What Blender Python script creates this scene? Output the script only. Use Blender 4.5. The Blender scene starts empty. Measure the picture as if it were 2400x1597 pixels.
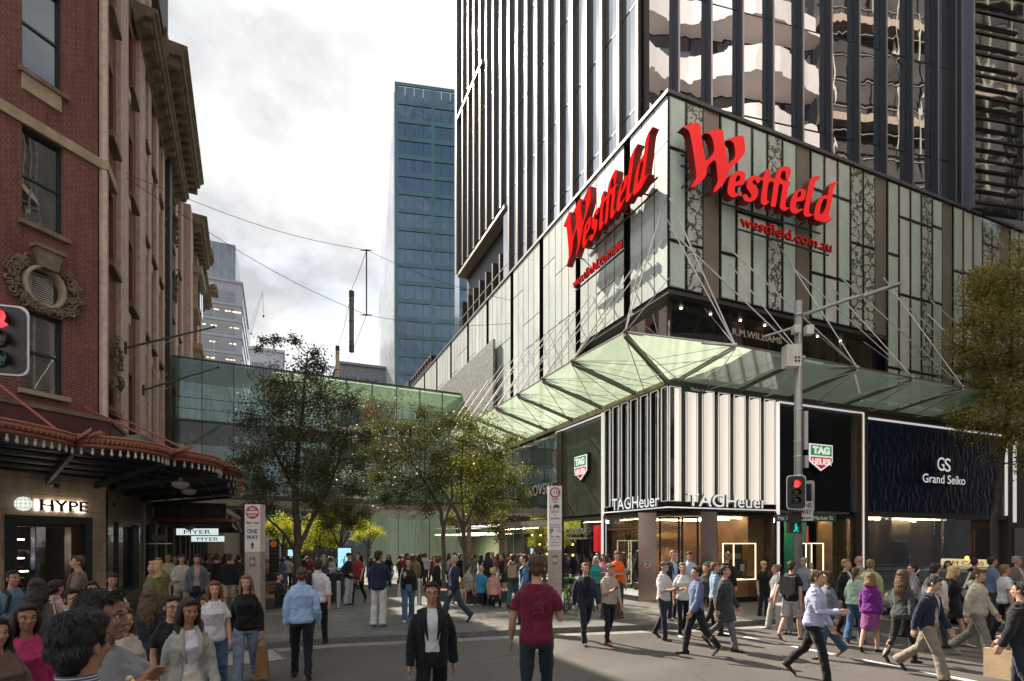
import bpy, bmesh, math, random
import numpy as np
from mathutils import Vector, Matrix, noise as mnoise
R = math.radians
sc = bpy.context.scene
COL = sc.collection
rnd = random.Random(7)
# ---------------------------------------------------------------- camera
CAMYAW = 23.01
cam_d = bpy.data.cameras.new('camera'); cam = bpy.data.objects.new('camera', cam_d); COL.objects.link(cam)
cam.location = (0, 0, 2.1); cam.rotation_euler = (R(90), 0, -R(CAMYAW))
cam_d.sensor_width = 36; cam_d.lens = 36 * 1295 / 2400; cam_d.shift_y = (1270 - 798.5) / 2400
cam_d.clip_start = .05; cam_d.clip_end = 4000
sc.camera = cam
# ---------------------------------------------------------------- world, sun, exposure
SUN_AZ, SUN_EL = -19.0, 42.5            # degrees from +Y (towards +X), elevation
sd = Vector((math.sin(R(SUN_AZ)) * math.cos(R(SUN_EL)), math.cos(R(SUN_AZ)) * math.cos(R(SUN_EL)), math.sin(R(SUN_EL))))
wd = bpy.data.worlds.new('World'); sc.world = wd; wd.use_nodes = True
nt = wd.node_tree; N = nt.nodes; Lk = nt.links
for n in list(N): N.remove(n)
wo = N.new('ShaderNodeOutputWorld'); bg = N.new('ShaderNodeBackground'); bg.inputs[1].default_value = .1
sky = N.new('ShaderNodeTexSky'); sky.sky_type = 'NISHITA'; sky.sun_disc = False
sky.sun_elevation = R(SUN_EL); sky.sun_rotation = R(SUN_AZ); sky.dust_density = 1.5
tc = N.new('ShaderNodeTexCoord'); mp = N.new('ShaderNodeMapping'); mp.inputs['Scale'].default_value = (1, 1, 1.6); mp.inputs['Location'].default_value = (.35, .1, .2)
nz = N.new('ShaderNodeTexNoise'); nz.inputs['Scale'].default_value = 2.3; nz.inputs['Detail'].default_value = 9; nz.inputs['Roughness'].default_value = .52; nz.inputs['Distortion'].default_value = .25
cr = N.new('ShaderNodeValToRGB'); cr.color_ramp.elements[0].position = .36; cr.color_ramp.elements[1].position = .5
nz2 = N.new('ShaderNodeTexNoise'); nz2.inputs['Scale'].default_value = 3.2; nz2.inputs['Detail'].default_value = 8; nz2.inputs['Roughness'].default_value = .55
cr2 = N.new('ShaderNodeValToRGB'); cr2.color_ramp.elements[0].position = .38; cr2.color_ramp.elements[0].color = (2.35, 2.42, 2.55, 1); cr2.color_ramp.elements[1].position = .6; cr2.color_ramp.elements[1].color = (4.5, 4.5, 4.42, 1)
mx = N.new('ShaderNodeMix'); mx.data_type = 'RGBA'
skm = N.new('ShaderNodeMix'); skm.data_type = 'RGBA'; skm.inputs[0].default_value = .55; skm.inputs[7].default_value = (2.7, 3.1, 3.6, 1)
Lk.new(tc.outputs['Generated'], mp.inputs[0]); Lk.new(mp.outputs[0], nz.inputs[0]); Lk.new(mp.outputs[0], nz2.inputs[0])
Lk.new(nz.outputs[0], cr.inputs[0]); Lk.new(nz2.outputs[0], cr2.inputs[0])
Lk.new(sky.outputs[0], skm.inputs[6]); Lk.new(cr.outputs[0], mx.inputs[0]); Lk.new(skm.outputs[2], mx.inputs[6]); Lk.new(cr2.outputs[0], mx.inputs[7])
Lk.new(mx.outputs[2], bg.inputs[0]); Lk.new(bg.outputs[0], wo.inputs[0])
sl = bpy.data.lights.new('sun', 'SUN'); sl.energy = 4.7; sl.angle = R(.5); sl.color = (1, .9, .75)
so = bpy.data.objects.new('sun', sl); COL.objects.link(so); so.rotation_euler = sd.to_track_quat('Z', 'Y').to_euler(); so.location = (0, 60, 90)
vs = sc.view_settings; vs.view_transform = 'Standard'; vs.look = 'None'; vs.exposure = 1.45; vs.gamma = 1; vs.use_curve_mapping = False
cy = sc.cycles; cy.max_bounces = 8; cy.diffuse_bounces = 3; cy.glossy_bounces = 4; cy.transmission_bounces = 6; cy.transparent_max_bounces = 14
cy.caustics_reflective = False; cy.caustics_refractive = False; cy.sample_clamp_indirect = 6; cy.use_denoising = True

# ---------------------------------------------------------------- placing helpers: a picture point -> a place on the real ground
F_, CX_, HY_, CH = 1295., 1200., 1270., 2.1
_s, _c = math.sin(R(CAMYAW)), math.cos(R(CAMYAW))
def ray(px, py):
    r = (px - CX_) / F_
    return (_c * r + _s, -_s * r + _c, (HY_ - py) / F_)
def G(px, py, z=0.):
    v = ray(px, py); t = (z - CH) / v[2]; return (v[0] * t, v[1] * t)
def D(px, d):
    v = ray(px, 0); return (v[0] * d, v[1] * d)
def gz(x, y):
    """height of the mall paving (it falls away gently to the north)"""
    if y < 18: return 0.
    return -.03 * (min(y, 62) - 18)
ROADZ = -.13

# ---------------------------------------------------------------- mesh builder
WL = {}
class MB:
    def __init__(s): s.v = []; s.f = []; s.m = []; s.uv2 = None
    def add(s, vs, fs, m=0):
        b = len(s.v); s.v += [tuple(p) for p in vs]
        s.f += [tuple(b + i for i in f) for f in fs]; s.m += [m] * len(fs)
    def quad(s, a, b, c, d, m=0): s.add([a, b, c, d], [(0, 1, 2, 3)], m)
    def hexa(s, p, m=0):  # 8 points: bottom 4 ccw, top 4
        s.add(p, [(3, 2, 1, 0), (4, 5, 6, 7), (0, 1, 5, 4), (1, 2, 6, 5), (2, 3, 7, 6), (3, 0, 4, 7)], m)
    def box(s, x0, x1, y0, y1, z0, z1, m=0):
        s.hexa([(x0, y0, z0), (x1, y0, z0), (x1, y1, z0), (x0, y1, z0), (x0, y0, z1), (x1, y0, z1), (x1, y1, z1), (x0, y1, z1)], m)
    def fbox(s, f, a0, a1, o0, o1, z0, z1, m=0):
        p = [f(a0, o0, z0), f(a1, o0, z0), f(a1, o1, z0), f(a0, o1, z0), f(a0, o0, z1), f(a1, o0, z1), f(a1, o1, z1), f(a0, o1, z1)]
        s.hexa(p, m)
    def fquad(s, f, a0, a1, o, z0, z1, m=0): s.quad(f(a0, o, z0), f(a1, o, z0), f(a1, o, z1), f(a0, o, z1), m)
    def prism(s, pts, vec, m=0):
        n = len(pts); q = [tuple(Vector(p) + Vector(vec)) for p in pts]
        s.add(list(pts) + q, [tuple(range(n))[::-1], tuple(range(n, 2 * n))] + [(i, (i + 1) % n, n + (i + 1) % n, n + i) for i in range(n)], m)
    def tube(s, pts, rad, n=8, m=0, cap=True, round_cap=False, sx=1., sy=1.):
        pts = [Vector(p) for p in pts]
        if not isinstance(rad, (list, tuple)): rad = [rad] * len(pts)
        rad = list(rad)
        if round_cap:
            a, b = pts[0], pts[-1]; da = (pts[0] - pts[1]).normalized(); db = (pts[-1] - pts[-2]).normalized()
            pts = [a + da * rad[0] * .95, a + da * rad[0] * .6] + pts + [b + db * rad[-1] * .6, b + db * rad[-1] * .95]
            rad = [rad[0] * .3, rad[0] * .8] + rad + [rad[-1] * .8, rad[-1] * .3]
        base = len(s.v); k = len(pts); up = None
        for i, p in enumerate(pts):
            t = (pts[min(i + 1, k - 1)] - pts[max(i - 1, 0)])
            if t.length < 1e-9: t = Vector((0, 0, 1))
            t.normalize()
            if up is None: up = Vector((0, 1, 0)) if abs(t.y) < .9 else Vector((1, 0, 0))
            x = up.cross(t)
            if x.length < 1e-5: x = Vector((1, 0, 0)).cross(t)
            x.normalize(); y = t.cross(x).normalized(); up = y
            for j in range(n):
                a = 2 * math.pi * j / n
                q = p + (x * math.cos(a) * sx + y * math.sin(a) * sy) * rad[i]
                s.v.append((q.x, q.y, q.z))
        for i in range(k - 1):
            for j in range(n):
                a = base + i * n + j; b = base + i * n + (j + 1) % n
                s.f.append((a, b, b + n, a + n)); s.m.append(m)
        if cap:
            s.f.append(tuple(base + j for j in range(n))[::-1]); s.m.append(m)
            s.f.append(tuple(base + (k - 1) * n + j for j in range(n))); s.m.append(m)
    def ell(s, c, r, n=12, k=8, m=0, rot=None):
        b = len(s.v); c = Vector(c)
        def put(v):
            v = Vector((v[0] * r[0], v[1] * r[1], v[2] * r[2]))
            if rot is not None: v = rot @ v
            v = v + c; s.v.append((v.x, v.y, v.z))
        put((0, 0, -1))
        for i in range(1, k):
            ph = -math.pi / 2 + math.pi * i / k
            for j in range(n):
                a = 2 * math.pi * j / n; put((math.cos(ph) * math.cos(a), math.cos(ph) * math.sin(a), math.sin(ph)))
        put((0, 0, 1)); t = len(s.v) - 1
        for j in range(n):
            s.f.append((b, b + 1 + (j + 1) % n, b + 1 + j)); s.m.append(m)
            s.f.append((t, b + 1 + (k - 2) * n + j, b + 1 + (k - 2) * n + (j + 1) % n)); s.m.append(m)
        for i in range(k - 2):
            for j in range(n):
                a = b + 1 + i * n + j; e = b + 1 + i * n + (j + 1) % n
                s.f.append((a, e, e + n, a + n)); s.m.append(m)
    def rings(s, rings, m=0, closed=True, caps=True):
        b = len(s.v); n = len(rings[0]); k = len(rings)
        for r in rings: s.v += [tuple(p) for p in r]
        for i in range(k - 1):
            for j in range(n if closed else n - 1):
                a = b + i * n + j; e = b + i * n + (j + 1) % n
                s.f.append((a, e, e + n, a + n)); s.m.append(m)
        if caps:
            s.f.append(tuple(b + j for j in range(n))[::-1]); s.m.append(m)
            s.f.append(tuple(b + (k - 1) * n + j for j in range(n))); s.m.append(m)
    def lathe(s, c, prof, n=16, m=0):
        s.rings([[(c[0] + r * math.cos(2 * math.pi * j / n), c[1] + r * math.sin(2 * math.pi * j / n), c[2] + z) for j in range(n)] for r, z in prof], m)
    def mesh(s, name, mats, uv=True, smooth=False):
        me = bpy.data.meshes.new(name)
        me.from_pydata(s.v, [], s.f)
        for m in (mats if isinstance(mats, (list, tuple)) else [mats]): me.materials.append(m)
        if any(s.m): me.polygons.foreach_set('material_index', s.m)
        if smooth: me.polygons.foreach_set('use_smooth', [True] * len(s.f))
        if uv and len(s.f) < 60000: autouv(me)
        me.update(); return me
    def build(s, name, mats, parent=None, uv=True, smooth=False, local=False):
        o = bpy.data.objects.new(name, s.mesh(name, mats, uv, smooth)); COL.objects.link(o)
        if parent is not None:
            o.parent = parent
            if local: WL[o.name] = WL.get(parent.name, Vector())
            else:
                o.location = -WL.get(parent.name, Vector()); WL[o.name] = Vector()
        return o
def autouv(me):
    nl = len(me.loops); npl = len(me.polygons)
    if nl == 0: return
    co = np.empty(len(me.vertices) * 3, 'f'); me.vertices.foreach_get('co', co); co = co.reshape(-1, 3)
    vi = np.empty(nl, 'i'); me.loops.foreach_get('vertex_index', vi)
    nn = np.empty(npl * 3, 'f'); me.polygons.foreach_get('normal', nn); nn = nn.reshape(-1, 3)
    lt = np.empty(npl, 'i'); me.polygons.foreach_get('loop_total', lt)
    n = np.repeat(nn, lt, 0); p = co[vi]
    h = np.hypot(n[:, 0], n[:, 1]); flat = np.abs(n[:, 2]) > .8; h[h < 1e-6] = 1
    tx = -n[:, 1] / h; ty = n[:, 0] / h
    u = np.where(flat, p[:, 0], p[:, 0] * tx + p[:, 1] * ty); v = np.where(flat, p[:, 1], p[:, 2])
    me.uv_layers.new(name='UVMap').data.foreach_set('uv', np.stack([u, v], 1).ravel().astype('f'))
def tag(o, label=None, cat=None, group=None, kind=None):
    if label: o['label'] = label
    if cat: o['category'] = cat
    if group: o['group'] = group
    if kind: o['kind'] = kind
    return o
def thing(name, label, cat, loc=(0, 0, 0), group=None, rz=0.):
    o = bpy.data.objects.new(name, None); COL.objects.link(o); o.location = loc; o.rotation_euler = (0, 0, rz); o.empty_display_size = .3
    WL[o.name] = Vector(loc); return tag(o, label, cat, group)
def struct(name, mb, m, **k): return tag(mb.build(name, m, **k), kind='structure')
def copy_tree(o, parent=None):
    c = o.copy(); COL.objects.link(c); c.parent = parent
    for ch in list(o.children): copy_tree(ch, c)
    return c
def frame(ox, oy, dx, dy, sx, sy):
    """local (along, out, z) -> world"""
    return lambda a, o, z: (ox + dx * a + sx * o, oy + dy * a + sy * o, z)
def text(s, size, name, m, parent, org, du, dn, depth=.03, width=None, bold=0., align='LEFT', side=None):
    """lettering as real extruded geometry; org: baseline start, du: reading direction, dn: outward normal"""
    cu = bpy.data.curves.new(name, 'FONT'); cu.body = s; cu.size = size; cu.extrude = depth / 2; cu.offset = bold; cu.align_x = align; cu.resolution_u = 4
    t = bpy.data.objects.new(name, cu); COL.objects.link(t)
    bpy.context.view_layer.update()
    me = bpy.data.meshes.new_from_object(t.evaluated_get(bpy.context.evaluated_depsgraph_get()))
    bpy.data.objects.remove(t)
    du = Vector(du).normalized(); dn = Vector(dn).normalized(); up = dn.cross(du); up = Vector((0, 0, 1)) if abs(up.z) > .5 else up
    k = 1.
    if width:
        xs = [v.co.x for v in me.vertices]; k = width / max(1e-6, max(xs) - min(xs))
    for v in me.vertices:
        c = v.co; q = Vector(org) + du * c.x * k + up * c.y + dn * (c.z + depth / 2)
        v.co = q
    me.materials.clear(); me.materials.append(m)
    if side:
        me.materials.append(side); me.update()
        for p in me.polygons: p.material_index = 0 if p.normal.dot(dn) > .8 else 1
    o = bpy.data.objects.new(name, me); COL.objects.link(o)
    if parent is not None:
        o.parent = parent; o.location = -WL.get(parent.name, Vector())
    return o
def outline(polys, name, m, parent, org, du, dn, depth=.3, su=1., sz=1.):
    cu = bpy.data.curves.new(name, 'CURVE'); cu.dimensions = '2D'; cu.fill_mode = 'BOTH'; cu.extrude = depth / 2
    for p in polys:
        sp = cu.splines.new('POLY'); sp.points.add(len(p) - 1); sp.use_cyclic_u = True
        for i, (x, z) in enumerate(p): sp.points[i].co = (x * su, z * sz, 0, 1)
    t = bpy.data.objects.new(name, cu); COL.objects.link(t); bpy.context.view_layer.update()
    me = bpy.data.meshes.new_from_object(t.evaluated_get(bpy.context.evaluated_depsgraph_get())); bpy.data.objects.remove(t)
    du = Vector(du).normalized(); dn = Vector(dn).normalized()
    for v in me.vertices:
        c = v.co; v.co = Vector(org) + du * c.x + Vector((0, 0, 1)) * c.y + dn * c.z
    me.materials.clear()
    for q in (m if isinstance(m, (list, tuple)) else [m]): me.materials.append(q)
    o = bpy.data.objects.new(name, me); COL.objects.link(o)
    if parent is not None: o.parent = parent; o.location = -WL.get(parent.name, Vector())
    return o
def smoothpoly(p, n=2):
    for _ in range(n):
        q = []
        for i in range(len(p)):
            a, b = p[i], p[(i + 1) % len(p)]
            q += [(a[0] * .8 + b[0] * .2, a[1] * .8 + b[1] * .2), (a[0] * .2 + b[0] * .8, a[1] * .2 + b[1] * .8)]
        p = q
    return p

# ---------------------------------------------------------------- materials
def newmat(name):
    m = bpy.data.materials.new(name); m.use_nodes = True; nt = m.node_tree
    b = nt.nodes['Principled BSDF']; return m, nt, b
def nd(nt, t, **k):
    n = nt.nodes.new(t)
    for a, b in k.items():
        if a in n.inputs: n.inputs[a].default_value = b
        else: setattr(n, a, b)
    return n
def mixc(nt, fac, a, b, mode='MIX'):
    n = nt.nodes.new('ShaderNodeMix'); n.data_type = 'RGBA'; n.blend_type = mode
    for i, x in ((0, fac), (6, a), (7, b)):
        if hasattr(x, 'links'): nt.links.new(x, n.inputs[i])
        else: n.inputs[i].default_value = x if i == 0 else (*x, 1)
    return n.outputs[2]
def mathn(nt, op, a, b=0., c=None):
    n = nt.nodes.new('ShaderNodeMath'); n.operation = op
    for i, x in enumerate((a, b) if c is None else (a, b, c)):
        if hasattr(x, 'links'): nt.links.new(x, n.inputs[i])
        else: n.inputs[i].default_value = x
    return n.outputs[0]
def ramp(nt, x, p0, p1, c0=(0, 0, 0), c1=(1, 1, 1)):
    n = nt.nodes.new('ShaderNodeValToRGB'); e = n.color_ramp.elements
    e[0].position = p0; e[1].position = p1; e[0].color = (*c0, 1); e[1].color = (*c1, 1); nt.links.new(x, n.inputs[0]); return n.outputs[0]
def bumpn(nt, b, h, strength=.3, dist=.01):
    n = nd(nt, 'ShaderNodeBump', Strength=strength, Distance=dist); nt.links.new(h, n.inputs['Height']); nt.links.new(n.outputs[0], b.inputs['Normal']); return n
def coord(nt, kind='Object'): return nd(nt, 'ShaderNodeTexCoord').outputs[kind]
def noise(nt, scale, detail=4, rough=.55, vec=None, dist=0.):
    n = nd(nt, 'ShaderNodeTexNoise', Scale=scale, Detail=detail, Roughness=rough, Distortion=dist)
    if vec is not None: nt.links.new(vec, n.inputs['Vector'])
    return n.outputs[0]
def mapv(nt, vec, scale=(1, 1, 1), loc=(0, 0, 0), rot=(0, 0, 0)):
    n = nd(nt, 'ShaderNodeMapping', Scale=scale, Location=loc, Rotation=rot); nt.links.new(vec, n.inputs[0]); return n.outputs[0]
_mc = {}
def mat(name, c, rough=.6, metal=0., var=.18, scale=3., bump=0., bscale=40., emit=0., ecol=None, spec=.5, coat=0.):
    if name in _mc: return _mc[name]
    m, nt, b = newmat(name); co = coord(nt)
    n = noise(nt, scale, 6, .6, co)
    lo = tuple(x * (1 - var) for x in c); hi = tuple(min(1, x * (1 + var)) for x in c)
    nt.links.new(mixc(nt, ramp(nt, n, .3, .7), lo, hi), b.inputs['Base Color'])
    b.inputs['Roughness'].default_value = rough; b.inputs['Metallic'].default_value = metal
    b.inputs['Specular IOR Level'].default_value = spec; b.inputs['Coat Weight'].default_value = coat
    if bump: bumpn(nt, b, noise(nt, bscale, 4, .6, co), bump, .01)
    if emit: b.inputs['Emission Color'].default_value = (*(ecol or c), 1); b.inputs['Emission Strength'].default_value = emit
    _mc[name] = m; return m
def lamp(name, c, s):
    if name in _mc: return _mc[name]
    m, nt, b = newmat(name); b.inputs['Base Color'].default_value = (*c, 1); b.inputs['Emission Color'].default_value = (*c, 1); b.inputs['Emission Strength'].default_value = s; _mc[name] = m; return m
def glassy(name, tint, refl=.3, rough=.02, see=0., wob=0., wscale=.5, see_tint=(1, 1, 1), gl=(.9, .95, 1), fres=True):
    """coated curtain-wall glass: dark body (or see-through) under a mirror coat"""
    if name in _mc: return _mc[name]
    m, nt, b = newmat(name); out = nt.nodes['Material Output']; nt.nodes.remove(b)
    co = coord(nt)
    df = nd(nt, 'ShaderNodeBsdfDiffuse'); n = noise(nt, .6, 3, .5, co)
    nt.links.new(mixc(nt, n, tuple(x * .7 for x in tint), tuple(x * 1.3 for x in tint)), df.inputs[0])
    body = df.outputs[0]
    if see:
        tr = nd(nt, 'ShaderNodeBsdfTransparent'); tr.inputs[0].default_value = (*see_tint, 1)
        ms = nd(nt, 'ShaderNodeMixShader'); ms.inputs[0].default_value = see; nt.links.new(body, ms.inputs[1]); nt.links.new(tr.outputs[0], ms.inputs[2]); body = ms.outputs[0]
    g = nd(nt, 'ShaderNodeBsdfGlossy', Roughness=rough); g.inputs[0].default_value = (*gl, 1)
    if wob:
        w = nd(nt, 'ShaderNodeBump', Strength=1., Distance=wob); nt.links.new(noise(nt, wscale, 2, .5, mapv(nt, co, (1, 1, .55)), .6), w.inputs['Height']); nt.links.new(w.outputs[0], g.inputs['Normal'])
    ms = nd(nt, 'ShaderNodeMixShader'); fr = nd(nt, 'ShaderNodeLayerWeight', Blend=.35)
    nt.links.new(mathn(nt, 'MULTIPLY_ADD', fr.outputs['Fresnel'], .75, refl) if fres else mathn(nt, 'ADD', refl, 0), ms.inputs[0])
    nt.links.new(body, ms.inputs[1]); nt.links.new(g.outputs[0], ms.inputs[2]); nt.links.new(ms.outputs[0], out.inputs[0])
    _mc[name] = m; return m
def brickmat(name, c1, c2, mort, bw=.23, rh=.086, mo=.011, bump=.4, big=.25, rough=.8, off=.5, bl=None):
    m, nt, b = newmat(name); uv = coord(nt, 'UV'); co = coord(nt)
    br = nd(nt, 'ShaderNodeTexBrick'); br.offset = off
    for k, v in (('Scale', 1.), ('Mortar Size', mo), ('Mortar Smooth', .1), ('Bias', 0.), ('Brick Width', bw), ('Row Height', rh)): br.inputs[k].default_value = v
    br.inputs['Color1'].default_value = (*c1, 1); br.inputs['Color2'].default_value = (*c2, 1); br.inputs['Mortar'].default_value = (*mort, 1)
    nt.links.new(uv, br.inputs['Vector'])
    n = noise(nt, .7, 7, .65, co); n2 = noise(nt, 9, 5, .6, co)
    c = mixc(nt, big, br.outputs[0], mixc(nt, ramp(nt, n, .3, .75), tuple(x * .35 for x in c1), tuple(min(1, x * 1.5) for x in c2)), 'MIX')
    st = noise(nt, 1.6, 6, .7, mapv(nt, co, (1.3, 1.3, .16)), .5)
    c = mixc(nt, mathn(nt, 'MULTIPLY', ramp(nt, n2, .35, .75), .35), c, tuple(x * .5 for x in c1))
    c = mixc(nt, mathn(nt, 'MULTIPLY', ramp(nt, st, .48, .75), .55), c, tuple(x * .3 for x in c1))
    nt.links.new(c, b.inputs['Base Color']); b.inputs['Roughness'].default_value = rough; b.inputs['Specular IOR Level'].default_value = .3
    h = mathn(nt, 'ADD', mathn(nt, 'MULTIPLY', br.outputs[1], -1.), mathn(nt, 'MULTIPLY', n2, .4))
    bumpn(nt, b, h, bump, .012); return m
LET={'W':[[(-0.34,3.61),(0.42,4.01),(0.47,3.39),(0.57,3.03),(0.63,2.76),(1.0,3.18),(0.94,3.52),(0.82,3.71),(0.56,3.68),(1.33,4.06),(1.41,3.65),(1.49,3.22),(1.54,2.92),(1.86,3.24),(1.87,3.49),(1.8,3.72),(1.65,3.75),(1.45,3.68),(1.67,3.84),(2.24,4.1),(2.3,3.74),(2.3,3.52),(2.1,3.25),(1.58,2.75),(1.58,2.64),(1.41,2.3),(1.16,2.02),(0.91,1.83),(0.99,2.01),(1.12,2.24),(1.13,2.4),(1.04,3.0),(0.66,2.6),(0.68,2.4),(0.52,2.15),(0.25,1.92),(0.02,1.77),(0.13,1.97),(0.25,2.15),(0.24,2.34),(0.13,2.97),(-0.01,3.54),(-0.13,3.61)]],'e':[[(1.58,2.36),(1.67,2.61),(1.86,2.78),(2.1,2.87),(2.28,2.87),(2.33,2.79),(2.3,2.56),(2.19,2.42),(1.86,2.3),(1.83,2.12),(1.89,2.07),(1.99,2.11),(2.15,2.19),(2.19,2.16),(1.99,2.01),(1.8,1.9),(1.65,1.91),(1.54,1.99),(1.54,2.15)],[(1.89,2.45),(1.99,2.49),(2.07,2.57),(2.09,2.67),(2.04,2.71),(1.96,2.66),(1.91,2.56)]],'s':[[(2.41,2.64),(2.54,2.79),(2.72,2.89),(2.93,2.9),(3.02,2.84),(2.95,2.71),(2.84,2.63),(2.79,2.68),(2.75,2.74),(2.66,2.7),(2.63,2.61),(2.72,2.55),(2.86,2.48),(2.89,2.36),(2.84,2.17),(2.68,2.02),(2.5,1.92),(2.28,1.92),(2.19,2.01),(2.23,2.12),(2.34,2.16),(2.43,2.09),(2.5,2.06),(2.58,2.11),(2.57,2.21),(2.48,2.29),(2.37,2.36),(2.36,2.51)]],'t':[[(3.18,3.16),(3.34,3.26),(3.42,3.28),(3.41,2.99),(3.57,3.01),(3.57,2.87),(3.38,2.84),(3.31,2.6),(3.28,2.31),(3.29,2.16),(3.38,2.17),(3.38,2.12),(3.18,1.97),(3.04,1.99),(2.99,2.07),(3.02,2.32),(3.09,2.64),(3.11,2.8),(2.99,2.8),(3.0,2.86),(3.14,2.93)]],'fi':[[(3.57,3.0),(3.66,3.02),(3.69,3.17),(3.77,3.33),(3.95,3.48),(4.11,3.56),(4.3,3.59),(4.4,3.52),(4.41,3.43),(4.35,3.24),(4.28,3.11),(4.15,3.11),(4.16,3.29),(4.14,3.38),(4.04,3.39),(3.95,3.3),(3.9,3.05),(4.39,3.09),(4.36,2.95),(4.29,2.94),(4.23,2.65),(4.14,2.28),(4.16,2.17),(4.28,2.16),(4.34,2.21),(4.33,2.15),(4.11,2.0),(3.95,2.01),(3.87,2.08),(3.91,2.33),(3.99,2.7),(4.02,2.9),(3.84,2.88),(3.77,2.44),(3.71,2.15),(3.66,2.03),(3.44,2.0),(3.5,2.3),(3.57,2.66),(3.6,2.86),(3.56,2.86)]],'e2':[[(4.4,2.45),(4.54,2.73),(4.74,2.9),(4.94,2.99),(5.11,2.99),(5.14,2.9),(5.11,2.69),(4.99,2.56),(4.68,2.47),(4.64,2.28),(4.7,2.21),(4.81,2.23),(4.98,2.3),(4.99,2.26),(4.79,2.12),(4.59,2.01),(4.42,2.04),(4.35,2.13),(4.36,2.3)],[(4.71,2.61),(4.81,2.66),(4.89,2.74),(4.91,2.84),(4.85,2.88),(4.78,2.82),(4.73,2.72)]],'l':[[(5.31,3.38),(5.43,3.5),(5.64,3.61),(5.86,3.65),(5.84,3.57),(5.69,3.51),(5.58,3.31),(5.51,3.04),(5.38,2.65),(5.28,2.35),(5.31,2.21),(5.46,2.19),(5.56,2.25),(5.53,2.2),(5.21,2.04),(5.06,2.06),(5.01,2.18),(5.06,2.4),(5.16,2.78),(5.26,3.15)]],'d':[[(5.53,2.16),(5.58,2.42),(5.71,2.73),(5.89,2.94),(6.1,3.05),(6.25,3.07),(6.3,3.42),(6.41,3.55),(6.56,3.64),(6.8,3.67),(6.72,3.6),(6.62,3.55),(6.54,3.33),(6.47,3.02),(6.36,2.63),(6.3,2.33),(6.38,2.26),(6.52,2.33),(6.5,2.26),(6.25,2.14),(6.04,2.05),(5.81,2.04),(5.58,2.04)],[(5.84,2.26),(5.99,2.37),(6.12,2.58),(6.21,2.85),(6.17,2.93),(6.04,2.9),(5.93,2.71),(5.85,2.48)]]}
# ================================================================ the setting
def asphalt():
    m, nt, b = newmat('asphalt'); co = coord(nt)
    f = noise(nt, 70, 4, .75, co); l = noise(nt, .35, 6, .62, co); cr_ = nd(nt, 'ShaderNodeTexVoronoi', Scale=.22); cr_.feature = 'DISTANCE_TO_EDGE'
    w = nd(nt, 'ShaderNodeVectorMath'); w.operation = 'MULTIPLY_ADD'
    nz = nd(nt, 'ShaderNodeTexNoise', Scale=1.3, Detail=5); nt.links.new(co, nz.inputs['Vector']); nt.links.new(nz.outputs['Color'], w.inputs[0]); w.inputs[1].default_value = (1.4, 1.4, 0); nt.links.new(co, w.inputs[2]); nt.links.new(w.outputs[0], cr_.inputs['Vector'])
    c = mixc(nt, ramp(nt, l, .38, .62), (.026, .025, .025), (.072, .066, .061))
    c = mixc(nt, ramp(nt, f, .35, .75), c, (.14, .122, .108))
    sp = nd(nt, 'ShaderNodeTexVoronoi', Scale=1.7); nt.links.new(co, sp.inputs['Vector']); c = mixc(nt, mathn(nt, 'MULTIPLY', ramp(nt, sp.outputs[0], .03, .12, (1, 1, 1), (0, 0, 0)), .55), c, (.018, .017, .017))
    tr = noise(nt, .9, 5, .6, mapv(nt, co, (.12, 1.2, 1))); c = mixc(nt, mathn(nt, 'MULTIPLY', ramp(nt, tr, .5, .72), .5), c, (.035, .033, .032))
    c = mixc(nt, ramp(nt, cr_.outputs[0], .0008, .0025), (.035, .034, .033), c)
    nt.links.new(c, b.inputs['Base Color']); nt.links.new(mixc(nt, l, (.5, .5, .5), (.75, .75, .75)), b.inputs['Roughness'])
    bumpn(nt, b, f, .5, .004); return m
def paving():
    m = brickmat('granite_paving', (.12, .12, .115), (.2, .195, .18), (.045, .045, .045), .8, .4, .012, .2, .5, .5)
    return m
M_ASPH = asphalt(); M_PAVE = paving()
M_KERB = mat('granite_kerb', (.12, .115, .11), .6, var=.3, scale=6, bump=.15)
M_LINE = mat('road_paint', (.62, .6, .56), .6, var=.35, scale=5)
M_DARK = mat('black_metal', (.018, .018, .02), .45)
M_DGREY = mat('dark_grey_metal', (.06, .058, .056), .5)
M_STEEL = mat('brushed_steel', (.55, .55, .55), .32, 1., .1)
M_WHITE = mat('white_paint', (.78, .77, .75), .45, var=.05)
mb = MB(); mb.quad((-1500, -1500, -1.6), (1500, -1500, -1.6), (1500, 1500, -1.6), (-1500, 1500, -1.6)); struct('ground', mb, mat('earth', (.12, .11, .1), .9))
mb = MB(); mb.box(-120, 160, -1.6, 13.5, -.9, ROADZ); struct('road', mb, M_ASPH)
# mall paving with the kerb line bulging towards the crossing corner
KL = [(-60, 12.45), (-4, 12.45), (1.3, 12.6), (3.1, 12.3), (6.2, 11.95), (8.4, 11.55), (9.9, 11.12), (11.5, 11.0), (14, 10.98), (60, 10.9), (150, 10.9)]
mb = MB()
for (a, b) in zip(KL, KL[1:]):
    d = .32
    mb.quad((a[0], a[1] + d, 0), (b[0], b[1] + d, 0), (b[0], 18, 0), (a[0], 18, 0))
for y0, y1 in ((18, 30), (30, 45), (45, 62), (62, 160)):
    mb.quad((-60, y0, gz(0, y0)), (60, y0, gz(0, y0)), (60, y1, gz(0, y1)), (-60, y1, gz(0, y1)))
struct('mall_paving', mb, M_PAVE)
mb = MB()
for (a, b) in zip(KL, KL[1:]):
    mb.hexa([(a[0], a[1], -.5), (b[0], b[1], -.5), (b[0], b[1] + .33, -.5), (a[0], a[1] + .33, -.5), (a[0], a[1] + .02, .004), (b[0], b[1] + .02, .004), (b[0], b[1] + .33, .004), (a[0], a[1] + .33, .004)])
struct('kerb', mb, M_KERB)
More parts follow.
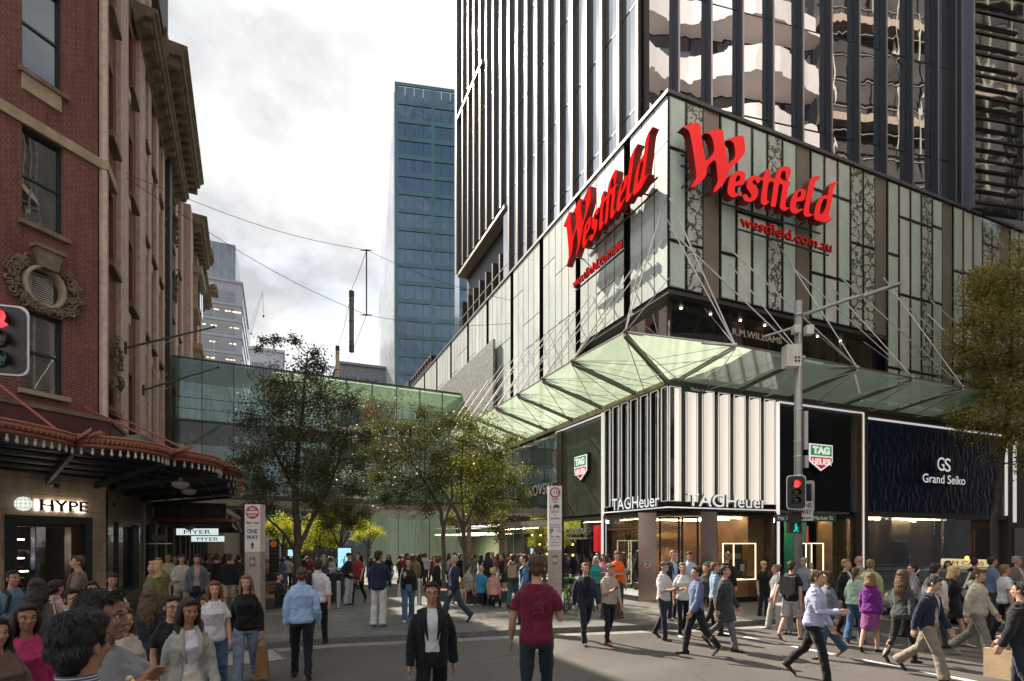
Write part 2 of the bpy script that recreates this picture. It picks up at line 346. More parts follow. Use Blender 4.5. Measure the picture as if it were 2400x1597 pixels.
mb = MB()
for (a, b) in zip(KL, KL[1:]):
    mb.quad((a[0], a[1] - .42, ROADZ + .004), (b[0], b[1] - .42, ROADZ + .004), (b[0], b[1] - .01, ROADZ + .004), (a[0], a[1] - .01, ROADZ + .004))
struct('gutter', mb, mat('concrete_gutter', (.21, .2, .19), .75, var=.3, scale=4, bump=.2))
mb = MB(); mb.box(-120, 11.2, -12, 3.4, -.9, -.005); mb.box(11.2, 160, -1.2, 2.6, -.9, -.005); struct('near_pavement', mb, M_PAVE)
mb = MB()
for y in np.arange(11.0, 4.5, -1.25):
    mb.quad((9.95 + .035 * (11 - y), y - .95, ROADZ + .008), (10.1 + .035 * (11 - y), y - .95, ROADZ + .008), (10.07 + .035 * (11 - y), y, ROADZ + .008), (9.92 + .035 * (11 - y), y, ROADZ + .008))
for y in np.arange(10.6, 4.5, -1.25):
    mb.quad((16.0, y - .8, ROADZ + .008), (16.15, y - .8, ROADZ + .008), (16.15, y, ROADZ + .008), (16.0, y, ROADZ + .008))
mb.quad((-2.3, 11.1, ROADZ + .008), (-.9, 11.1, ROADZ + .008), (-.9, 11.55, ROADZ + .008), (-2.3, 11.55, ROADZ + .008))
for i in range(3): mb.quad((18.2 + .0 * i, 3.6 + 2.4 * i, ROADZ + .008), (18.7, 3.6 + 2.4 * i, ROADZ + .008), (18.7, 5.4 + 2.4 * i, ROADZ + .008), (18.2, 5.4 + 2.4 * i, ROADZ + .008))
struct('road_marking', mb, M_LINE)
# pit cover and drain grate
g = G(560, 1545, ROADZ); t = thing('pit_cover', 'pale rectangular concrete pit cover set in the asphalt near the woman with a paper bag', 'pit cover', (g[0], g[1], ROADZ), rz=.2)
mb = MB(); mb.box(-1.0, .7, -.55, .55, .002, .012); mb.build('cover_plate', mat('pit_concrete', (.27, .25, .23), .8, var=.25, bump=.2), t, local=True)
mb = MB(); [mb.box(*a, .002, .016) for a in ((-1.06, .76, -.61, -.56), (-1.06, .76, .56, .61), (-1.06, -1.01, -.56, .56), (.71, .76, -.56, .56))]; mb.build('rim', M_STEEL, t, local=True)
for (px, py, lab) in ((860, 1500, 'dark iron drain grate in the gutter beside the fallen leaf'), (1625, 1457, 'slotted metal drain grate by the crossing kerb in the sunlight')):
    g = G(px, py, ROADZ); t = thing('drain_grate', lab, 'drain grate', (g[0], g[1], ROADZ), rz=-.08)
    mb = MB(); mb.box(-.62, .62, -.2, .2, .005, .01); mb.build('pit', M_DARK, t, local=True)
    mb = MB()
    for i in range(24): mb.box(-.6 + i * .051, -.575 + i * .051, -.19, .19, .011, .03)
    mb.box(-.64, .64, -.22, -.191, .011, .032); mb.box(-.64, .64, .191, .22, .011, .032); mb.build('grate', M_STEEL if px > 1000 else M_DGREY, t, local=True)
g = G(762, 1497, ROADZ); mb = MB()
for i in range(4):
    a = i * 1.3; mb.quad((0, 0, .02), (.07 * math.cos(a), .07 * math.sin(a), .05), (.13 * math.cos(a + .3), .13 * math.sin(a + .3), .03), (.07 * math.cos(a + .7), .07 * math.sin(a + .7), .015))
o = mb.build('fallen_leaf', mat('dry_leaf', (.4, .16, .05), .8)); o.location = (g[0], g[1], ROADZ); tag(o, 'dry orange leaf curled in the gutter beside the drain grate', 'leaf')

# ================================================================ shopping centre podium
CX0, CY0 = 11.65, 14.5
fS = frame(CX0, CY0, 1, 0, 0, -1)       # along Market Street
fW = frame(CX0, CY0, 0, 1, -1, 0)       # along the mall
def panelmat(name, base, vine, edge=.05, dirt=.3):
    m, nt, b = newmat(name); co = coord(nt)
    at = nd(nt, 'ShaderNodeUVMap'); at.uv_map = 'E1'; bt = nd(nt, 'ShaderNodeUVMap'); bt.uv_map = 'E2'
    s1 = nd(nt, 'ShaderNodeSeparateXYZ'); s2 = nd(nt, 'ShaderNodeSeparateXYZ'); nt.links.new(at.outputs[0], s1.inputs[0]); nt.links.new(bt.outputs[0], s2.inputs[0])
    e = mathn(nt, 'MINIMUM', mathn(nt, 'MINIMUM', s1.outputs[0], s1.outputs[1]), mathn(nt, 'MINIMUM', s2.outputs[0], s2.outputs[1]))
    fr = noise(nt, 22, 5, .7, co); e = mathn(nt, 'SUBTRACT', e, mathn(nt, 'MULTIPLY', mathn(nt, 'SUBTRACT', fr, .42), .16 if edge > .03 else .05))
    n = noise(nt, 1.1, 7, .65, mapv(nt, co, (1, 1, .45))); n2 = noise(nt, 14, 6, .65, co, .8)
    c = mixc(nt, ramp(nt, n, .3, .7), tuple(x * .8 for x in base), tuple(min(1, x * 1.12) for x in base))
    c = mixc(nt, mathn(nt, 'MULTIPLY', ramp(nt, n2, .4, .75), dirt), c, tuple(x * .45 for x in base))
    if vine:
        wv = nd(nt, 'ShaderNodeTexVoronoi', Scale=vine); wv.feature = 'DISTANCE_TO_EDGE'
        w = nd(nt, 'ShaderNodeVectorMath'); w.operation = 'MULTIPLY_ADD'; nz = nd(nt, 'ShaderNodeTexNoise', Scale=4., Detail=3); nt.links.new(co, nz.inputs['Vector'])
        nt.links.new(nz.outputs['Color'], w.inputs[0]); w.inputs[1].default_value = (.55, .55, .55); nt.links.new(co, w.inputs[2]); nt.links.new(w.outputs[0], wv.inputs['Vector'])
        lf = nd(nt, 'ShaderNodeTexNoise', Scale=vine * 3.2, Detail=2, Distortion=2.5); nt.links.new(co, lf.inputs['Vector'])
        k = mathn(nt, 'MAXIMUM', ramp(nt, wv.outputs[0], .05, .1, (1, 1, 1), (0, 0, 0)), ramp(nt, lf.outputs[0], .6, .64))
        c = mixc(nt, mathn(nt, 'MULTIPLY', k, .88), c, (.035, .04, .035))
    c = mixc(nt, ramp(nt, e, edge * .25, edge), (.02, .024, .022), c)
    nt.links.new(c, b.inputs['Base Color']); b.inputs['Roughness'].default_value = .22; b.inputs['Specular IOR Level'].default_value = .5; b.inputs['Coat Weight'].default_value = .35; b.inputs['Coat Roughness'].default_value = .05
    bumpn(nt, b, n2, .12, .01); return m
MINT = (.66, .8, .72)
MP = {'g': panelmat('mint_glass_panel', MINT, 0, .07), 'p': panelmat('pale_glass_panel', (.78, .82, .76), 0, .07), 'o': panelmat('vine_pattern_panel', (.62, .66, .6), 2.2),
      'w': panelmat('weathered_glass_panel', (.66, .72, .68), 0, .012, .4), 'v': panelmat('pale_weathered_panel', (.76, .78, .73), 0, .012, .35)}
M_TAN = mat('bronze_pilaster_panel', (.3, .26, .21), .35, .4, .1, 1.2)
def panel(name, f, a0, a1, z0, z1, out, kind, parent, th=.08):
    g = .012; a0 += g; a1 -= g; z0 += g; z1 -= g
    m = MB(); m.fbox(f, a0, a1, out - th, out, z0, z1)
    if f is fW: m.f = [q[::-1] for q in m.f]
    o = m.build(name, MP[kind], parent, uv=False); me = o.data
    e1 = me.uv_layers.new(name='E1'); e2 = me.uv_layers.new(name='E2')
    for lp in me.loops:
        p = me.vertices[lp.vertex_index].co
        a = p.x - CX0 if f is fS else p.y - CY0
        e1.data[lp.index].uv = (a - a0, a1 - a); e2.data[lp.index].uv = (p.z - z0, z1 - p.z)
    return o
POD = thing('shopping_centre', 'shopping centre podium clad in pale mint glass panels with dark slots, at the street corner', 'building', (CX0, CY0, 0))
ROOF = 16.62
# core walls behind the cladding
mb = MB(); mb.box(CX0 + .32, 60, CY0 + .32, 80, 10.35, ROOF - .02); mb.build('cladding_wall', M_DGREY, POD)
mb = MB(); mb.fbox(fS, -.06, 60, -.4, .06, ROOF, ROOF + .12); mb.fbox(fW, .4, 65, -.4, .06, ROOF, ROOF + .12); mb.build('parapet_cap', mat('parapet_metal', (.1, .1, .1), .5), POD)
prow = random.Random(3); npan = 0
ROWS = (10.35, 11.95, 13.55, 15.15, ROOF)
seq = ['g', 'o', 'T', 'g', 'p', 'g', 'o', 'g', 'T', 'g', 'p', 'g', 'o', 'o', 'T', 'g', 'p', 'g', 'o', 'g', 'T', 'g', 'p', 'g', 'o', 'o', 'T', 'g', 'p', 'g', 'o', 'g', 'T', 'g', 'g']
cuts = {0: (11.9, 14.9), 1: (11.9, 14.9), 3: (11.93,), 4: (13.5,), 5: (13.5,), 6: (13.5,), 7: (), 9: (12.08, 15.2), 10: (12.08, 15.2), 11: (12.08, 15.2), 12: (13.65,), 13: (13.65,), 15: (13.67,), 16: (12.15, 15.3), 17: (12.15, 15.3), 18: (12.15, 15.3), 19: (12.2, 15.4), 21: (13.8,), 22: (13.85,), 23: (13.9,), 24: (12.3, 15.45), 25: (12.3, 15.45)}
for i, k in enumerate(seq):
    a0, a1 = .02 + .722 * i, .02 + .722 * (i + 1)
    lo = 10.35 if a1 < 11.5 else 7.45
    if k == 'T':
        m = MB(); m.fbox(fS, a0 + .03, a1 - .03, -.12, -.03, lo, ROOF - .01); m.build('pilaster', M_TAN, POD); continue
    zs = [lo] + [c for c in cuts.get(i, (12.3, 14.2)) if c > lo] + ([9.1] if lo < 8 else []) + [ROOF - .01]; zs = sorted(zs)
    for z0, z1 in zip(zs, zs[1:]): panel('glass_panel', fS, a0, a1, z0, z1, .0, k, POD); npan += 1
# mall side: dark slots, panels in between
slots = [(2.27, 10.36), (5.81, 7.4), (9.32, 7.4), (12.93, 7.4), (16.68, 7.4), (20.39, 7.4), (24.31, 7.4), (28.17, 7.4), (32.17, 7.4), (37.5, 7.4), (41.5, 7.4), (45.5, 7.4)]
edges = [0.0] + [s[0] for s in slots]
for j, (e0, e1) in enumerate(zip(edges, edges[1:])):
    n = 3 if j == 0 else 5; st = e0 + (.02 if j == 0 else .2); w = (e1 - .18 - st) / n
    tj = (prow.choice((11.9, 12.4)), prow.choice((13.6, 14.6)))
    for q in range(n):
        a0, a1 = st + w * q, st + w * (q + 1); lo = 10.35 if a1 < 5.7 else 7.45
        if q in (0, 3): tj = (prow.choice((9.2, 10.8, 11.9)), prow.choice((13.2, 14.2, 15.1)))
        for z0, z1 in zip([lo] + [c for c in tj if c > lo + .5], [c for c in tj if c > lo + .5] + [ROOF - .01]):
            panel('glass_panel', fW, a0, a1, z0, z1, 0., 'v' if (q * 7 + j * 3) % 4 == 1 else 'w', POD); npan += 1
mb = MB()
for s, lo in slots: mb.fbox(fW, s - .17, s + .19, -.35, -.22, lo, ROOF - .02)
mb.build('cladding_slot', M_DARK, POD)
mb = MB()
# level-one corner glazing (recessed dark shop window with a poster and curtains)
GW = glassy('dark_shop_glass', (.02, .022, .022), .06, .02, .55, see_tint=(.75, .8, .78))
mb = MB(); mb.box(CX0 + .05, CX0 + 11.55, CY0 + .05, CY0 + 5.75, 10.2, 10.34); mb.build('soffit', M_DGREY, POD)
mb = MB(); mb.fquad(fS, .35, 11.5, -.35, 7.6, 10.2); mb.fquad(fW, .35, 5.7, -.35, 7.6, 10.2); mb.build('upper_shop_glass', GW, POD)
mb = MB()
for a in (.35, 3.0, 5.7, 8.4, 11.5): mb.fbox(fS, a - .03, a + .03, -.4, -.3, 7.6, 10.2)
for a in (2.7, 5.7): mb.fbox(fW, a - .03, a + .03, -.4, -.3, 7.6, 10.2)
mb.build('window_frame', M_DARK, POD)
mb = MB(); mb.fbox(fS, .6, 2.9, -3.5, -3.4, 7.6, 10.2); mb.fbox(fS, 5.75, 8.3, -1.6, -1.5, 7.6, 10.2); mb.build('interior_wall', mat('dark_wood_wall', (.05, .035, .028), .6), POD)
mb = MB(); mb.fbox(fS, 3.05, 5.65, -1.0, -.95, 7.6, 10.15, 0); mb.build('poster', mat('rust_poster', (.17, .05, .025), .7, var=.5, scale=.6), POD)
mb = MB()
for k in range(60):
    a = 8.45 + k * .05; o_ = -.85 + .05 * math.sin(k * 1.9) + .03 * math.sin(k * .7); mb.quad(fS(a, o_, 7.6), fS(a + .05, -.85 + .05 * math.sin((k + 1) * 1.9) + .03 * math.sin((k + 1) * .7), 7.6), fS(a + .05, -.85 + .05 * math.sin((k + 1) * 1.9) + .03 * math.sin((k + 1) * .7), 10.2), fS(a, o_, 10.2))
mb.build('curtain', mat('linen_curtain', (.42, .36, .28), .9, var=.1), POD)
text('R.M.WILLIAMS', .34, 'lettering', mat('cream_sign', (.6, .52, .42), .6), POD, fS(3.0, -.3, 9.35), (1, 0, 0), (0, -1, 0), .02, 2.35)
mb = MB()
for a in (1.2, 2.5, 3.9, 5.1, 6.6, 7.9, 9.2): mb.lathe(fS(a, -.8, 10.15), [(.0, 0), (.045, 0), (.045, .04), (0, .04)], 10)
mb.build('downlight', lamp('warm_downlight', (1, .82, .55), 5), POD)
# rest of level one and the base floors
mb = MB(); mb.box(CX0 + .6, 60, CY0 + 7, 80, 3.2, 10.3); mb.box(CX0 + 4, 60, CY0 + 4.5, CY0 + 7.2, 3.2, 10.3); mb.box(CX0 + 11.6, 60, CY0 + .4, CY0 + 5, 7.3, 10.3); mb.build('core_wall', M_DGREY, POD)
mb = MB(); mb.fbox(fW, 15.0, 29.0, .15, .3, 7.6, 13.7); mb.build('screen_panel', mat('granite_screen', (.2, .21, .2), .5, 0, .55, 5, .3), POD)
# pale roof terrace structure far along the mall
mb = MB(); mb.box(CX0 + .9, CX0 + 9, 57, 70, ROOF, 18.9); mb.build('roof_plant_room', M_DARK, POD)
mb = MB()
for k in range(9): mb.box(CX0 + .9, CX0 + 1.0, 48 + k * 1.0, 48.1 + k * 1.0, ROOF, 18.6)
mb.box(CX0 + .9, CX0 + 5, 48, 56.2, 18.6, 18.7)
for k in range(3): mb.box(CX0 + .9, CX0 + 1.0, 48, 56.2, ROOF + .3 + k * .6, ROOF + .34 + k * .6)
mb.build('roof_pergola', mat('rusty_steel', (.09, .055, .04), .7, var=.4), POD)
# ================================================================ corner shop (ground floors of the podium)
LED = lamp('white_edge_light', (1, .96, .92), .2)
LEDS = lamp('soft_edge_light', (.85, .82, .78), .13)
CREAM = mat('cream_lit_panel', (.78, .7, .6), .35, 0, .06, 1., coat=.3, emit=.28, ecol=(1, .87, .76))
SLATE = mat('green_slate', (.1, .105, .075), .3, 0, .25, 1.2, coat=.2)
BLK = mat('gloss_black_panel', (.012, .013, .017), .25, 0, .2)
BRZ = mat('polished_bronze', (.42, .33, .28), .18, .9, .12, .8)
OAK = mat('oak_board', (.3, .18, .09), .5, 0, .3, 2)
SG = glassy('clear_shop_glass', (.02, .02, .02), .07, .01, .85, see_tint=(.88, .9, .88))
SHOP = thing('watch_shop', 'two storey black watch shop with white edged vertical light strips on the building corner', 'shop', (CX0, CY0, 0))
mb = MB()
mb.fbox(fS, .16, 9.65, -.5, -.42, 3.3, 7.3); mb.fbox(fW, .44, 7.6, -.5, -.42, 3.15, 7.3); mb.build('backing_wall', BLK, SHOP)
mb = MB(); mb.fbox(fS, 4.93, 9.08, -.3, -.14, 3.25, 7.1); mb.build('black_panel', BLK, SHOP)
mb = MB(); mb.fbox(fW, 4.0, 7.35, -.3, -.14, 3.2, 7.02); mb.build('slate_panel', SLATE, SHOP)
mb = MB()
for z in (4.15, 5.1, 6.05): mb.fbox(fW, 4.0, 7.35, -.139, -.137, z, z + .012)
for a in (5.1, 6.2): mb.fbox(fW, a, a + .012, -.139, -.137, 3.2, 7.02)
mb.build('slate_joint', M_DARK, SHOP)
sS = [(11.7, 12.17), (12.38, 12.87), (13.07, 13.57), (13.76, 14.26), (14.45, 14.96), (15.15, 15.67), (15.86, 16.38)]
sW = [(14.52, 14.84), (15.01, 15.42), (15.58, 15.98), (16.15, 16.56), (16.72, 17.14), (17.3, 17.71), (17.89, 18.28)]
def rim(mb, f, a0, a1, z0, z1, t=.025, o0=-.02, o1=.02):
    mb.fbox(f, a0, a1, o0, o1, z1 - t, z1); mb.fbox(f, a0, a1, o0, o1, z0, z0 + t)
    mb.fbox(f, a0, a0 + t, o0, o1, z0 + t, z1 - t); mb.fbox(f, a1 - t, a1, o0, o1, z0 + t, z1 - t)
GREYMIR = glassy('smoked_mirror', (.05, .05, .045), .35, .06, 0, .02, 1.5)
for (a, b) in sS:
    a -= CX0; b -= CX0
    m = MB(); rim(m, fS, a, b, 3.42, 7.15, .016); m.build('strip_frame', LEDS, SHOP)
    m = MB(); m.fbox(fS, a + (b - a) * .54, b - .03, -.3, -.03, 3.45, 7.12); m.build('cream_strip', CREAM, SHOP)
    m = MB(); m.fbox(fS, a + .025, a + .08, -.3, -.03, 3.45, 7.12); m.build('dark_return', M_DGREY, SHOP)
for (a, b) in sW:
    a -= CY0; b -= CY0
    m = MB(); rim(m, fW, a, b, 3.42, 7.15, .012); m.build('strip_frame', LEDS, SHOP)
    m = MB(); m.fbox(fW, a + .03, a + (b - a) * .66, -.4, -.1, 3.45, 7.1); m.build('mirror_strip', GREYMIR, SHOP)
mb = MB()
mb.fbox(fS, 4.91, 4.93, -.12, .02, .0, 7.14); mb.fbox(fS, 4.93, 9.45, -.12, .02, 7.12, 7.14); mb.fbox(fS, 9.43, 9.45, -.12, .02, 0, 7.11)
mb.fbox(fW, 3.96, 3.985, -.1, .02, 0, 7.14); mb.fbox(fW, 3.985, 7.85, -.1, .02, 7.06, 7.09); mb.fbox(fW, 0, 3.96, -.02, .03, 3.2, 3.24); mb.fbox(fS, -.03, 4.9, -.02, .03, 3.2, 3.24); mb.build('edge_light', LED, SHOP)
mb = MB(); mb.fbox(fS, 9.08, 9.42, -.3, -.02, 0, 7.1); mb.build('bronze_jamb', BRZ, SHOP)
mb = MB(); mb.fbox(fW, 7.35, 7.8, -.3, -.02, 0, 7.05); mb.build('dark_jamb', mat('dark_bronze', (.16, .13, .08), .3, .7), SHOP)
# street level: chamfered entrance between (11.65,16.1) and (13.7,14.5)
ex, ey = 13.7 - CX0, 14.5 - 16.1; el = math.hypot(ex, ey); fE = frame(CX0, 16.1, ex / el, ey / el, ey / el, -ex / el)
mb = MB(); mb.prism([(CX0, CY0, 3.14), (13.7, CY0, 3.14), (CX0, 16.1, 3.14)], (0, 0, .06)); mb.build('entrance_soffit', BLK, SHOP)
mb = MB(); mb.fbox(fE, 0, .62, -.25, 0, 0, 3.12); mb.build('entrance_pier', BRZ, SHOP)
mb = MB(); mb.fbox(fE, el - .52, el, -.25, 0, 0, 3.12); mb.build('entrance_pier', BRZ, SHOP)
for a0, a1 in ((.7, 1.4), (1.44, 2.02)):
    m = MB(); rim(m, fE, a0, a1, .02, 2.95, .07, -.16, -.1); d = m.build('glass_door', BLK, SHOP)
    m = MB(); m.fquad(fE, a0 + .07, a1 - .07, -.13, .1, 2.88); m.build('pane', SG, d)
    m = MB(); m.tube([fE(a1 - .12 if a0 < 1 else a0 + .12, -.04, .9), fE(a1 - .12 if a0 < 1 else a0 + .12, -.04, 1.7)], .018); m.build('handle', M_STEEL, d)
for a in (.31, el - .26):
    m = MB(); m.prism([fE(a - .11, .01, 1.42), fE(a + .11, .01, 1.42), fE(a + .11, .01, 1.27), fE(a, .01, 1.17), fE(a - .11, .01, 1.27)], Vector(fE(0, .012, 0)) - Vector(fE(0, 0, 0))); e = m.build('door_emblem', mat('emblem_white', (.75, .75, .72), .5), SHOP)
    m = MB(); m.prism([fE(a - .095, .023, 1.41), fE(a + .095, .023, 1.41), fE(a + .095, .023, 1.33), fE(a - .095, .023, 1.33)], Vector(fE(0, .002, 0)) - Vector(fE(0, 0, 0))); m.build('green_field', mat('emblem_green', (.02, .28, .09), .5), e)
    m = MB(); m.prism([fE(a - .095, .023, 1.31), fE(a + .095, .023, 1.31), fE(a + .09, .023, 1.28), fE(a, .023, 1.19), fE(a - .09, .023, 1.28)], Vector(fE(0, .002, 0)) - Vector(fE(0, 0, 0))); m.build('red_field', mat('emblem_red', (.55, .015, .02), .5), e)
# shop windows
for f, a0, a1 in ((fS, 2.08, 4.88), (fS, 4.96, 9.05), (fW, 1.63, 3.94), (fW, 4.0, 5.6), (fW, 5.66, 7.33)):
    m = MB(); rim(m, f, a0, a1, .12, 3.14, .05, -.12, -.06); w = m.build('shop_window', BLK, SHOP)
    m = MB(); m.fquad(f, a0 + .05, a1 - .05, -.09, .17, 3.09); m.build('pane', SG, w)
mb = MB(); mb.fbox(fS, 2.08, 9.05, -.3, 0, 0, .12); mb.fbox(fW, 1.63, 7.33, -.3, 0, 0, .12); mb.build('plinth', BLK, SHOP)
# interior
mb = MB(); mb.box(12.2, 20.6, 18.6, 18.8, 0, 3.1); mb.box(16.5, 16.65, 14.8, 18.6, 0, 3.1); mb.box(14.9, 15.1, 18.8, 22, 0, 3.1); mb.build('interior_wall', OAK, SHOP)
mb = MB(); mb.box(11.7, 20.7, 14.55, 22.0, .0, .02); mb.build('interior_floor', mat('shop_floor', (.16, .13, .1), .25), SHOP)
mb = MB(); mb.prism([(11.7, 16.2, 3.0), (13.8, 14.6, 3.0), (20.7, 14.6, 3.0), (20.7, 22, 3.0), (11.7, 22, 3.0)], (0, 0, .1)); mb.build('interior_ceiling', M_DGREY, SHOP)
WARM = lamp('warm_strip_light', (1, .74, .45), 16)
mb = MB()
for y in (15.3, 16.6, 17.8): mb.box(14, 16.3, y, y + .05, 2.94, 2.97); mb.box(17, 20.3, y, y + .05, 2.94, 2.97)
for x in (12.6, 13.8): mb.box(x, x + .05, 16.6, 21.5, 2.94, 2.97)
mb.build('strip_light', WARM, SHOP)
mb = MB(); mb.fbox(fS, 3.95, 4.75, -1.2, -.5, .05, 3.0); mb.fbox(fS, 8.2, 9.0, -1.0, -.4, .05, 3.0); mb.build('oak_column', OAK, SHOP)
mb = MB()
for i in range(16):
    z = 1.75 + i * .08; mb.quad((14.0, 18.55, z), (15.6, 18.55, z + (.5 if i % 8 < 4 else -.5) * .6), (15.6, 18.55, z + .03 + (.5 if i % 8 < 4 else -.5) * .6), (14.0, 18.55, z + .03))
mb.build('slatted_art', mat('dark_bronze_slat', (.05, .03, .02), .5), SHOP)
GOLD = lamp('gold_edge', (1, .83, .55), 1.2)
for f, a, z0, z1, w in ((fS, 3.0, .75, 2.05, 1.05), (fS, 6.55, .75, 2.05, .95), (fW, 2.35, .55, 2.15, .9)):
    m = MB()
    for da in (0, w - .03):
        for o_ in (-.75, -.25): m.fbox(f, a + da, a + da + .03, o_, o_ + .03, z0, z1)
    for z in (z0, z1 - .03):
        for o_ in (-.75, -.25): m.fbox(f, a + .03, a + w - .03, o_, o_ + .03, z, z + .03)
    c = m.build('display_case', GOLD, SHOP)
    m = MB(); m.fbox(f, a + .1, a + w - .1, -.66, -.3, z0 + .05, z0 + .12); m.build('tray', BLK, c)
    m = MB(); m.fbox(f, a + .05, a + w - .05, -.8, -.77, z0 + .05, z1 - .05); m.build('back_panel', mat('dark_photo_panel', (.03, .03, .04), .5, var=.6, scale=2), c)
    m = MB(); m.fbox(f, a + w * .55, a + w * .72, -.5, -.47, z0 + .3, z0 + .55); m.build('price_card', mat('card_white', (.7, .68, .6), .6), c)
mb = MB(); mb.fbox(fS, 6.9, 8.1, -1.5, -1.45, .1, 2.9); mb.build('green_screen', mat('emerald_screen', (.01, .16, .08), .5, var=.5, scale=1., emit=.06, ecol=(.02, .35, .18)), SHOP)
mb = MB()
for a in (5.3, 5.6): mb.fbox(fS, a, a + .14, -1.6, -1.5, .8, 2.4)
mb.build('gold_ornament', mat('gold_leaf', (.5, .3, .05), .3, .9), SHOP)
def emblem(f, ac, z0, z1, w, o, lab, back, du, dn):
    t = thing('shield_sign', lab, 'sign', f(ac, o, (z0 + z1) / 2)); nrm = Vector(f(0, 1, 0)) - Vector(f(0, 0, 0)); zm = z0 + (z1 - z0) * .35
    def sh(k, top, bot, tip, th, off, name, m):
        p = [f(ac - w / 2 * k, o + off, top), f(ac + w / 2 * k, o + off, top), f(ac + w / 2 * k, o + off, bot)] + ([f(ac, o + off, tip)] if tip else []) + [f(ac - w / 2 * k, o + off, bot)]
        b = MB(); b.prism(p, nrm * th); return b.build(name, m, t)
    sh(1.1, z1 + .05, zm - .02, z0 - .07, .16, -.16, 'sign_body', BLK); sh(1, z1, zm, z0, .03, .0, 'white_shield', mat('sign_white', (.82, .82, .8), .4, emit=.25))
    mid = z0 + (z1 - z0) * .54
    sh(.9, z1 - .05, mid + .03, None, .01, .03, 'green_field', mat('sign_green', (.015, .26, .07), .4, emit=.25)); sh(.9, mid - .03, zm + .01, z0 + .07, .01, .03, 'red_field', mat('sign_red', (.55, .012, .02), .4, emit=.25))
    h = (z1 - mid) * .62; wd = w * .74; d = Vector(du)
    c = Vector(f(ac, o + .042, 0))
    text('TAG', h * 1.25, 'lettering', mat('sign_white', (.8,) * 3), t, c - d * wd / 2 + Vector((0, 0, mid + .1)), du, dn, .015, wd, .02)
    text('HEUER', h * 1.1, 'lettering', mat('sign_white', (.8,) * 3), t, c - d * wd * .57 + Vector((0, 0, mid - .08 - h * .8)), du, dn, .015, wd * 1.14, .01)
emblem(fS, 18.66 - CX0, 4.74, 5.73, 1.23, .02, 'green and red shield sign on the flat black panel behind the traffic light pole', BLK, (1, 0, 0), (0, -1, 0))
emblem(fW, 20.05 - CY0, 4.66, 5.68, 1.0, .02, 'green and red shield sign on the green slate panel facing the mall', BLK, (0, -1, 0), (-1, 0, 0))
WL_ = mat('white_letter', (.84, .84, .84), .4, emit=.22)
WL2 = mat('plain_white_letter', (.5, .5, .5), .9, spec=0.)
def sign(name, label, loc, lines):
    t = thing(name, label, 'sign', loc)
    for a in lines: text(a[0], a[1], 'lettering', a[5] if len(a) > 5 else WL_, t, a[2], a[3][0], a[3][1], .08, a[4], .004, side=mat('letter_side_grey', (.12, .12, .12), .6))
    return t
SD, WDn = ((1, 0, 0), (0, -1, 0)), ((0, -1, 0), (-1, 0, 0))
sign('shop_sign', 'large white shop name lettering over the entrance on the street side', (12.3, 14.35, 3.25), [('TAG', .6, (12.3, 14.42, 3.27), SD, 1.55), ('Heuer', .6, (13.9, 14.42, 3.27), SD, 1.85)])
sign('shop_sign', 'large white shop name lettering over the window on the mall side', (11.5, 17.5, 3.25), [('TAG', .6, (11.58, 17.55, 3.27), WDn, 1.2), ('Heuer', .6, (11.58, 16.3, 3.27), WDn, 1.5)])
sign('window_lettering', 'small white CARRERA lettering on the dark mall side shop window', (11.6, 21, 2.5), [('CARRERA', .34, (11.68, 21.3, 2.42), WDn, 1.75, WL2), ('CHRONOGRAPH SINCE 1963', .11, (11.68, 21.3, 2.2), WDn, 1.75, WL2)])
m = MB(); m.fbox(fS, 9.9, 11.1, -.5, -.45, 3.0, 3.03); m.fbox(fS, 12.1, 15.3, -.6, -.55, 3.04, 3.07); m.fbox(fS, 13.5, 15.4, -1.7, -1.64, 3.0, 3.03); GSL = m
m = MB(); m.fbox(fW, 4.35, 4.5, -.05, .05, 1.7, 2.75); tag(m.build('banner', mat('sign_red', (.5, .01, .02))), 'narrow red vertical strip sign beside the white lettering of the dark window', 'sign')
# second shop with rippled navy panel
SH2 = thing('navy_shop', 'shop with a rippled dark navy fascia under a white light line and brown interior', 'shop', (21.4, CY0, 0))
def ripple():
    m, nt, b = newmat('rippled_navy_glass'); co = coord(nt, 'UV'); b.inputs['Base Color'].default_value = (.01, .019, .06, 1); b.inputs['Roughness'].default_value = .3
    w = nd(nt, 'ShaderNodeTexNoise', Scale=4.2, Detail=2, Distortion=.6); nt.links.new(mapv(nt, co, (1.1, .55, 1)), w.inputs['Vector']); bumpn(nt, b, w.outputs[0], .7, .05); b.inputs['Specular IOR Level'].default_value = .14; return m
mb = MB(); mb.fbox(fS, 9.7, 19.2, -.2, -.06, 3.32, 6.93); mb.build('rippled_panel', ripple(), SH2)
mb = MB(); mb.fbox(fS, 9.62, 19.25, -.12, .03, 6.95, 6.98); mb.fbox(fS, 19.2, 19.26, -.12, .03, 3.3, 6.95); mb.build('edge_light', LED, SH2)
mb = MB(); mb.fbox(fS, 9.47, 9.62, -.3, .05, 0, 7.25); mb.fbox(fS, 19.27, 19.6, -.3, .05, 0, 7.25); mb.fbox(fS, 9.62, 19.27, -.4, .05, 7.0, 7.25); mb.fbox(fS, 9.62, 19.27, -.4, .03, 3.08, 3.3); mb.build('dark_frame', M_DGREY, SH2)
mb = MB(); mb.fbox(fS, 9.7, 14.0, -.1, -.08, .15, 3.05); mb.fbox(fS, 14.05, 16.6, -.1, -.08, .15, 3.05); mb.build('shop_window', SG, SH2)
BRN = mat('taupe_wall', (.32, .23, .15), .6)
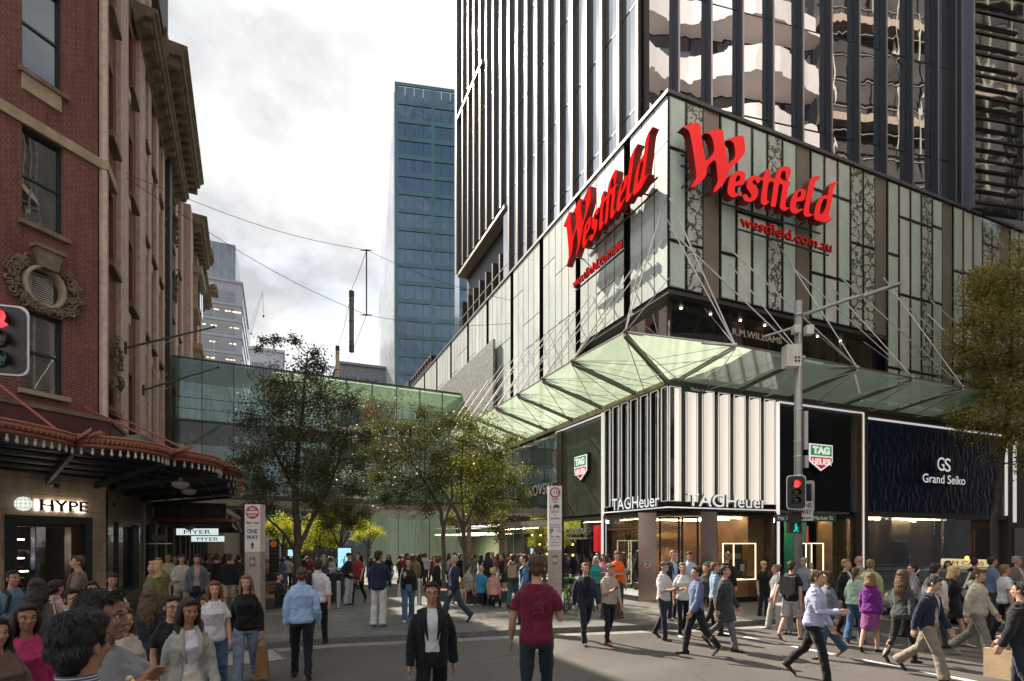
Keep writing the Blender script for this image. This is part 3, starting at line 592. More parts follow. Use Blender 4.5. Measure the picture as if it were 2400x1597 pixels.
mb = MB(); mb.fbox(fS, 9.62, 17, -2.2, -2.0, 0, 3.1); mb.fbox(fS, 12.1, 13.4, -.8, -.7, 0, 3.08); mb.fbox(fS, 11.2, 12.05, -.72, -.6, 0, 3.08); mb.fbox(fS, 15.6, 16.6, -.72, -.6, 0, 3.08); mb.fbox(fS, 17.0, 19.25, -.4, -.3, 0, 3.08); mb.build('interior_wall', BRN, SH2)
mb = MB()
for a0 in (9.8, 13.5):
    for i in range(17): mb.fbox(fS, a0, a0 + 1.9, -.9, -.88, 1.25 + i * .105, 1.255 + i * .105 + .04)
mb.build('slat_screen', mat('woven_slat', (.1, .075, .05), .6), SH2)
mb = MB(); mb.fbox(fS, 17.2, 18.6, -.29, -.22, 0, 2.75); mb.build('door', mat('brown_door', (.05, .035, .025), .4), SH2)
mb = MB(); mb.fbox(fS, 12.2, 13.3, -.69, -.66, .8, 1.72); mb.build('display_screen', mat('navy_screen', (.015, .03, .09), .3), SH2)
mb = MB()
for a in (10.4, 11.5, 13.6, 14.4, 15.4): mb.lathe(fS(a, -.45, 3.02), [(0, 0), (.05, 0), (.05, .03), (0, .03)], 8)
mb.build('downlight', lamp('warm_downlight', (1, .82, .55), 12), SH2)
mb = MB()
for a in (9.9, 11.0, 13.9, 15.2): mb.fbox(fS, a, a + .5, -.6, -.2, .15, .95)
mb.build('display_plinth', mat('navy_plinth', (.02, .03, .06), .4), SH2)
GSL.build('strip_light', lamp('interior_fill_strip', (1, .8, .55), 70), SH2)  # strips added under the ceiling to brighten the dark interior
sign('shop_sign', 'white blackletter GS monogram and shop name on the rippled navy fascia', (26, 14.4, 5), [('G', .8, (25.46, 14.44, 5.1), SD, .48), ('S', .8, (25.95, 14.44, 5.08), SD, .42), ('Grand Seiko', .52, (24.49, 14.44, 4.56), SD, 2.92)])
sign('window_lettering', 'tiny white monogram and shop name on the taupe wall inside the window', (24, 15, 2.2), [('GS', .22, (24.15, 15.18, 2.28), SD, .3), ('Grand Seiko', .15, (23.85, 15.18, 2.1), SD, .95)])
# neighbours further along
SH3 = thing('pale_hoarding_shop', 'black framed shopfront with a pale mauve panel at the right edge', 'shop', (31.3, CY0, 0))
mb = MB(); mb.fbox(fS, 19.62, 30, -.4, -.1, 0, 7.25); mb.build('shop_wall', BLK, SH3)
mb = MB(); mb.fbox(fS, 20.0, 24, -.09, -.02, .1, 2.75); mb.build('pale_panel', mat('mauve_panel', (.38, .34, .37), .5), SH3)
mb = MB(); mb.fbox(fS, 19.95, 20.0, -.1, .02, 3.0, 7.1); mb.build('edge_light', LED, SH3)
# crystal shop on the mall and glass fronts beyond
SH4 = thing('crystal_shop', 'teal glass fronted shop beside the slate panel under the canopy', 'shop', (CX0, 22.4, 0))
TEAL = glassy('teal_glass', (.03, .13, .16), .25, .04, .25, .012, 1.2, see_tint=(.5, .8, .85))
for a in range(5): m = MB(); m.fquad(fW, 7.9 + a * 1.3, 9.16 + a * 1.3, -.1, 3.2, 7.1); m.build('upper_glass', TEAL, SH4)
for a in range(5): m = MB(); m.fquad(fW, 7.9 + a * 1.3, 9.16 + a * 1.3, -.15, gz(0, 24), 2.85); m.build('shop_window', SG, SH4)
mb = MB(); mb.fbox(fW, 7.85, 14.4, -.2, .1, 2.86, 3.14); mb.build('lintel', mat('pale_stone', (.42, .4, .35), .6), SH4)
mb = MB(); mb.fbox(fW, 7.8, 14.4, -3.2, -3.0, -.5, 7.2); mb.build('interior_wall', mat('indigo_wall', (.03, .03, .08), .6), SH4)
mb = MB(); mb.fbox(fW, 8.0, 8.04, .0, .03, .2, 2.4); mb.build('neon_line', lamp('blue_neon', (.1, .15, 1), 5), SH4)
mb = MB()
for k in range(12): mb.lathe(fW(8.4 + (k % 6) * .9, -1.2 - .5 * (k // 6), 1.4 + .5 * (k % 3)), [(0, 0), (.06, .02), (.06, .1), (0, .12)], 8)
mb.build('display_lamp', lamp('amber_lamp', (1, .6, .25), 6), SH4)
sign('shop_sign', 'tall white SWAROVSKI lettering on the teal glass beside the tree', (11.7, 25, 4.4), [('SWAROVSKI', .72, (11.66, 26.9, 4.35), WDn, 4.3, WL2)])
SH5 = thing('clothing_shop', 'warmly lit clothing shop behind the benches on the mall', 'shop', (CX0, 29, -.4))
mb = MB(); mb.fbox(fW, 14.5, 20.5, -4.2, -4.0, -.8, 4); mb.build('interior_wall', mat('amber_wall', (.35, .2, .1), .7), SH5)
mb = MB(); mb.fbox(fW, 14.45, 20.5, -.2, .05, 3.3, 4.1); mb.fbox(fW, 14.45, 14.7, -.2, .05, -.8, 3.3); mb.fbox(fW, 20.3, 20.5, -.2, .05, -.8, 3.3); mb.build('shopfront_frame', mat('tan_frame', (.3, .22, .15), .5), SH5)
mb = MB()
for k in range(6): mb.fbox(fW, 15 + k * .9, 15.5 + k * .9, -2.6, -2.5, 2.9, 2.95)
mb.build('strip_light', WARM, SH5)
for k in range(10):
    m = MB(); m.fbox(fW, 15.0 + k * .5, 15.35 + k * .5, -1.9, -1.6, .1, 1.1 + .1 * (k % 3)); m.build('garment', mat('garment_%d' % (k % 4), ((.3, .05, .04), (.05, .05, .07), (.4, .3, .2), (.08, .12, .1))[k % 4], .9), SH5)
# big glass fronts of the arcade beyond
SH6 = thing('glass_arcade', 'tall green glass arcade front with dark posts beyond the footbridge', 'building', (CX0, 36, -.6))
GG = glassy('green_arcade_glass', (.2, .27, .19), .42, .03, .3, .015, .8, see_tint=(.7, .85, .75), fres=False)
for k in range(16):
    m = MB(); a = 20.6 + k * 2.6; m.fquad(fW, a, a + 2.55, -.1, -1.4, 7.3); m.build('glass_pane', GG, SH6)
for k in (0, 4, 9): mb = MB(); mb.fbox(fW, 20.5 + k * 2.6, 20.6 + k * 2.6, -.12, -.06, -1.4, 7.3); mb.build('post', M_DGREY, SH6)
mb = MB(); mb.fbox(fW, 20.6, 62, -6.2, -6, -1.4, 7.3); mb.build('interior_wall', mat('pale_interior', (.4, .45, .28), .7), SH6)
for a in (24, 31): m = MB(); m.lathe(fW(a, -2.6, 2.6), [(0, .0), (1.9, .02), (2.0, .08), (1.9, .14), (0, .16)], 32); m.build('ring_lamp', lamp('pale_ring', (1, .95, .8), 2.5), SH6)

# ================================================================ glass canopy
def canopymat(name, tint, gl=.1):
    m, nt, b = newmat(name); out = nt.nodes['Material Output']; nt.nodes.remove(b); co = coord(nt)
    tl = nd(nt, 'ShaderNodeBsdfTranslucent'); df = nd(nt, 'ShaderNodeBsdfDiffuse'); tr = nd(nt, 'ShaderNodeBsdfTransparent'); g = nd(nt, 'ShaderNodeBsdfGlossy', Roughness=.05)
    n = noise(nt, 5, 7, .7, mapv(nt, co, (1, 1, 1)), 1.2); l = noise(nt, .8, 4, .6, co)
    c = mixc(nt, ramp(nt, n, .35, .68), tuple(x * .5 for x in tint), tint); c = mixc(nt, mathn(nt, 'MULTIPLY', ramp(nt, l, .35, .7), .3), c, tuple(x * .55 for x in tint))
    for s in (tl, df): nt.links.new(c, s.inputs[0])
    tr.inputs[0].default_value = (.84, .95, .89, 1)
    a = nd(nt, 'ShaderNodeMixShader'); a.inputs[0].default_value = .06; nt.links.new(tl.outputs[0], a.inputs[1]); nt.links.new(df.outputs[0], a.inputs[2])
    b2 = nd(nt, 'ShaderNodeMixShader'); nt.links.new(ramp(nt, n, .4, .75, (.22,) * 3, (.6,) * 3), b2.inputs[0]); nt.links.new(a.outputs[0], b2.inputs[1]); nt.links.new(tr.outputs[0], b2.inputs[2])
    c2 = nd(nt, 'ShaderNodeMixShader'); fr = nd(nt, 'ShaderNodeLayerWeight', Blend=.3); nt.links.new(mathn(nt, 'MULTIPLY_ADD', fr.outputs['Fresnel'], .22, gl * .3), c2.inputs[0]); nt.links.new(b2.outputs[0], c2.inputs[1]); nt.links.new(g.outputs[0], c2.inputs[2])
    nt.links.new(c2.outputs[0], out.inputs[0]); return m
CANG = canopymat('patterned_canopy_glass', (.66, .82, .62)); RUST = mat('rust_steel', (.13, .075, .05), .6, .3); GALV = mat('galvanised_rod', (.5, .48, .46), .35, .8); BEAM = mat('canopy_beam', (.1, .1, .075), .5)
CAN = thing('glass_canopy', 'patterned green glass canopy on steel rods wrapped round the shopping centre corner', 'canopy', (CX0, CY0, 7.3))
wt = [16.1, 18.3, 20.6, 23.0, 25.4, 27.8, 30.2, 32.6, 35.0]; st_ = [11.9, 14.6, 17.0, 19.8, 22.6, 25.4, 28.2, 31.0, 33.8]
ct = (9.0, 13.05, 8.0); ZI = 7.34
def slab(ps, name='glass_panel', th=.025):
    m = MB(); m.quad(*ps); return m.build(name, CANG, CAN)
W_ = lambda y: (9.0, y, 8.1); Wi = lambda y: (CX0 - .05, y, ZI)
S_ = lambda x: (x, 11.9, 7.65); Si = lambda x: (x, CY0 - .05, ZI)
g_ = .04
slab([ct, (CX0 - .05, CY0 - .05, ZI), Wi(16.1 - g_), W_(16.1 - g_)]); slab([ct, S_(11.9 - g_), Si(11.9 - g_), (CX0 - .05, CY0 - .05, ZI)])
for a, b in zip(wt, wt[1:]): slab([W_(a + g_), Wi(a + g_), Wi(b - g_), W_(b - g_)])
for a, b in zip(st_, st_[1:]): slab([S_(a + g_), S_(b - g_), Si(b - g_), Si(a + g_)])
def bar(p, q, w, h, name, m, dz=0):
    p, q = Vector(p), Vector(q); d = (q - p).normalized(); s = d.cross(Vector((0, 0, 1))).normalized() * w / 2; u = Vector((0, 0, -h))
    b = MB(); b.hexa([p - s + u, p + s + u, q + s + u, q - s + u, p - s, p + s, q + s, q - s]); return b.build(name, m, CAN)
dn_ = lambda p, z: (p[0], p[1], p[2] - z)
def rod(mb, p, q, r=.018): mb.tube([p, q], r, 6)
bar(dn_(ct, .03), (CX0 - .1, CY0 - .1, ZI - .04), .1, .14, 'canopy_beam', BEAM)
for y in wt: bar(dn_(W_(y), .03), dn_(Wi(y), .03), .07, .12, 'canopy_beam', BEAM)
for x in st_: bar(dn_(S_(x), .03), dn_(Si(x), .03), .05, .08, 'canopy_beam', BEAM)
tipsW = [ct] + [W_(y) for y in wt]; tipsS = [ct] + [S_(x) for x in st_]
for i, p in enumerate(tipsW):
    m = MB(); y = p[1]
    lo = dn_(p, .12); rod(m, p, lo, .03); rod(m, lo, (CX0 - .06, y + .9, 7.2), .014); rod(m, lo, (CX0 - .06, y - 1.3 if i else y + 1.6, 7.2), .014); rod(m, lo, (CX0 - .06, y + 2.6, 7.22), .014)
    rod(m, p, (CX0 - .04, y + .1 if i else CY0 + .05, 11.9 if i else 13.3), .022); rod(m, p, (CX0 - .04, y - 1.4 if i else CY0 + 1.4, 12.0), .018); rod(m, p, (CX0 - .04, y + 1.3, 10.6), .012)
    m.build('tie_rod', GALV if i else GALV, CAN)
    m = MB(); m.ell(p, (.07, .07, .07), 8, 6); m.tube([p, (p[0] + .5, p[1], p[2] + .02)], [.05, .03], 6); m.build('node_bracket', RUST, CAN)
for i, p in enumerate(tipsS[1:]):
    m = MB(); x = p[0]; lo = dn_(p, .12); rod(m, p, lo, .025)
    rod(m, lo, (x + 1.3, CY0 - .06, 7.2), .013); rod(m, lo, (x - 1.3, CY0 - .06, 7.2), .013)
    rod(m, p, (max(x - 3.0, CX0 + .02), CY0 - .05, 13.2 if i == 0 else 12.2), .022); rod(m, p, (x - .4, CY0 - .05, 11.6 if i % 2 else 12.6), .018); rod(m, p, (x + 1.2, CY0 - .05, 9.9), .012); m.build('tie_rod', GALV, CAN)
    m = MB(); m.ell(p, (.07, .07, .07), 8, 6); m.tube([p, (p[0] - .9, p[1] + .35, p[2] + .05)], [.05, .03], 6); m.build('node_bracket', GALV, CAN)
mb = MB(); mb.tube(tipsW, .03, 6); mb.build('edge_rail', GALV, CAN); mb = MB(); mb.tube(tipsS, .03, 6); mb.build('edge_rail', GALV, CAN)
mb = MB(); mb.fbox(fW, .0, 23, .0, .16, 7.16, 7.3); mb.build('wall_beam', mat('brass_beam', (.3, .26, .16), .4, .4, .4), CAN)
mb = MB(); mb.fbox(fS, -.16, 22.5, .0, .1, 7.16, 7.33); mb.build('wall_beam', M_DGREY, CAN)
mb = MB(); mb.fbox(fS, .05, 22, -.4, -.02, 7.34, 7.6); mb.fbox(fW, .05, 23, -.4, -.02, 7.34, 7.6); mb.build('ledge', M_DGREY, CAN)

# ================================================================ red wall signs
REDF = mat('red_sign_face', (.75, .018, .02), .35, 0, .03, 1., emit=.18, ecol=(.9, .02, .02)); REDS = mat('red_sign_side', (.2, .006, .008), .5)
def bigsign(lab, org, du, dn, su, urlo, urlw, emi):
    t = thing('wall_sign', lab, 'sign', org)
    for k, ps in LET.items():
        ps = [smoothpoly(p, 1) for p in ps]
        # shared frame: lowest letter bounds measured from the org point
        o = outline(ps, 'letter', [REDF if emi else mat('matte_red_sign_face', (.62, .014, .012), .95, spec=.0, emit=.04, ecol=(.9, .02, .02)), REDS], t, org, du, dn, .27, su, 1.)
        n = Vector(dn).normalized()
        for p in o.data.polygons: p.material_index = 0 if p.normal.dot(n) > .8 else 1
    text('westfield.com.au', .52, 'web_address', mat('matte_red_letter', (.6, .016, .014), .95, spec=0., emit=.06, ecol=(.9, .03, .03)), t, urlo, du, dn, .08, urlw, .0, side=REDS)
    m = MB(); d = Vector(du).normalized(); n = Vector(dn).normalized(); O = Vector(org)
    for (a, b, z) in ((.0, 1.9, 3.1), (.0, 1.9, 2.75), (1.7, 6.4, 2.35), (1.7, 6.4, 1.95)):
        p, q = O + d * a * su - n * .3 + Vector((0, 0, z)), O + d * b * su - n * .3 + Vector((0, 0, z)); m.tube([p, q], .035, 6)
    for a in (.2, 1.2, 2.6, 4.2, 5.6): p = O + d * a * su - n * .25 + Vector((0, 0, 2.2)); m.tube([p, p - n * .5], .03, 6)
    p = Vector(urlo) - n * .06; m.tube([p - Vector((0, 0, .06)), p - Vector((0, 0, .06)) + d * urlw], .035, 6)
    m.build('support_frame', M_DGREY, t)
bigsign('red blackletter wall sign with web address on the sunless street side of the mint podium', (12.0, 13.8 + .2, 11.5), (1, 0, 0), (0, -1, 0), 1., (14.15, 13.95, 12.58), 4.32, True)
bigsign('red blackletter wall sign with web address casting shadows on the mall side of the podium', (10.95 + .15, 20.1, 11.62), (0, -1, 0), (-1, 0, 0), .84, (11.2, 19.85, 12.45), 3.5, False)
# street name blade on the corner
t = thing('street_sign', 'small dark green Market St blade hanging under the canopy corner', 'street sign', (12.2, 14.2, 7.0))
mb = MB(); mb.box(12.1, 13.0, 14.3, 14.34, 6.98, 7.16); mb.build('blade', mat('sign_dark_green', (.01, .05, .04), .4), t)
text('Market St', .15, 'lettering', mat('emblem_white', (.75,) * 3), t, (12.4, 14.3, 7.03), (1, 0, 0), (0, -1, 0), .01, .55)
# ================================================================ finned tower on the podium
TOW = thing('finned_tower', 'glass office tower with dark vertical fins rising from the mint podium', 'tower', (13, 17.5, ROOF))
fTW = frame(13.0, 17.5, 0, 1, -1, 0); fTS = frame(13.0, 17.5, .989, -.148, -.148, -.989)
GWEST = glassy('pale_mirror_glass', (.06, .09, .11), .55, .085, 0, .004, .25, gl=(.93, .96, 1)); GSOUTH = glassy('dark_mirror_glass', (.025, .03, .04), .48, .006, 0, .007, .6, gl=(.82, .87, .97))
FIN = mat('bronze_fin', (.085, .07, .06), .45, .3, .1); SILV = mat('silver_mullion', (.36, .36, .42), .3, .8, .06)
TOP = 47.5
mb = MB(); mb.prism([(13.6, 17.9, 16.5), (29.5, 15.6, 16.5), (42, 17, 16.5), (42, 41.0, 16.5), (13.6, 41.0, 16.5)], (0, 0, TOP - 17)); mb.build('tower_core', M_DARK, TOW)
fins = [.32 + 1.29 * k for k in range(31)]
for k, y in enumerate(fins[:-1]):
    y1 = fins[k + 1]; far = 13.9 < y < 23.2
    if y > 23.6: continue
    m = MB()
    zs = [16.6] + [z for z in np.arange(19.2, TOP, 4.15)] + [TOP]
    for z0, z1 in zip(zs, zs[1:]):
        o = 0 if not far or (z0 > 22.5) else -.9
        m.fquad(fTW, y1 - .03, y + .03, o, z0 + .03, z1 - .03)
    m.build('glass_strip', GWEST, TOW)
mb = MB()
for z in np.arange(19.2, TOP, 4.15): mb.fbox(fTW, .05, 23.6, -.05, .015, z - .03, z + .03)
mb.build('floor_joint', M_DGREY, TOW)
for k, y in enumerate(fins):
    if y > 23.6: break
    m = MB()
    if y < 13.9: m.fbox(fTW, y - .08, y + .08, .01, .19, 16.6, TOP)
    elif y < 18.0: m.fbox(fTW, y - .08, y + .08, .01, .19, 22.9, TOP)
    else: m.fbox(fTW, y - .08, y + .08, .01, .19, 22.9, 34.6); m.fbox(fTW, y - .08, y + .08, .01, .19, 35.2, TOP)
    m.build('fin', FIN, TOW)
    if y >= 13.9: m = MB(); m.fbox(fTW, y - .1, y + .1, -.9, -.25, 16.6, 20.75); m.build('lower_fin', FIN, TOW)
for q in ((14.0, -1.0, .15, 22.65, 22.88), (18.0, .02, .2, 34.75, 35.0)): mb = MB(); mb.fbox(fTW, q[0], 23.7, *q[1:]); mb.build('soffit', mat('pale_soffit', (.33, .29, .25), .5), TOW)
mb = MB(); mb.fbox(fTW, 23.6, 23.72, -.9, .24, 22.9, TOP); mb.build('end_wall', mat('pale_bronze', (.3, .26, .24), .4, .4), TOW)
mb = MB(); mb.fbox(fTW, -.1, .14, -.1, .02, 16.6, TOP); mb.build('corner_mullion', M_DARK, TOW)
# street face
for k in range(11):
    a0 = 0.12 if k == 0 else 1.21 + 1.43 * (k - 1); a1 = 1.21 + 1.43 * k if k < 10 else 15.1
    m = MB()
    zs = [16.6, 19.28, 23.43, 27.58, 31.73, 35.88, 40.03, 44.2, TOP]
    for i, (z0, z1) in enumerate(zip(zs, zs[1:])): q = [.003 * (((k * 7 + i * 3 + j * 5) % 7) - 3) for j in range(4)]; m.quad(fTS(a0 + .02, q[0], z0 + .02), fTS(a1 - .02, q[1], z0 + .02), fTS(a1 - .02, q[2], z1 - .02), fTS(a0 + .02, q[3], z1 - .02))
    m.build('glass_strip', GSOUTH, TOW)
    m = MB(); m.fbox(fTS, a1 - .05, a1 + .03, .01, .28, 16.6, TOP); m.fbox(fTS, a1 + .03, a1 + .11, .01, .27, 16.6, TOP, 1); m.build('mullion', [M_DARK, SILV], TOW)
mb = MB()
for z in (19.28, 23.43, 27.58, 31.73, 35.88, 40.03, 44.2): mb.fbox(fTS, .1, 15.1, -.03, .012, z - .025, z + .025)
mb.build('floor_joint', M_DARK, TOW)
# louvred tower beside it
LTW = thing('louvred_tower', 'dark tower face with horizontal louvre blades right of the mirrored glass', 'tower', (28, 15, ROOF))
fLT = frame(13.0, 17.5, .978, -.208, -.208, -.978)
DGL = glassy('dark_blue_glass', (.05, .05, .05), .28, .03, 0, .02, .4)
mb = MB(); mb.fquad(fLT, 15.22, 18.4, -.3, 16.6, TOP); mb.build('glass_strip', DGL, LTW)
for k in range(33):
    z = 16.9 + k * .93; m = MB(); m.hexa([fLT(15.2, -.08, z), fLT(18.4, -.08, z), fLT(18.4, .05, z - .03), fLT(15.2, .05, z - .03), fLT(15.2, -.08, z + .09), fLT(18.4, -.08, z + .09), fLT(18.4, .05, z + .06), fLT(15.2, .05, z + .06)]); m.build('louvre', M_DARK, LTW)
mb = MB(); mb.fbox(fLT, 15.12, 15.2, -.3, .15, 16.6, TOP); mb.build('edge_frame', SILV, LTW)
TT = thing('teal_tower', 'dark teal glass tower at the top right edge of the view', 'tower', (40, 24, 0))
TGL = glassy('teal_tower_glass', (.008, .05, .07), .14, .04, 0, .03, .5, gl=(.5, .8, .95))
for k in range(6):
    m = MB()
    for i in range(13): m.box(36.5 + k * 3.6, 40.0 + k * 3.6, 24, 24.2, 16 + i * 3.6, 19.5 + i * 3.6)
    m.build('glass_strip', TGL, TT)
mb = MB(); mb.box(36, 58, 24.25, 50, 0, 62); mb.build('tower_core', M_DARK, TT)
# ================================================================ distant buildings down the street
BT = thing('blue_glass_tower', 'tall blue gridded glass tower standing behind the finned tower', 'tower', (21.5, 110.4, 0))
BGL = glassy('blue_grid_glass', (.012, .032, .07), .14, .03, 0, .08, .3, gl=(.5, .68, .85)); BGF = mat('teal_spandrel', (.035, .13, .16), .25, 0, .3, .2, coat=.3)
bx, by = 11.95 / 12.28, -2.83 / 12.28
fB = frame(21.5, 110.4, bx, by, by, -bx)
mb = MB(); mb.fbox(fB, .1, 30, -30, -.3, -2, 91.5); mb.build('tower_core', mat('tower_dark', (.02, .04, .06), .4), BT)
for i in range(25):
    z = 3 + i * 3.6
    m = MB(); m.fbox(fB, 0, 30, -.2, .05, z, z + .85); b = m.build('spandrel', BGF, BT)
    m = MB()
    for k in range(17): m.fquad(fB, .25 + k * 1.8, 2.0 + k * 1.8, -.1, z + .87, z + 3.58)
    m.build('window_band', BGL, BT)
mb = MB()
for a in (0, 7.2, 14.6, 22): mb.fbox(fB, a, a + .7, -.2, .1, -2, 93.1)
mb.build('pier', BGF, BT)
mb = MB(); mb.fbox(fB, 0, 30, -.2, .12, 93.1, 93.7); mb.build('parapet', BGF, BT)
mb = MB(); mb.hexa([fB(-.2, -.4, -2), fB(0, -.4, -2), fB(0, -18, -2), fB(-6.5, -18, -2), fB(-.2, -.4, 92), fB(0, -.4, 92), fB(0, -18, 86), fB(-3.2, -18, 86)]); mb.build('sunlit_side', glassy('sunlit_tone_side_glass', (.6, .62, .66), .25, .1, 0, .03, .3), BT)  # sunlight on this side is put into its pale glass colour
mb = MB()
r2 = random.Random(4)
for i in range(24): a = r2.uniform(.6, 13); z = 3 + r2.randrange(5, 23) * 3.6 + 2.4; mb.fbox(fB, a, a + .1, -.09, -.06, z, z + .45)
pass
def officeblock(name, lab, x0, x1, y0, y1, z, fh, cw, win, wall, top=None, sp=1.5, cat='building'):
    t = thing(name, lab, cat, ((x0 + x1) / 2, y0, 0))
    m = MB(); m.box(x0 + .2, x1 - .2, y0 + .25, y1, -2, z); m.build('wall', wall, t)
    n = int((z - 2) / fh)
    for i in range(n):
        zz = z - 1.2 - (i + 1) * fh
        if zz < 5: break
        m = MB()
        k = 0; x = x0 + .6
        while x + cw < x1 - .3:
            m.box(x, x + cw, y0 + .12, y0 + .2, zz + .2, zz + fh - sp + .2); x += cw + .7
        m.box(x1 - .19, x1 - .1, y0 + 1.5, y1 - 1, zz + .2, zz + fh - sp + .2)
        m.build('window_band', win, t)
        m = MB(); m.box(x0, x1, y0, y0 + .25, zz - sp + .9, zz + .1); m.box(x1 - .2, x1 + .02, y0 + .25, y1, zz - sp + .9, zz + .1); m.build('spandrel', wall, t)
    m = MB(); m.box(x0 - .1, x1 + .1, y0 - .1, y1, z, z + .5); m.build('parapet', wall, t)
    return t
CONC = mat('pale_concrete', (.36, .38, .42), .7, 0, .12, .3); WIN = glassy('office_window', (.02, .025, .035), .15, .03, 0, .05, .3)
o = officeblock('grey_office_tower', 'grey concrete office tower with banded windows behind the brick building', -30, -8.2, 157, 190, 68, 4.1, 4.3, WIN, CONC)
mb = MB(); mb.box(-22, -10, 160, 180, 68.5, 79); mb.prism([(-13, 159.5, 68.5), (-9.5, 159.5, 68.5), (-13, 159.5, 79)], (0, 12, 0)); mb.build('roof_plant_room', WIN, o)
mb = MB()
for i in range(8): mb.box(-22 + i * 1.6, -21.8 + i * 1.6, 159.8, 160, 68.5, 79)
mb.build('roof_frame', CONC, o)
mb = MB(); r2 = random.Random(9)
for i in range(70): x = r2.uniform(-20, -9); z = 68 - 1.2 - r2.randrange(2, 9) * 4.1 + 1.9; mb.box(x, x + .5, 157.08, 157.11, z, z + .18)
mb.build('office_light', lamp('office_lamp_warm', (1, .7, .35), 1.2), o)
officeblock('white_office_block', 'small white and grey office block peeping over the footbridge behind the wispy treetop', -5.2, 1.3, 120, 135, 40, 4, 2.1, WIN, mat('white_concrete', (.5, .53, .58), .6))
officeblock('teal_office_block', 'low teal glass office block just left of the blue tower above the footbridge', 11, 21, 116, 140, 38, 3.5, 1.5, BGL, mat('grey_stone', (.2, .22, .23), .6))
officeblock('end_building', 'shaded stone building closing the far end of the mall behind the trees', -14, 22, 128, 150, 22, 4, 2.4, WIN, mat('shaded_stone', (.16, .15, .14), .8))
officeblock('mall_stone_building', 'tan stone shop building further down the left side of the mall', -22, -6.6, 86, 125, 24, 4, 2.4, WIN, mat('tan_stone', (.3, .22, .15), .8))
t = thing('tower_crane', 'thin white tower crane leaning beside the grey office tower', 'crane', (-7, 200, 40))
def lat(mb, p, q, w=.9, n=12):
    p, q = Vector(p), Vector(q); d = (q - p).normalized(); s = d.cross(Vector((0, 1, 0))).normalized() * w / 2
    for k in (-1, 1): mb.tube([p + s * k, q + s * k * .3], .14, 5)
    for i in range(n): a = p.lerp(q, i / n); b = p.lerp(q, (i + 1) / n); mb.tube([a + s * (1 if i % 2 else -1), b + s * (-1 if i % 2 else 1)], .09, 4)
mb = MB(); lat(mb, (-8.5, 200, 70), (-4.5, 200, 85)); mb.build('jib', M_WHITE, t)
mb = MB(); lat(mb, (-8.5, 200, 40), (-8.5, 200, 71)); mb.build('mast', M_WHITE, t)
mb = MB(); mb.tube([(-4.5, 200, 85), (-4.2, 200, 77)], .06, 4); mb.ell((-4.2, 200, 76.6), (.3, .3, .5)); mb.build('hook_line', M_DARK, t)
# ================================================================ buildings on the other side of the street (seen mirrored in the tower glass; they bounce the sun)
BW = mat('cream_balcony', (.72, .64, .6), .6, 0, .06); LV = mat('dark_louvre', (.05, .045, .04), .6)
t = thing('balcony_tower', 'cream banded balcony tower across the street, mirrored in the tower glass', 'building', (24, -2, 0))
mb = MB(); mb.box(13, 34, -24, -3.4, 0, 45); mb.build('wall', LV, t)
for i in range(9):
    z = 6 + i * 4.4; m = MB()
    pts = [(13 + 21 * k / 14, -1.4 - .9 * math.cos((13 + 21 * k / 14) * .55)) for k in range(15)]
    rg = []
    for (x, y) in pts: rg.append([(x, -3.3, z), (x, y, z), (x, y, z + 1.9), (x, -3.3, z + 1.9)])
    m.rings(rg); m.build('balcony', BW, t)
    m = MB()
    for k in range(10): m.box(13.6 + k * 2.05, 15.3 + k * 2.05, -3.4, -3.32, z + 2.0, z + 4.3)
    m.build('window_band', WIN, t)
t = thing('lattice_tower', 'blue glass tower with a white diagonal lattice across the street, mirrored in the tower glass', 'tower', (50, -40, 0))
mb = MB(); mb.box(24, 78, -70, -40, 0, 130); mb.build('glass_wall', glassy('lattice_glass', (.04, .1, .22), .15, .05), t)
mb = MB()
for k in range(10):
    for sgn in (-1, 1):
        p = [Vector((25 + 5.6 * k + 5.6 * sgn * (j % 2) * .5, -39.6, 30 + j * 7)) for j in range(15)]; mb.tube(p, .8, 5)
mb.build('lattice', mat('white_lattice', (.6, .56, .52), .6), t)
t = thing('scaffolded_block', 'dark scaffolded block across the street, mirrored in the tower glass', 'building', (45, -3, 0))
mb = MB(); mb.box(35, 130, -30, -4, 0, 60); mb.build('wall', mat('dark_render', (.06, .05, .045), .8, 0, .5, .3), t)
mb = MB()
for k in range(14): mb.tube([(35.5 + k * 2, -3, 10), (35.5 + k * 2, -3, 59)], .09, 5)
for k in range(24): mb.tube([(35, -3, 10 + k * 2.05), (62, -3, 10 + k * 2.05)], .08, 5)
mb.build('scaffold', mat('scaffold_tube', (.3, .27, .22), .5, .4), t)
mb = MB()
for k in range(6): mb.box(35, 62, -3.9, -3, 11 + k * 8.2, 11.6 + k * 8.2)
mb.build('scaffold_deck', mat('scaffold_board', (.4, .3, .22), .8), t)
officeblock('corner_office', 'grey office block behind the viewpoint on the far corner', -40, -9, -28, -9, 45, 4, 2.6, WIN, CONC)
# ================================================================ red brick department store
LX, LY = -4.67, 19.69
fP = frame(LX, LY, -.0448, .999, .999, .0448)            # mall face (along, out)
fC = frame(LX, LY, -.7071, -.7071, .7071, -.7071)        # chamfered corner face
BRICK = brickmat('red_brick', (.18, .054, .044), (.25, .08, .062), (.28, .19, .16), .23, .0775, .012, .5, .22)
STONE = brickmat('stone_block', (.6, .44, .31), (.66, .5, .36), (.24, .17, .12), 1.25, .42, .008, .3, .25, .75)
SAND = mat('sandstone', (.4, .31, .21), .8, 0, .25, 2.5, .4, 30); PINK = mat('pink_sandstone', (.6, .44, .37), .8, 0, .22, 5, .5, 24); TRIM = mat('dark_green_joinery', (.012, .035, .03), .4)
BSTONE = mat('brown_stone', (.2, .15, .1), .85, 0, .4, 2, .6, 18)
BB = thing('brick_department_store', 'tall red brick department store with sandstone bands, oval window and carved cornices', 'building', (LX, LY, 0))
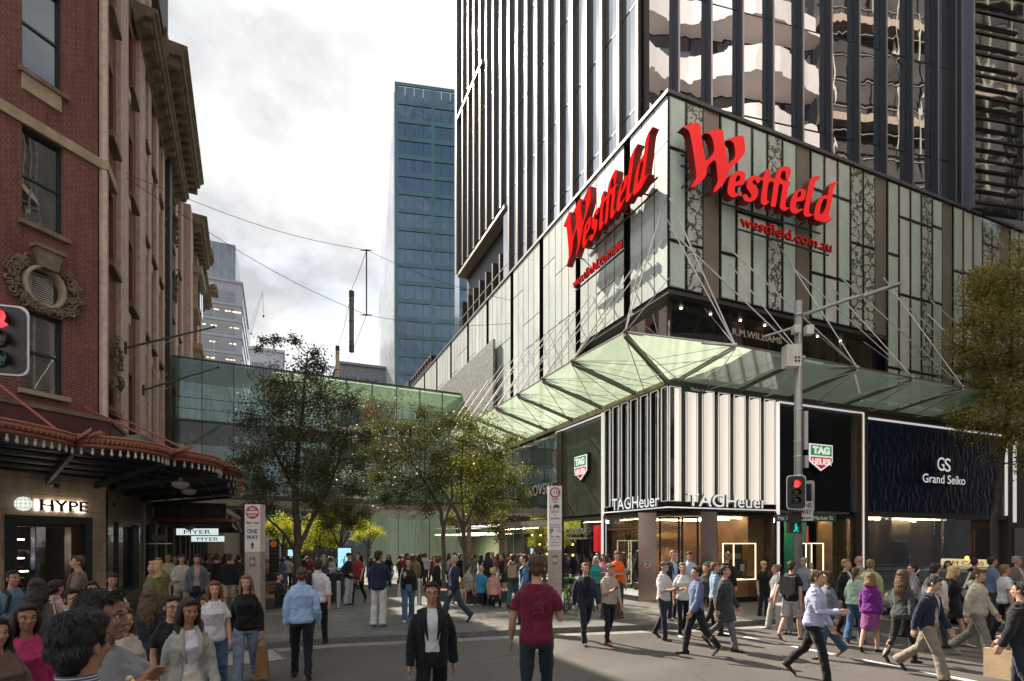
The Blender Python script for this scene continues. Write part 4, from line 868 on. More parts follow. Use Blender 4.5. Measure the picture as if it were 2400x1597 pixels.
WGL = glassy('sash_glass', (.03, .035, .045), .1, .01, .25, .005, .6)
WGC = glassy('clear_sash_glass', (.03, .035, .045), .05, .01, .85, .004, .6)
def wallholes(mb, f, a0, a1, z0, z1, holes, o=0., rev=.28, m=0, flip=False):
    xs = sorted({a0, a1, *[h[0] for h in holes], *[h[1] for h in holes]}); zs = sorted({z0, z1, *[h[2] for h in holes], *[h[3] for h in holes]})
    for x0, x1 in zip(xs, xs[1:]):
        for y0, y1 in zip(zs, zs[1:]):
            cx, cz = (x0 + x1) / 2, (y0 + y1) / 2
            if any(h[0] < cx < h[1] and h[2] < cz < h[3] for h in holes): continue
            mb.quad(f(x0, o, y0), f(x0, o, y1), f(x1, o, y1), f(x1, o, y0), m) if flip else mb.quad(f(x0, o, y0), f(x1, o, y0), f(x1, o, y1), f(x0, o, y1), m)
    for h in holes:
        h0, h1, y0, y1 = h[:4]; i = o - rev
        for q in ((f(h0, o, y0), f(h0, i, y0), f(h0, i, y1), f(h0, o, y1)), (f(h1, o, y0), f(h1, o, y1), f(h1, i, y1), f(h1, i, y0)), (f(h0, o, y1), f(h0, i, y1), f(h1, i, y1), f(h1, o, y1)), (f(h0, o, y0), f(h1, o, y0), f(h1, i, y0), f(h0, i, y0))): mb.quad(*q, m)
CWIN = [(1.09, 2.05, 6.1, 8.2), (1.09, 2.05, 10.5, 12.98), (1.12, 2.05, 14.45, 17.1), (1.12, 2.05, 18.8, 21.0)]
OV = (1.54, 8.93)
mb = MB(); wallholes(mb, fC, .2, 3.2, 5.72, 26.0, CWIN + [(OV[0] - .5, OV[0] + .5, 8.36, 9.55)], 0, .25, flip=True)
mb.fbox(fC, 3.2, 3.4, -3, 0, 5.7, 26)
# fill round the oval opening
n = 40
el_ = [(OV[0] + .42 * math.cos(2 * math.pi * k / n), OV[1] + .47 * math.sin(2 * math.pi * k / n)) for k in range(n)]
def sq(k):
    a = 2 * math.pi * k / n; c, s = math.cos(a), math.sin(a); q = max(abs(c), abs(s)); return (OV[0] + .5 * c / q, 8.955 + .595 * s / q)
for k in range(n):
    a, b = el_[k], el_[(k + 1) % n]; c, d = sq(k), sq((k + 1) % n)
    mb.quad(fC(a[0], 0, a[1]), fC(b[0], 0, b[1]), fC(d[0], 0, d[1]), fC(c[0], 0, c[1]))
    mb.quad(fC(a[0], 0, a[1]), fC(a[0], -.25, a[1]), fC(b[0], -.25, b[1]), fC(b[0], 0, b[1]))
mb.build('corner_brick_wall', BRICK, BB)
for (a0, a1, z0, z1) in CWIN:
    m = MB(); rim(m, fC, a0, a1, z0, z1, .06, -.24, -.12); m.fbox(fC, a0 + .06, a1 - .06, -.2, -.14, (z0 + z1) / 2 - .03, (z0 + z1) / 2 + .03); w = m.build('sash_window', TRIM, BB)
    m = MB(); m.fquad(fC, a1 - .06, a0 + .06, -.18, z0 + .06, z1 - .06); m.build('pane', WGL if z0 > 7 else WGC, w)
    m = MB(); m.fbox(fC, a0 - .12, a1 + .1, -.1, .12, z0 - .13, z0 - .005); m.build('sill', BSTONE if z0 > 10 else SAND, w)
    if z0 > 14: m = MB(); m.fbox(fC, a0 + .05, a1 + .02, -.05, .06, z0 - .55, z0 - .13); m.build('apron', SAND, w)
    if z0 < 7:
        m = MB()
        for k in range(27):
            z = z0 + .12 + k * .072
            if abs(z - (z0 + z1) / 2) > .06: m.hexa([fC(a0 + .2, -.27, z), fC(a1 - .1, -.27, z), fC(a1 - .1, -.22, z + .035), fC(a0 + .2, -.22, z + .035), fC(a0 + .2, -.275, z + .012), fC(a1 - .1, -.275, z + .012), fC(a1 - .1, -.225, z + .047), fC(a0 + .2, -.225, z + .047)])
        m.fbox(fC, a0 + .07, a1 - .06, -.34, -.29, z0 + .06, z1 - .06); m.fbox(fC, a1 - .1, a1 - .06, -.28, -.2, z0 + .06, z1 - .06); m.fbox(fC, a1 - .4, a1 - .34, -.28, -.2, z0 + .06, z1 - .06); m.build('shutter', mat('white_shutter', (.78, .75, .7), .6), w)
    elif z0 < 12: m = MB(); m.fbox(fC, a0, a1, -.9, -.85, z0, z1); m.fbox(fC, a0 + .3, a0 + .5, -.45, -.3, z0 + .02, z0 + .2); m.build('blind', mat('grey_blind', (.2, .19, .18), .9), w)
m = MB(); n = 28
def elr(rx, rz, o): return [fC(OV[0] + rx * math.cos(2 * math.pi * k / n), o, OV[1] + rz * math.sin(2 * math.pi * k / n)) for k in range(n)]
rg = [elr(.41, .46, -.2), elr(.41, .46, .06), elr(.43, .48, .1), elr(.5, .55, .08), elr(.52, .57, .0)]; m.rings(rg, caps=False); ov = m.build('oval_window', SAND, BB, smooth=True)
m = MB(); m.add(elr(.42, .47, -.15), [tuple(range(n))]); m.build('pane', WGC, ov)
m = MB(); [m.fbox(fC, OV[0] - .3 + .0 * k, OV[0] + .25, -.2, -.18, OV[1] - .36 + k * .06, OV[1] - .33 + k * .06) for k in range(13)]; m.fbox(fC, OV[0] + .22, OV[0] + .3, -.2, -.17, OV[1] - .38, OV[1] + .38); m.build('shutter', mat('white_shutter', (.78, .75, .7), .6), ov)
m = MB(); r2 = random.Random(5)
for k in range(170):   # carved wreath: scrolls of stone round the oval
    a = r2.uniform(math.radians(150), math.radians(390)) if k < 120 else r2.choice((r2.uniform(.2, 1.0), r2.uniform(2.1, 2.9)))
    rr = r2.uniform(1.14, 1.62 if k < 120 else 1.5); cx, cz = OV[0] + .5 * rr * math.cos(a) * 1.12, OV[1] + .54 * rr * math.sin(a) * (.82 if math.sin(a) < 0 else 1)
    if cz < 8.28: cz = 8.28 + r2.random() * .05
    t0 = r2.uniform(0, 6.28); p = []
    for j in range(7): t_ = t0 + j * .75; q = .02 + .014 * j; p.append(fC(cx + q * math.cos(t_), .04 + .05 * r2.random(), cz + q * math.sin(t_)))
    m.tube(p, [.022, .026, .028, .028, .024, .02, .012], 5)
m.build('carved_wreath', BSTONE, ov, smooth=True)
m = MB(); m.prism([fC(1.34, .02, 9.38), fC(1.7, .02, 9.38), fC(1.84, .02, 9.86), fC(1.24, .02, 9.86)], Vector(fC(0, .22, 0)) - Vector(fC(0, 0, 0))); m.fbox(fC, 1.18, 1.9, .0, .3, 9.86, 9.96); m.build('keystone', BSTONE, ov)
mb = MB(); mb.fbox(fC, .14, 3.5, -.05, .07, 13.0, 13.28); mb.fbox(fP, -.15, 1.15, -.1, .1, 13.0, 13.28); mb.build('belt_course', SAND, BB)
# mall face: brick between pink pilasters, slit windows between them
pil = [(-.12, .1), (1.87, 3.16), (5.38, 6.68), (7.48, 8.25), (9.64, 10.48), (11.74, 12.51), (14.0, 14.6), (17.07, 18.14), (20.2, 21.4)]
wins = []
for (p0, p1), (q0, q1) in zip(pil, pil[1:]):
    c = (p1 + q0) / 2; w = min(1.0, (q0 - p1) * .62) / 2
    for z in (6.2, 10.6, 14.5, 18.4): wins.append((c - w, c + w, z, z + (2.0 if z < 7 else 2.4)))
mb = MB(); wallholes(mb, fP, -.15, 21.6, 5.72, 26.0, wins, -.08, .35); mb.build('mall_brick_wall', BRICK, BB)
for i, (a0, a1, z0, z1) in enumerate(wins):
    m = MB(); rim(m, fP, a0, a1, z0, z1, .06, -.42, -.3); w = m.build('sash_window', TRIM, BB)
    m = MB(); m.fquad(fP, a0 + .06, a1 - .06, -.36, z0 + .06, z1 - .06); m.build('pane', WGL, w)
    m = MB(); m.fbox(fP, a0 - .15, a1 + .15, -.2, .14, z0 - .16, z0 - .005); m.build('sill', BSTONE, w)
for p0, p1 in pil: m = MB(); m.fbox(fP, p0, p1, -.12, .06, 5.72, 26.0); m.build('pilaster', PINK, BB)
for p0, p1 in pil[1:]:
    for z in (9.75, 13.8, 17.6): m = MB(); m.hexa([fP(p1 - .1, .0, z), fP(p1 + 1.1, .0, z + .5), fP(p1 + 1.1, .1, z + .5), fP(p1 - .1, .1, z), fP(p1 - .1, .0, z + .35), fP(p1 + 1.1, .0, z + .75), fP(p1 + 1.1, .1, z + .75), fP(p1 - .1, .1, z + .35)]) if False else m.fbox(fP, p1 - .02, p1 + .5, -.06, .05, z, z + .35); m.build('string_block', PINK, BB)
def cornice(a0, a1, z, out, parent, f=fP, m_=BSTONE, brk=True):
    prof = [(0, 0), (.12, .0), (.15, .18), (.35, .3), (.4, .45), (.8, .5), (.85, .72), (1.0, .8), (1.0, .95), (0, 1.0)]
    m = MB(); m.rings([[f(a, o * out, z + h * out) for o, h in prof] for a in (a0, a1)]); c = m.build('cornice', m_, parent)
    if brk:
        a = a0 + .2
        while a < a1 - .3: m = MB(); m.fbox(f, a, a + .28, .1 * out, .7 * out, z + .12 * out, z + .46 * out); a += .75; m.build('bracket', m_, c)
    return c
cornice(4.5, 17.0, 21.3, .75, BB); cornice(10.6, 21.6, 24.6, 1.2, BB); cornice(.2, 3.4, 21.3, .8, BB, fC)
mb = MB(); mb.fbox(fP, 10.7, 21.5, -.1, .35, 25.8, 26.4); mb.build('parapet', BSTONE, BB)
m = MB(); m.fbox(fP, -.2, 12, -6, .25, 26, 34.5); m.fbox(fC, .3, 3.4, -4, -.3, 26, 33.5); m.build('attic_wall', mat('grey_attic', (.09, .085, .08), .7, 0, .35), BB)
# carved cartouche edges on the mall face
for a, z in ((.75, 7.6), (16.3, 19.6), (16.2, 16.4)):
    m = MB(); r2 = random.Random(int(z * 10))
    for k in range(60):
        q = [fP(a + r2.uniform(-.4, .4), .05 + r2.uniform(0, .22), z + r2.uniform(-.9, .9)) for _ in range(3)]; m.tube([q[0], Vector(q[0]).lerp(Vector(q[1]), .12), Vector(q[0]).lerp(Vector(q[1]), .2)], [.03, .06, .03], 5)
    m.fbox(fP, a - .2, a + .2, -.05, .16, z - .7, z + .7); m.build('cartouche', BSTONE, BB)
# further bays with stone pavilion
mb = MB(); mb.fbox(fP, 21.6, 37, -8, -.08, 5, 25.2); mb.fbox(fP, 37, 62, -8, -.08, 3.2, 15.5); mb.build('far_brick_wall', BRICK, BB)
mb = MB()
for a, b, o in ((21.5, 23.4, .9), (26.8, 28.6, .9), (34, 35.2, .4), ): mb.fbox(fP, a, b, -.1, o * .5, 5, 24.0)
mb.build('stone_pier', PINK, BB)
mb = MB(); mb.fbox(fP, 23.4, 26.8, -.1, .8, 12.6, 15.2); mb.fbox(fP, 23.4, 26.8, -.1, .7, 18, 20.4); mb.fbox(fP, 23.2, 27.0, -.1, 1.0, 15.2, 15.6); mb.fbox(fP, 23.2, 27.0, -.1, 1.0, 20.4, 20.9)
prof = [(0, -1.5), (.25, -1.3), (.7, -.5), (.95, 0), (0, 0)]; mb.rings([[fP(a, o, 12.6 + h) for o, h in prof] for a in (23.3, 26.9)]); mb.build('stone_oriel', SAND, BB)
m = MB()
for a, z0, z1 in ((23.8, 13.0, 14.9), (25.4, 13.0, 14.9), (23.8, 18.3, 20.1), (25.4, 18.3, 20.1)): m.fbox(fP, a, a + 1.1, .6, .82, z0, z1)
m.build('oriel_window', WGL, BB)
cornice(23, 30, 23.0, 1.3, BB); cornice(30, 37, 22.6, .9, BB, brk=False); cornice(37, 62, 14.6, .8, BB, brk=False)
m = MB(); [m.ell(fP(a, 1.0, 24.9), (.35, .35, .45)) or m.fbox(fP, a - .4, a + .4, .6, 1.4, 24.2, 24.6) for a in (29.5, 36.5)]; m.build('finial', BSTONE, BB, smooth=True)
mb = MB(); mb.fbox(fP, 12.75, 13.7, -.1, .25, 5.7, 24); mb.build('downpipe_chase', mat('dark_pipe', (.035, .028, .025), .6), BB)
m = MB(); m.fbox(fP, 0.1, 37, -12, -.5, 26, 26.2); m.fbox(fP, -.2, 37, -14, -5, .5, 26); m.fbox(fP, .2, 37, -5, -1.2, 4.2, 26); m.fbox(fP, 6, 62, -14, -1.4, -1, 14); m.build('core_wall', M_DARK, BB)
# stone ground floor, band over the awning
FB = lambda a, b: (a, b)
mb = MB(); wallholes(mb, fC, .02, 3.3, 0, 3.93, [(.41, 2.46, 0, 2.79)], .06, .3, flip=True); mb.build('corner_stone_base', STONE, BB)
BKM = mat('bronze_pier_stone', (.13, .1, .075), .3, 0, .35, 2.5, coat=.4)
ph = [(.75, 1.55, .35, 2.72), (2.2, 5.2, .35, 2.72)] + [(6.2 + 3.3 * k, 9.1 + 3.3 * k, .35, 2.9) for k in range(12)]
mb = MB(); wallholes(mb, fP, .0, 46, -.9, 3.93, ph, .06, .3); mb.build('mall_stone_base', BKM, BB)
for h in ph:
    m = MB(); rim(m, fP, h[0], h[1], h[2], h[3], .08, -.3, -.12); w = m.build('shop_window', TRIM, BB)
    m = MB(); m.fquad(fP, h[0] + .08, h[1] - .08, -.2, h[2] + .08, h[3] - .08); m.build('pane', SG, w)
    m = MB(); m.fbox(fP, h[0] + .1, h[1] - .1, -1.1, -1.0, h[2], h[3]); m.build('display_back', mat('tan_display', (.2, .15, .11), .7), w)
for k in range(6):
    m = MB(); a = 6.0 + 3.3 * k; m.fbox(fP, a - .06, a + .1, -.1, .14, -.5, 3.6); m.build('white_pilaster', mat('pale_trim', (.45, .42, .38), .6), BB)
mb = MB(); mb.fbox(fC, -.05, 3.5, -.3, .12, 4.95, 5.62); mb.fbox(fP, .1, 62, -.3, .12, 4.95, 5.62); mb.build('maroon_band', mat('maroon_paint', (.09, .028, .03), .6, 0, .15), BB)
mb = MB(); mb.fbox(fC, -.05, 3.5, -.3, .16, 5.62, 5.74); mb.fbox(fP, .1, 62, -.3, .16, 5.62, 5.74); mb.fbox(fC, .0, 3.5, -.3, .02, 3.9, 4.95); mb.fbox(fP, .0, 62, -.3, .02, 3.9, 4.95); mb.build('ledge', BSTONE, BB)
# corner doorway
m = MB(); m.fbox(fC, .41, .6, -.35, .1, 0, 2.79); m.fbox(fC, 2.27, 2.46, -.35, .1, 0, 2.79); m.fbox(fC, .6, 2.27, -.35, .1, 2.58, 2.79); dr = m.build('shop_doorway', TRIM, BB)
m = MB(); m.fbox(fC, .6, .85, -.4, -.1, 0, 2.5); m.fbox(fC, 2.1, 2.27, -.4, -.1, 0, 2.5); m.fbox(fC, .6, 2.27, -.4, -.1, 2.5, 2.58); m.build('inner_frame', mat('mahogany', (.09, .035, .022), .4), dr)
m = MB(); m.fquad(fC, 2.1, 1.35, -.3, 0, 2.5); m.build('glass_door', SG, dr)
mb = MB(); mb.fbox(fC, -.5, 3.8, -4.2, -4.0, 0, 3.4); mb.fbox(fC, -.6, 3.9, -4.2, -.5, 3.2, 3.3); mb.fbox(fC, 3.7, 3.8, -4, -.4, 0, 3.3); mb.fbox(fC, -.6, -.5, -4, -2.4, 0, 3.3); mb.build('shop_interior_wall', mat('dark_interior', (.035, .03, .03), .7), BB)
mb = MB()
for a, o, z in ((1.5, -1.6, 2.15), (1.85, -2.2, 2.2), (1.5, -1.6, 1.62), (1.9, -1.9, 1.66), (.9, -2.6, 1.2), (1.7, -3.4, 2.4)): mb.fbox(fC, a - .28, a + .32, o, o + .03, z, z + .025)
mb.build('shelf_light', lamp('cool_shelf_light', (1, .88, .66), 18), BB)
mb = MB()
for k in range(5): mb.fbox(fC, 1.2, 2.25, -1.9, -1.55, .45 + k * .3, .48 + k * .3)
mb.build('shelf', M_DGREY, BB)
for k in range(14): m = MB(); m.ell(fC(1.3 + .14 * (k % 7), -1.7, .58 + .3 * (k // 7)), (.1, .1, .06), 8, 6); m.build('shoe_display', mat('shoe_%d' % (k % 3), ((.5, .48, .44), (.35, .05, .04), (.1, .1, .12))[k % 3]), BB)
mb = MB(); mb.fbox(fC, 1.35, 1.75, -2.5, -2.4, 1.6, 2.1); mb.build('white_poster', mat('poster_white', (.55, .5, .47), .6, var=.3), BB)
mb = MB(); mb.fbox(fC, 1.05, 1.2, -1.3, -1.1, 1.3, 2.5); mb.build('blue_column', mat('blue_column', (.05, .07, .18), .6), BB)
# backlit shop name with globe
t = thing('shop_sign', 'backlit HYPE DC lettering with a white wire globe on the corner stone wall', 'sign', fC(1.4, .1, 3))
dC = Vector((.7071, .7071, 0)); nC = Vector((.7071, -.7071, 0))
HAL = lamp('halo_light', (1, .95, .82), 1.8); INK = mat('black_letter', (.012, .012, .012), .5)
text('HYPE', .4, 'halo', HAL, t, Vector(fC(1.84, .09, 2.93)), dC, nC, .03, 1.2, .008)
text('HYPE', .4, 'lettering', INK, t, Vector(fC(1.78, .16, 2.94)), dC, nC, .04, 1.17, .006)
text('DC', .09, 'small_lettering', mat('emblem_white', (.75,) * 3), t, Vector(fC(.72, .2, 2.945)), dC, nC, .01, .13)
m = MB(); m.ell(fC(2.08, .12, 3.08), (.19, .19, .19), 24, 16); m.build('globe', lamp('globe_white', (.95, 1, .9), .33), t, smooth=True)
m = MB()
gc = Vector(fC(2.08, .12, 3.08))
for k in range(6):
    a = math.pi * k / 6; m.tube([gc + .193 * (Vector((math.cos(a), math.sin(a), 0)) * math.cos(b) + Vector((0, 0, 1)) * math.sin(b)) for b in np.linspace(0, 6.283, 25)], .004, 4)
for z in (-.1, 0, .1): q = math.sqrt(.193 ** 2 - z * z); m.tube([gc + Vector((q * math.cos(b), q * math.sin(b), z)) for b in np.linspace(0, 6.283, 25)], .004, 4)
m.build('wire_lines', INK, t)
t = thing('dome_camera', 'small dark dome camera on the stone wall above the globe sign', 'camera', fC(1.35, .1, 3.62)); m = MB(); m.ell(fC(1.35, .14, 3.6), (.07, .07, .07)); m.build('dome', mat('dome_black', (.01,) * 3, .05), t, smooth=True); m = MB(); m.ell(fC(1.35, .08, 3.62), (.1, .1, .05)); m.build('mount', mat('cam_white', (.5, .45, .4)), t)
# ---------------------------------------------------------------- scalloped awning
IRON = mat('awning_iron', (.028, .028, .03), .55); ROPE = mat('terracotta_rope_trim', (.27, .09, .05), .6, 0, .2, 6, .2); BULB = mat('frosted_bulb', (.6, .55, .5), .3)
AW = MB(); front = [(-7.6, 11.6), (-4.18, 15.25), (-2.59, 16.64), (-1.72, 19.2), (-1.7, 22.2), (-1.85, 25.2), (-1.98, 28.2)]
za = 4.25
wallp = [(-9.4, 15.4), fC(1.5, 0, 0)[:2], fC(.3, 0, 0)[:2], fP(.3, 0, 0)[:2], fP(2.6, 0, 0)[:2], fP(5.6, 0, 0)[:2], fP(8.6, 0, 0)[:2]]
def scallop(a, b, n=14, sag=.55):
    a, b = Vector((*a, 0)), Vector((*b, 0)); d = (b - a); nr = Vector((d.y, -d.x, 0)).normalized()
    return [a + d * (i / n) + nr * sag * math.sin(math.pi * i / n) ** .7 for i in range(n + 1)]
mb = MB()
for i in range(len(front) - 1):
    s = scallop(front[i], front[i + 1]); w0, w1 = Vector((*wallp[i], 0)), Vector((*wallp[i + 1], 0)); n = len(s) - 1
    for k in range(n):
        p, q = s[k], s[k + 1]; u, v = w0.lerp(w1, k / n), w0.lerp(w1, (k + 1) / n)
        mb.hexa([(p.x, p.y, za - .02), (q.x, q.y, za - .02), (v.x, v.y, za - .35), (u.x, u.y, za - .35), (p.x, p.y, za + .05), (q.x, q.y, za + .05), (v.x, v.y, za + .02), (u.x, u.y, za + .02)])
aw = mb.build('awning', IRON, BB)
for i in range(len(front) - 1):
    s = scallop(front[i], front[i + 1]); m = MB()
    m.tube([(p.x, p.y, za + .02) for p in s], .055, 8); m.tube([(p.x, p.y, za + .13) for p in s], .075, 8); m.tube([(p.x, p.y, za + .23) for p in s], .045, 8)
    # rope twist
    m.build('rope_trim', ROPE, aw, smooth=True)
    m = MB(); L_ = 0
    for a, b in zip(s, s[1:]):
        n = max(2, int((b - a).length / .1))
        for j in range(n):
            p = a.lerp(b, j / n); d = (b - a).normalized(); m.tube([(p.x - d.y * .0 + d.y * .085, p.y - d.x * .085, za + .07), (p.x + d.x * .06 + d.y * .085, p.y + d.y * .06 - d.x * .085, za + .19)], .016, 5)
    m.build('rope_twist', ROPE, aw)
    m = MB(); p = s[-1]; d = (s[-1] - s[-2]).normalized(); nr = Vector((d.y, -d.x, 0))
    for an in (-.5, 0, .5): e = p + (nr * math.cos(an) + d * math.sin(an)) * .55; m.prism([(p.x - d.x * .1, p.y - d.y * .1, za + .05), (p.x + d.x * .1, p.y + d.y * .1, za + .05), (e.x, e.y, za + .3)], (0, 0, .08))
    m.build('leaf_boss', ROPE, aw)
    bulb0 = None
    for k in range(0, len(s) - 1):
        for fr_ in ((.25, .75) if i < 1 else (.5,)):
            p = s[k].lerp(s[k + 1], fr_); m = MB(); m.tube([(0, 0, 0), (0, 0, -.05)], .022, 8); m.ell((0, 0, -.1), (.032, .032, .055), 10, 8)
            if not _mc.get('bulbmesh'): _mc['bulbmesh'] = m.mesh('light_bulb', [BULB], smooth=True)
            o = bpy.data.objects.new('light_bulb', _mc['bulbmesh']); COL.objects.link(o); o.parent = aw; o.location = (p.x, p.y, za - .04)
m = MB()
for i in range(len(front)):
    p, q = Vector((*front[i], za - .06)), Vector((*wallp[i], za - .42)); d = (q - p).normalized(); s_ = Vector((-d.y, d.x, 0)).normalized() * .04
    m.hexa([p - s_ - Vector((0, 0, .1)), p + s_ - Vector((0, 0, .1)), q + s_ - Vector((0, 0, .2)), q - s_ - Vector((0, 0, .2)), p - s_, p + s_, q + s_, q - s_])
for t_ in (.2, .4, .6, .8):
    m.tube([Vector((*front[i], za - .1)).lerp(Vector((*wallp[i], za - .42)), t_) for i in range(len(front))], .035, 4)
m.build('awning_rib', IRON, aw)
for (x, y) in ((-2.6, 18.6), (-2.7, 21.0), (-6.2, 15.2)):
    m = MB(); m.lathe((x, y, za - .5), [(.0, .22), (.05, .2), (.06, .12), (.22, .08), (.24, .02), (.16, -.08), (0, -.12)], 18); m.build('awning_lamp', mat('milk_glass', (.5, .46, .42), .3), aw, smooth=True)
# second, lower awning down the mall, and the fascia between
mb = MB(); mb.fbox(fP, 8.6, 8.75, .1, 2.9, 3.15, 3.85); mb.fbox(fP, 8.6, 44, .05, 3.05, 3.0, 3.12); mb.fbox(fP, 8.6, 44, 2.95, 3.1, 3.0, 3.3); a2 = mb.build('lower_awning', IRON, BB)
m = MB(); m.tube([fP(8.55, .1, 3.08), fP(8.55, 3.0, 3.08), fP(9.2, 3.25, 3.1), fP(44, 3.2, 3.1)], .09, 8); m.build('rope_trim', ROPE, a2)
for k in range(12): m = MB(); m.fbox(fP, 9.5 + k * 2.2, 9.6 + k * 2.2, .1, 3.0, 2.88, 3.0); m.build('awning_rib', M_DGREY, a2)
for k in range(3): m = MB(); m.fbox(fP, 8.56, 8.6, .25 + k * .9, .95 + k * .9, 3.3, 3.7); m.build('fascia_panel', M_DGREY, a2)
for k in range(24):
    o = bpy.data.objects.new('light_bulb', _mc['bulbmesh']); COL.objects.link(o); o.parent = a2; p = fP(9 + k * .42, 3.15, 2.96); o.location = p
m = MB(); m.lathe(fP(10.3, 1.3, 2.72), [(.0, .22), (.05, .2), (.22, .08), (.24, .02), (0, -.12)], 16); m.build('awning_lamp', mat('milk_glass', (.5, .46, .42), .3), a2, smooth=True)
# stay rods of the awning
m = MB()
for a, b in ((fC(.62, .02, 5.95), (-2.5, 16.9, za + .25)), (fP(.4, .02, 6.0), (-1.75, 19.3, za + .25)), (fC(2.9, .05, 6.3), (-4.4, 15.1, za + .25))): m.tube([a, b], .028, 6)
m.build('stay_rod', mat('red_rod', (.3, .06, .05), .5), BB)
# flag poles
for k, (a, z) in enumerate(((2.45, 8.6), (5.95, 8.05))):
    p = Vector(fP(a, .08, z)); q = p + Vector((2.45, 1.9, 1.75)); t = thing('flagpole', ('upper' if k == 0 else 'lower') + ' bare black flagpole slanting out from a pink pilaster of the brick building', 'flagpole', p)
    m = MB(); m.tube([p, q], [.045, .03], 8); m.build('pole', M_DARK, t); m = MB(); m.tube([p - Vector((0, 0, .2)), p + Vector((0, 0, .2))], .06, 8); m.ell(q, (.05, .05, .05)); m.build('bracket', M_DARK, t); m = MB(); m.tube([p + Vector((.05, 0, -.35)), p.lerp(q, .7)], .008, 4); m.build('stay_wire', M_STEEL, t)
# floodlight box on the awning
t = thing('floodlight', 'grey faceted floodlight box standing on the scalloped awning', 'floodlight', (-3.4, 17.2, za)); m = MB(); m.hexa([(-3.7, 17.0, 4.62), (-3.2, 16.9, 4.62), (-3.0, 17.5, 4.62), (-3.5, 17.6, 4.62), (-3.62, 17.1, 4.85), (-3.3, 17.02, 4.9), (-3.15, 17.4, 4.9), (-3.45, 17.5, 4.85)]); m.build('housing', M_DGREY, t); m = MB(); m.tube([(-3.4, 17.2, 4.25), (-3.4, 17.2, 4.65)], .06, 8); m.build('stand', M_STEEL, t)
# hanging shop signs
MY = lamp('sign_panel_white', (.8, .95, .95), .3)
for k, (y, z0, w, x0, lab) in enumerate(((30.6, 2.42, 1.95, -4.45, 'larger illuminated white MYER sign hanging under the awning'), (34.8, 2.1, 1.75, -4.35, 'smaller illuminated white MYER sign hanging behind the larger one'))):
    t = thing('hanging_sign', lab, 'sign', (x0, y, z0)); dd = Vector((_c, -_s, 0)); nn = Vector((-_s, -_c, 0)); p = Vector((x0, y, z0))
    m = MB(); h = .31; e = p + dd * w; m.prism([p, e, e + Vector((0, 0, h)), p + Vector((0, 0, h))], -nn * .12); m.build('light_box', MY, t)
    text('MYER', .27, 'lettering', INK, t, p + dd * w * .17 + Vector((0, 0, .055)) + nn * .004, dd, nn, .01, w * .66, 0)
    m = MB(); [m.tube([p + dd * w * q - nn * .06 + Vector((0, 0, h)), p + dd * w * q - nn * .06 + Vector((0, 0, 1.0))], .015, 5) for q in (.15, .85)]; m.build('hanger', M_DARK, t)
t = thing('hanging_sign', 'pale blade sign of a shop in the dark under the awning beside the stone corner', 'sign', fP(6.5, 1, 2.2)); m = MB(); m.fbox(fP, 6.5, 6.56, .3, .75, 2.15, 2.4); m.build('blade', SAND, t); m = MB(); m.fbox(fP, 6.5, 6.56, .1, 1.0, 2.0, 2.04); m.build('bracket', M_STEEL, t)
# ================================================================ glass footbridge
BR = thing('glass_footbridge', 'green glass two storey footbridge spanning the mall between brick store and podium', 'footbridge', (3, 34, 4))
A = Vector(fP(14.6, 0, 0)); B = Vector((CX0 - .05, 35.6, 0)); dB = (B - A).normalized(); nB = Vector((dB.y, -dB.x, 0)); LB = (B - A).length
fBr = lambda a, o, z: tuple(A + dB * a + nB * o + Vector((0, 0, z)))
BG = glassy('footbridge_glass', (.05, .085, .068), .08, .02, .66, .02, .5, see_tint=(.66, .78, .7), gl=(.8, .93, .86)); BGO = canopymat('footbridge_fritted_glass', (.52, .64, .5), .2)
n = 11
for k in range(n):
    a0, a1 = LB * k / n + .02, LB * (k + 1) / n - .02
    m = MB(); m.fquad(fBr, a0, a1, 0, 10.75, 12.0); m.build('fritted_pane', BGO, BR)
    m = MB(); m.fquad(fBr, a0, a1, 0, 8.75, 10.73); m.build('glass_pane', BG, BR)
    m = MB(); m.fquad(fBr, a0, a1, 0, 7.4, 8.6); m.build('fritted_pane', BGO, BR)
    m = MB(); m.fquad(fBr, a0, a1, 0, 4.75, 7.38); m.build('glass_pane', BG, BR)
    m = MB(); m.fbox(fBr, LB * k / n - .02, LB * k / n + .02, -.12, .02, 4.7, 12); m.build('post', M_DGREY, BR)
mb = MB(); mb.fbox(fBr, 0, LB, -3.6, -.05, 8.6, 8.75); mb.fbox(fBr, 0, LB, -3.6, -.05, 4.45, 4.7); mb.build('deck', mat('bridge_deck', (.22, .2, .17), .6), BR)
mb = MB(); mb.fbox(fBr, 0, LB, -3.7, .1, 4.1, 4.44); mb.build('soffit', mat('copper_soffit', (.36, .28, .22), .5), BR)
mb = MB(); mb.fbox(fBr, 0, LB, -.1, .03, 12.0, 12.08); mb.fbox(fBr, 0, LB, -.1, .03, 8.6, 8.74); mb.fbox(fBr, 0, LB, -.1, .03, 4.44, 4.74)
for z in (5.6, 6.5, 9.3, 9.9): mb.fbox(fBr, 0, LB, -.03, .015, z, z + .025)
mb.build('rail', M_DGREY, BR)
for k in range(n):
    a0, a1 = LB * k / n + .02, LB * (k + 1) / n - .02
    m = MB(); m.fquad(fBr, a0, a1, -3.6, 4.75, 12.0); m.build('rear_pane', BG, BR)
mb = MB(); mb.fbox(fBr, 0, LB, -3.6, -.1, 11.9, 11.95); mb.build('roof', BGO, BR)
mb = MB()
for k in range(7): mb.fbox(fBr, 1.2 + k * 2.2, 1.25 + k * 2.2, -2.5, -2.4, 5.0, 8.4); mb.fbox(fBr, 1.8 + k * 2.2, 1.83 + k * 2.2, -1.8, -1.7, 9, 11.8)
mb.build('inner_post', M_STEEL, BR)
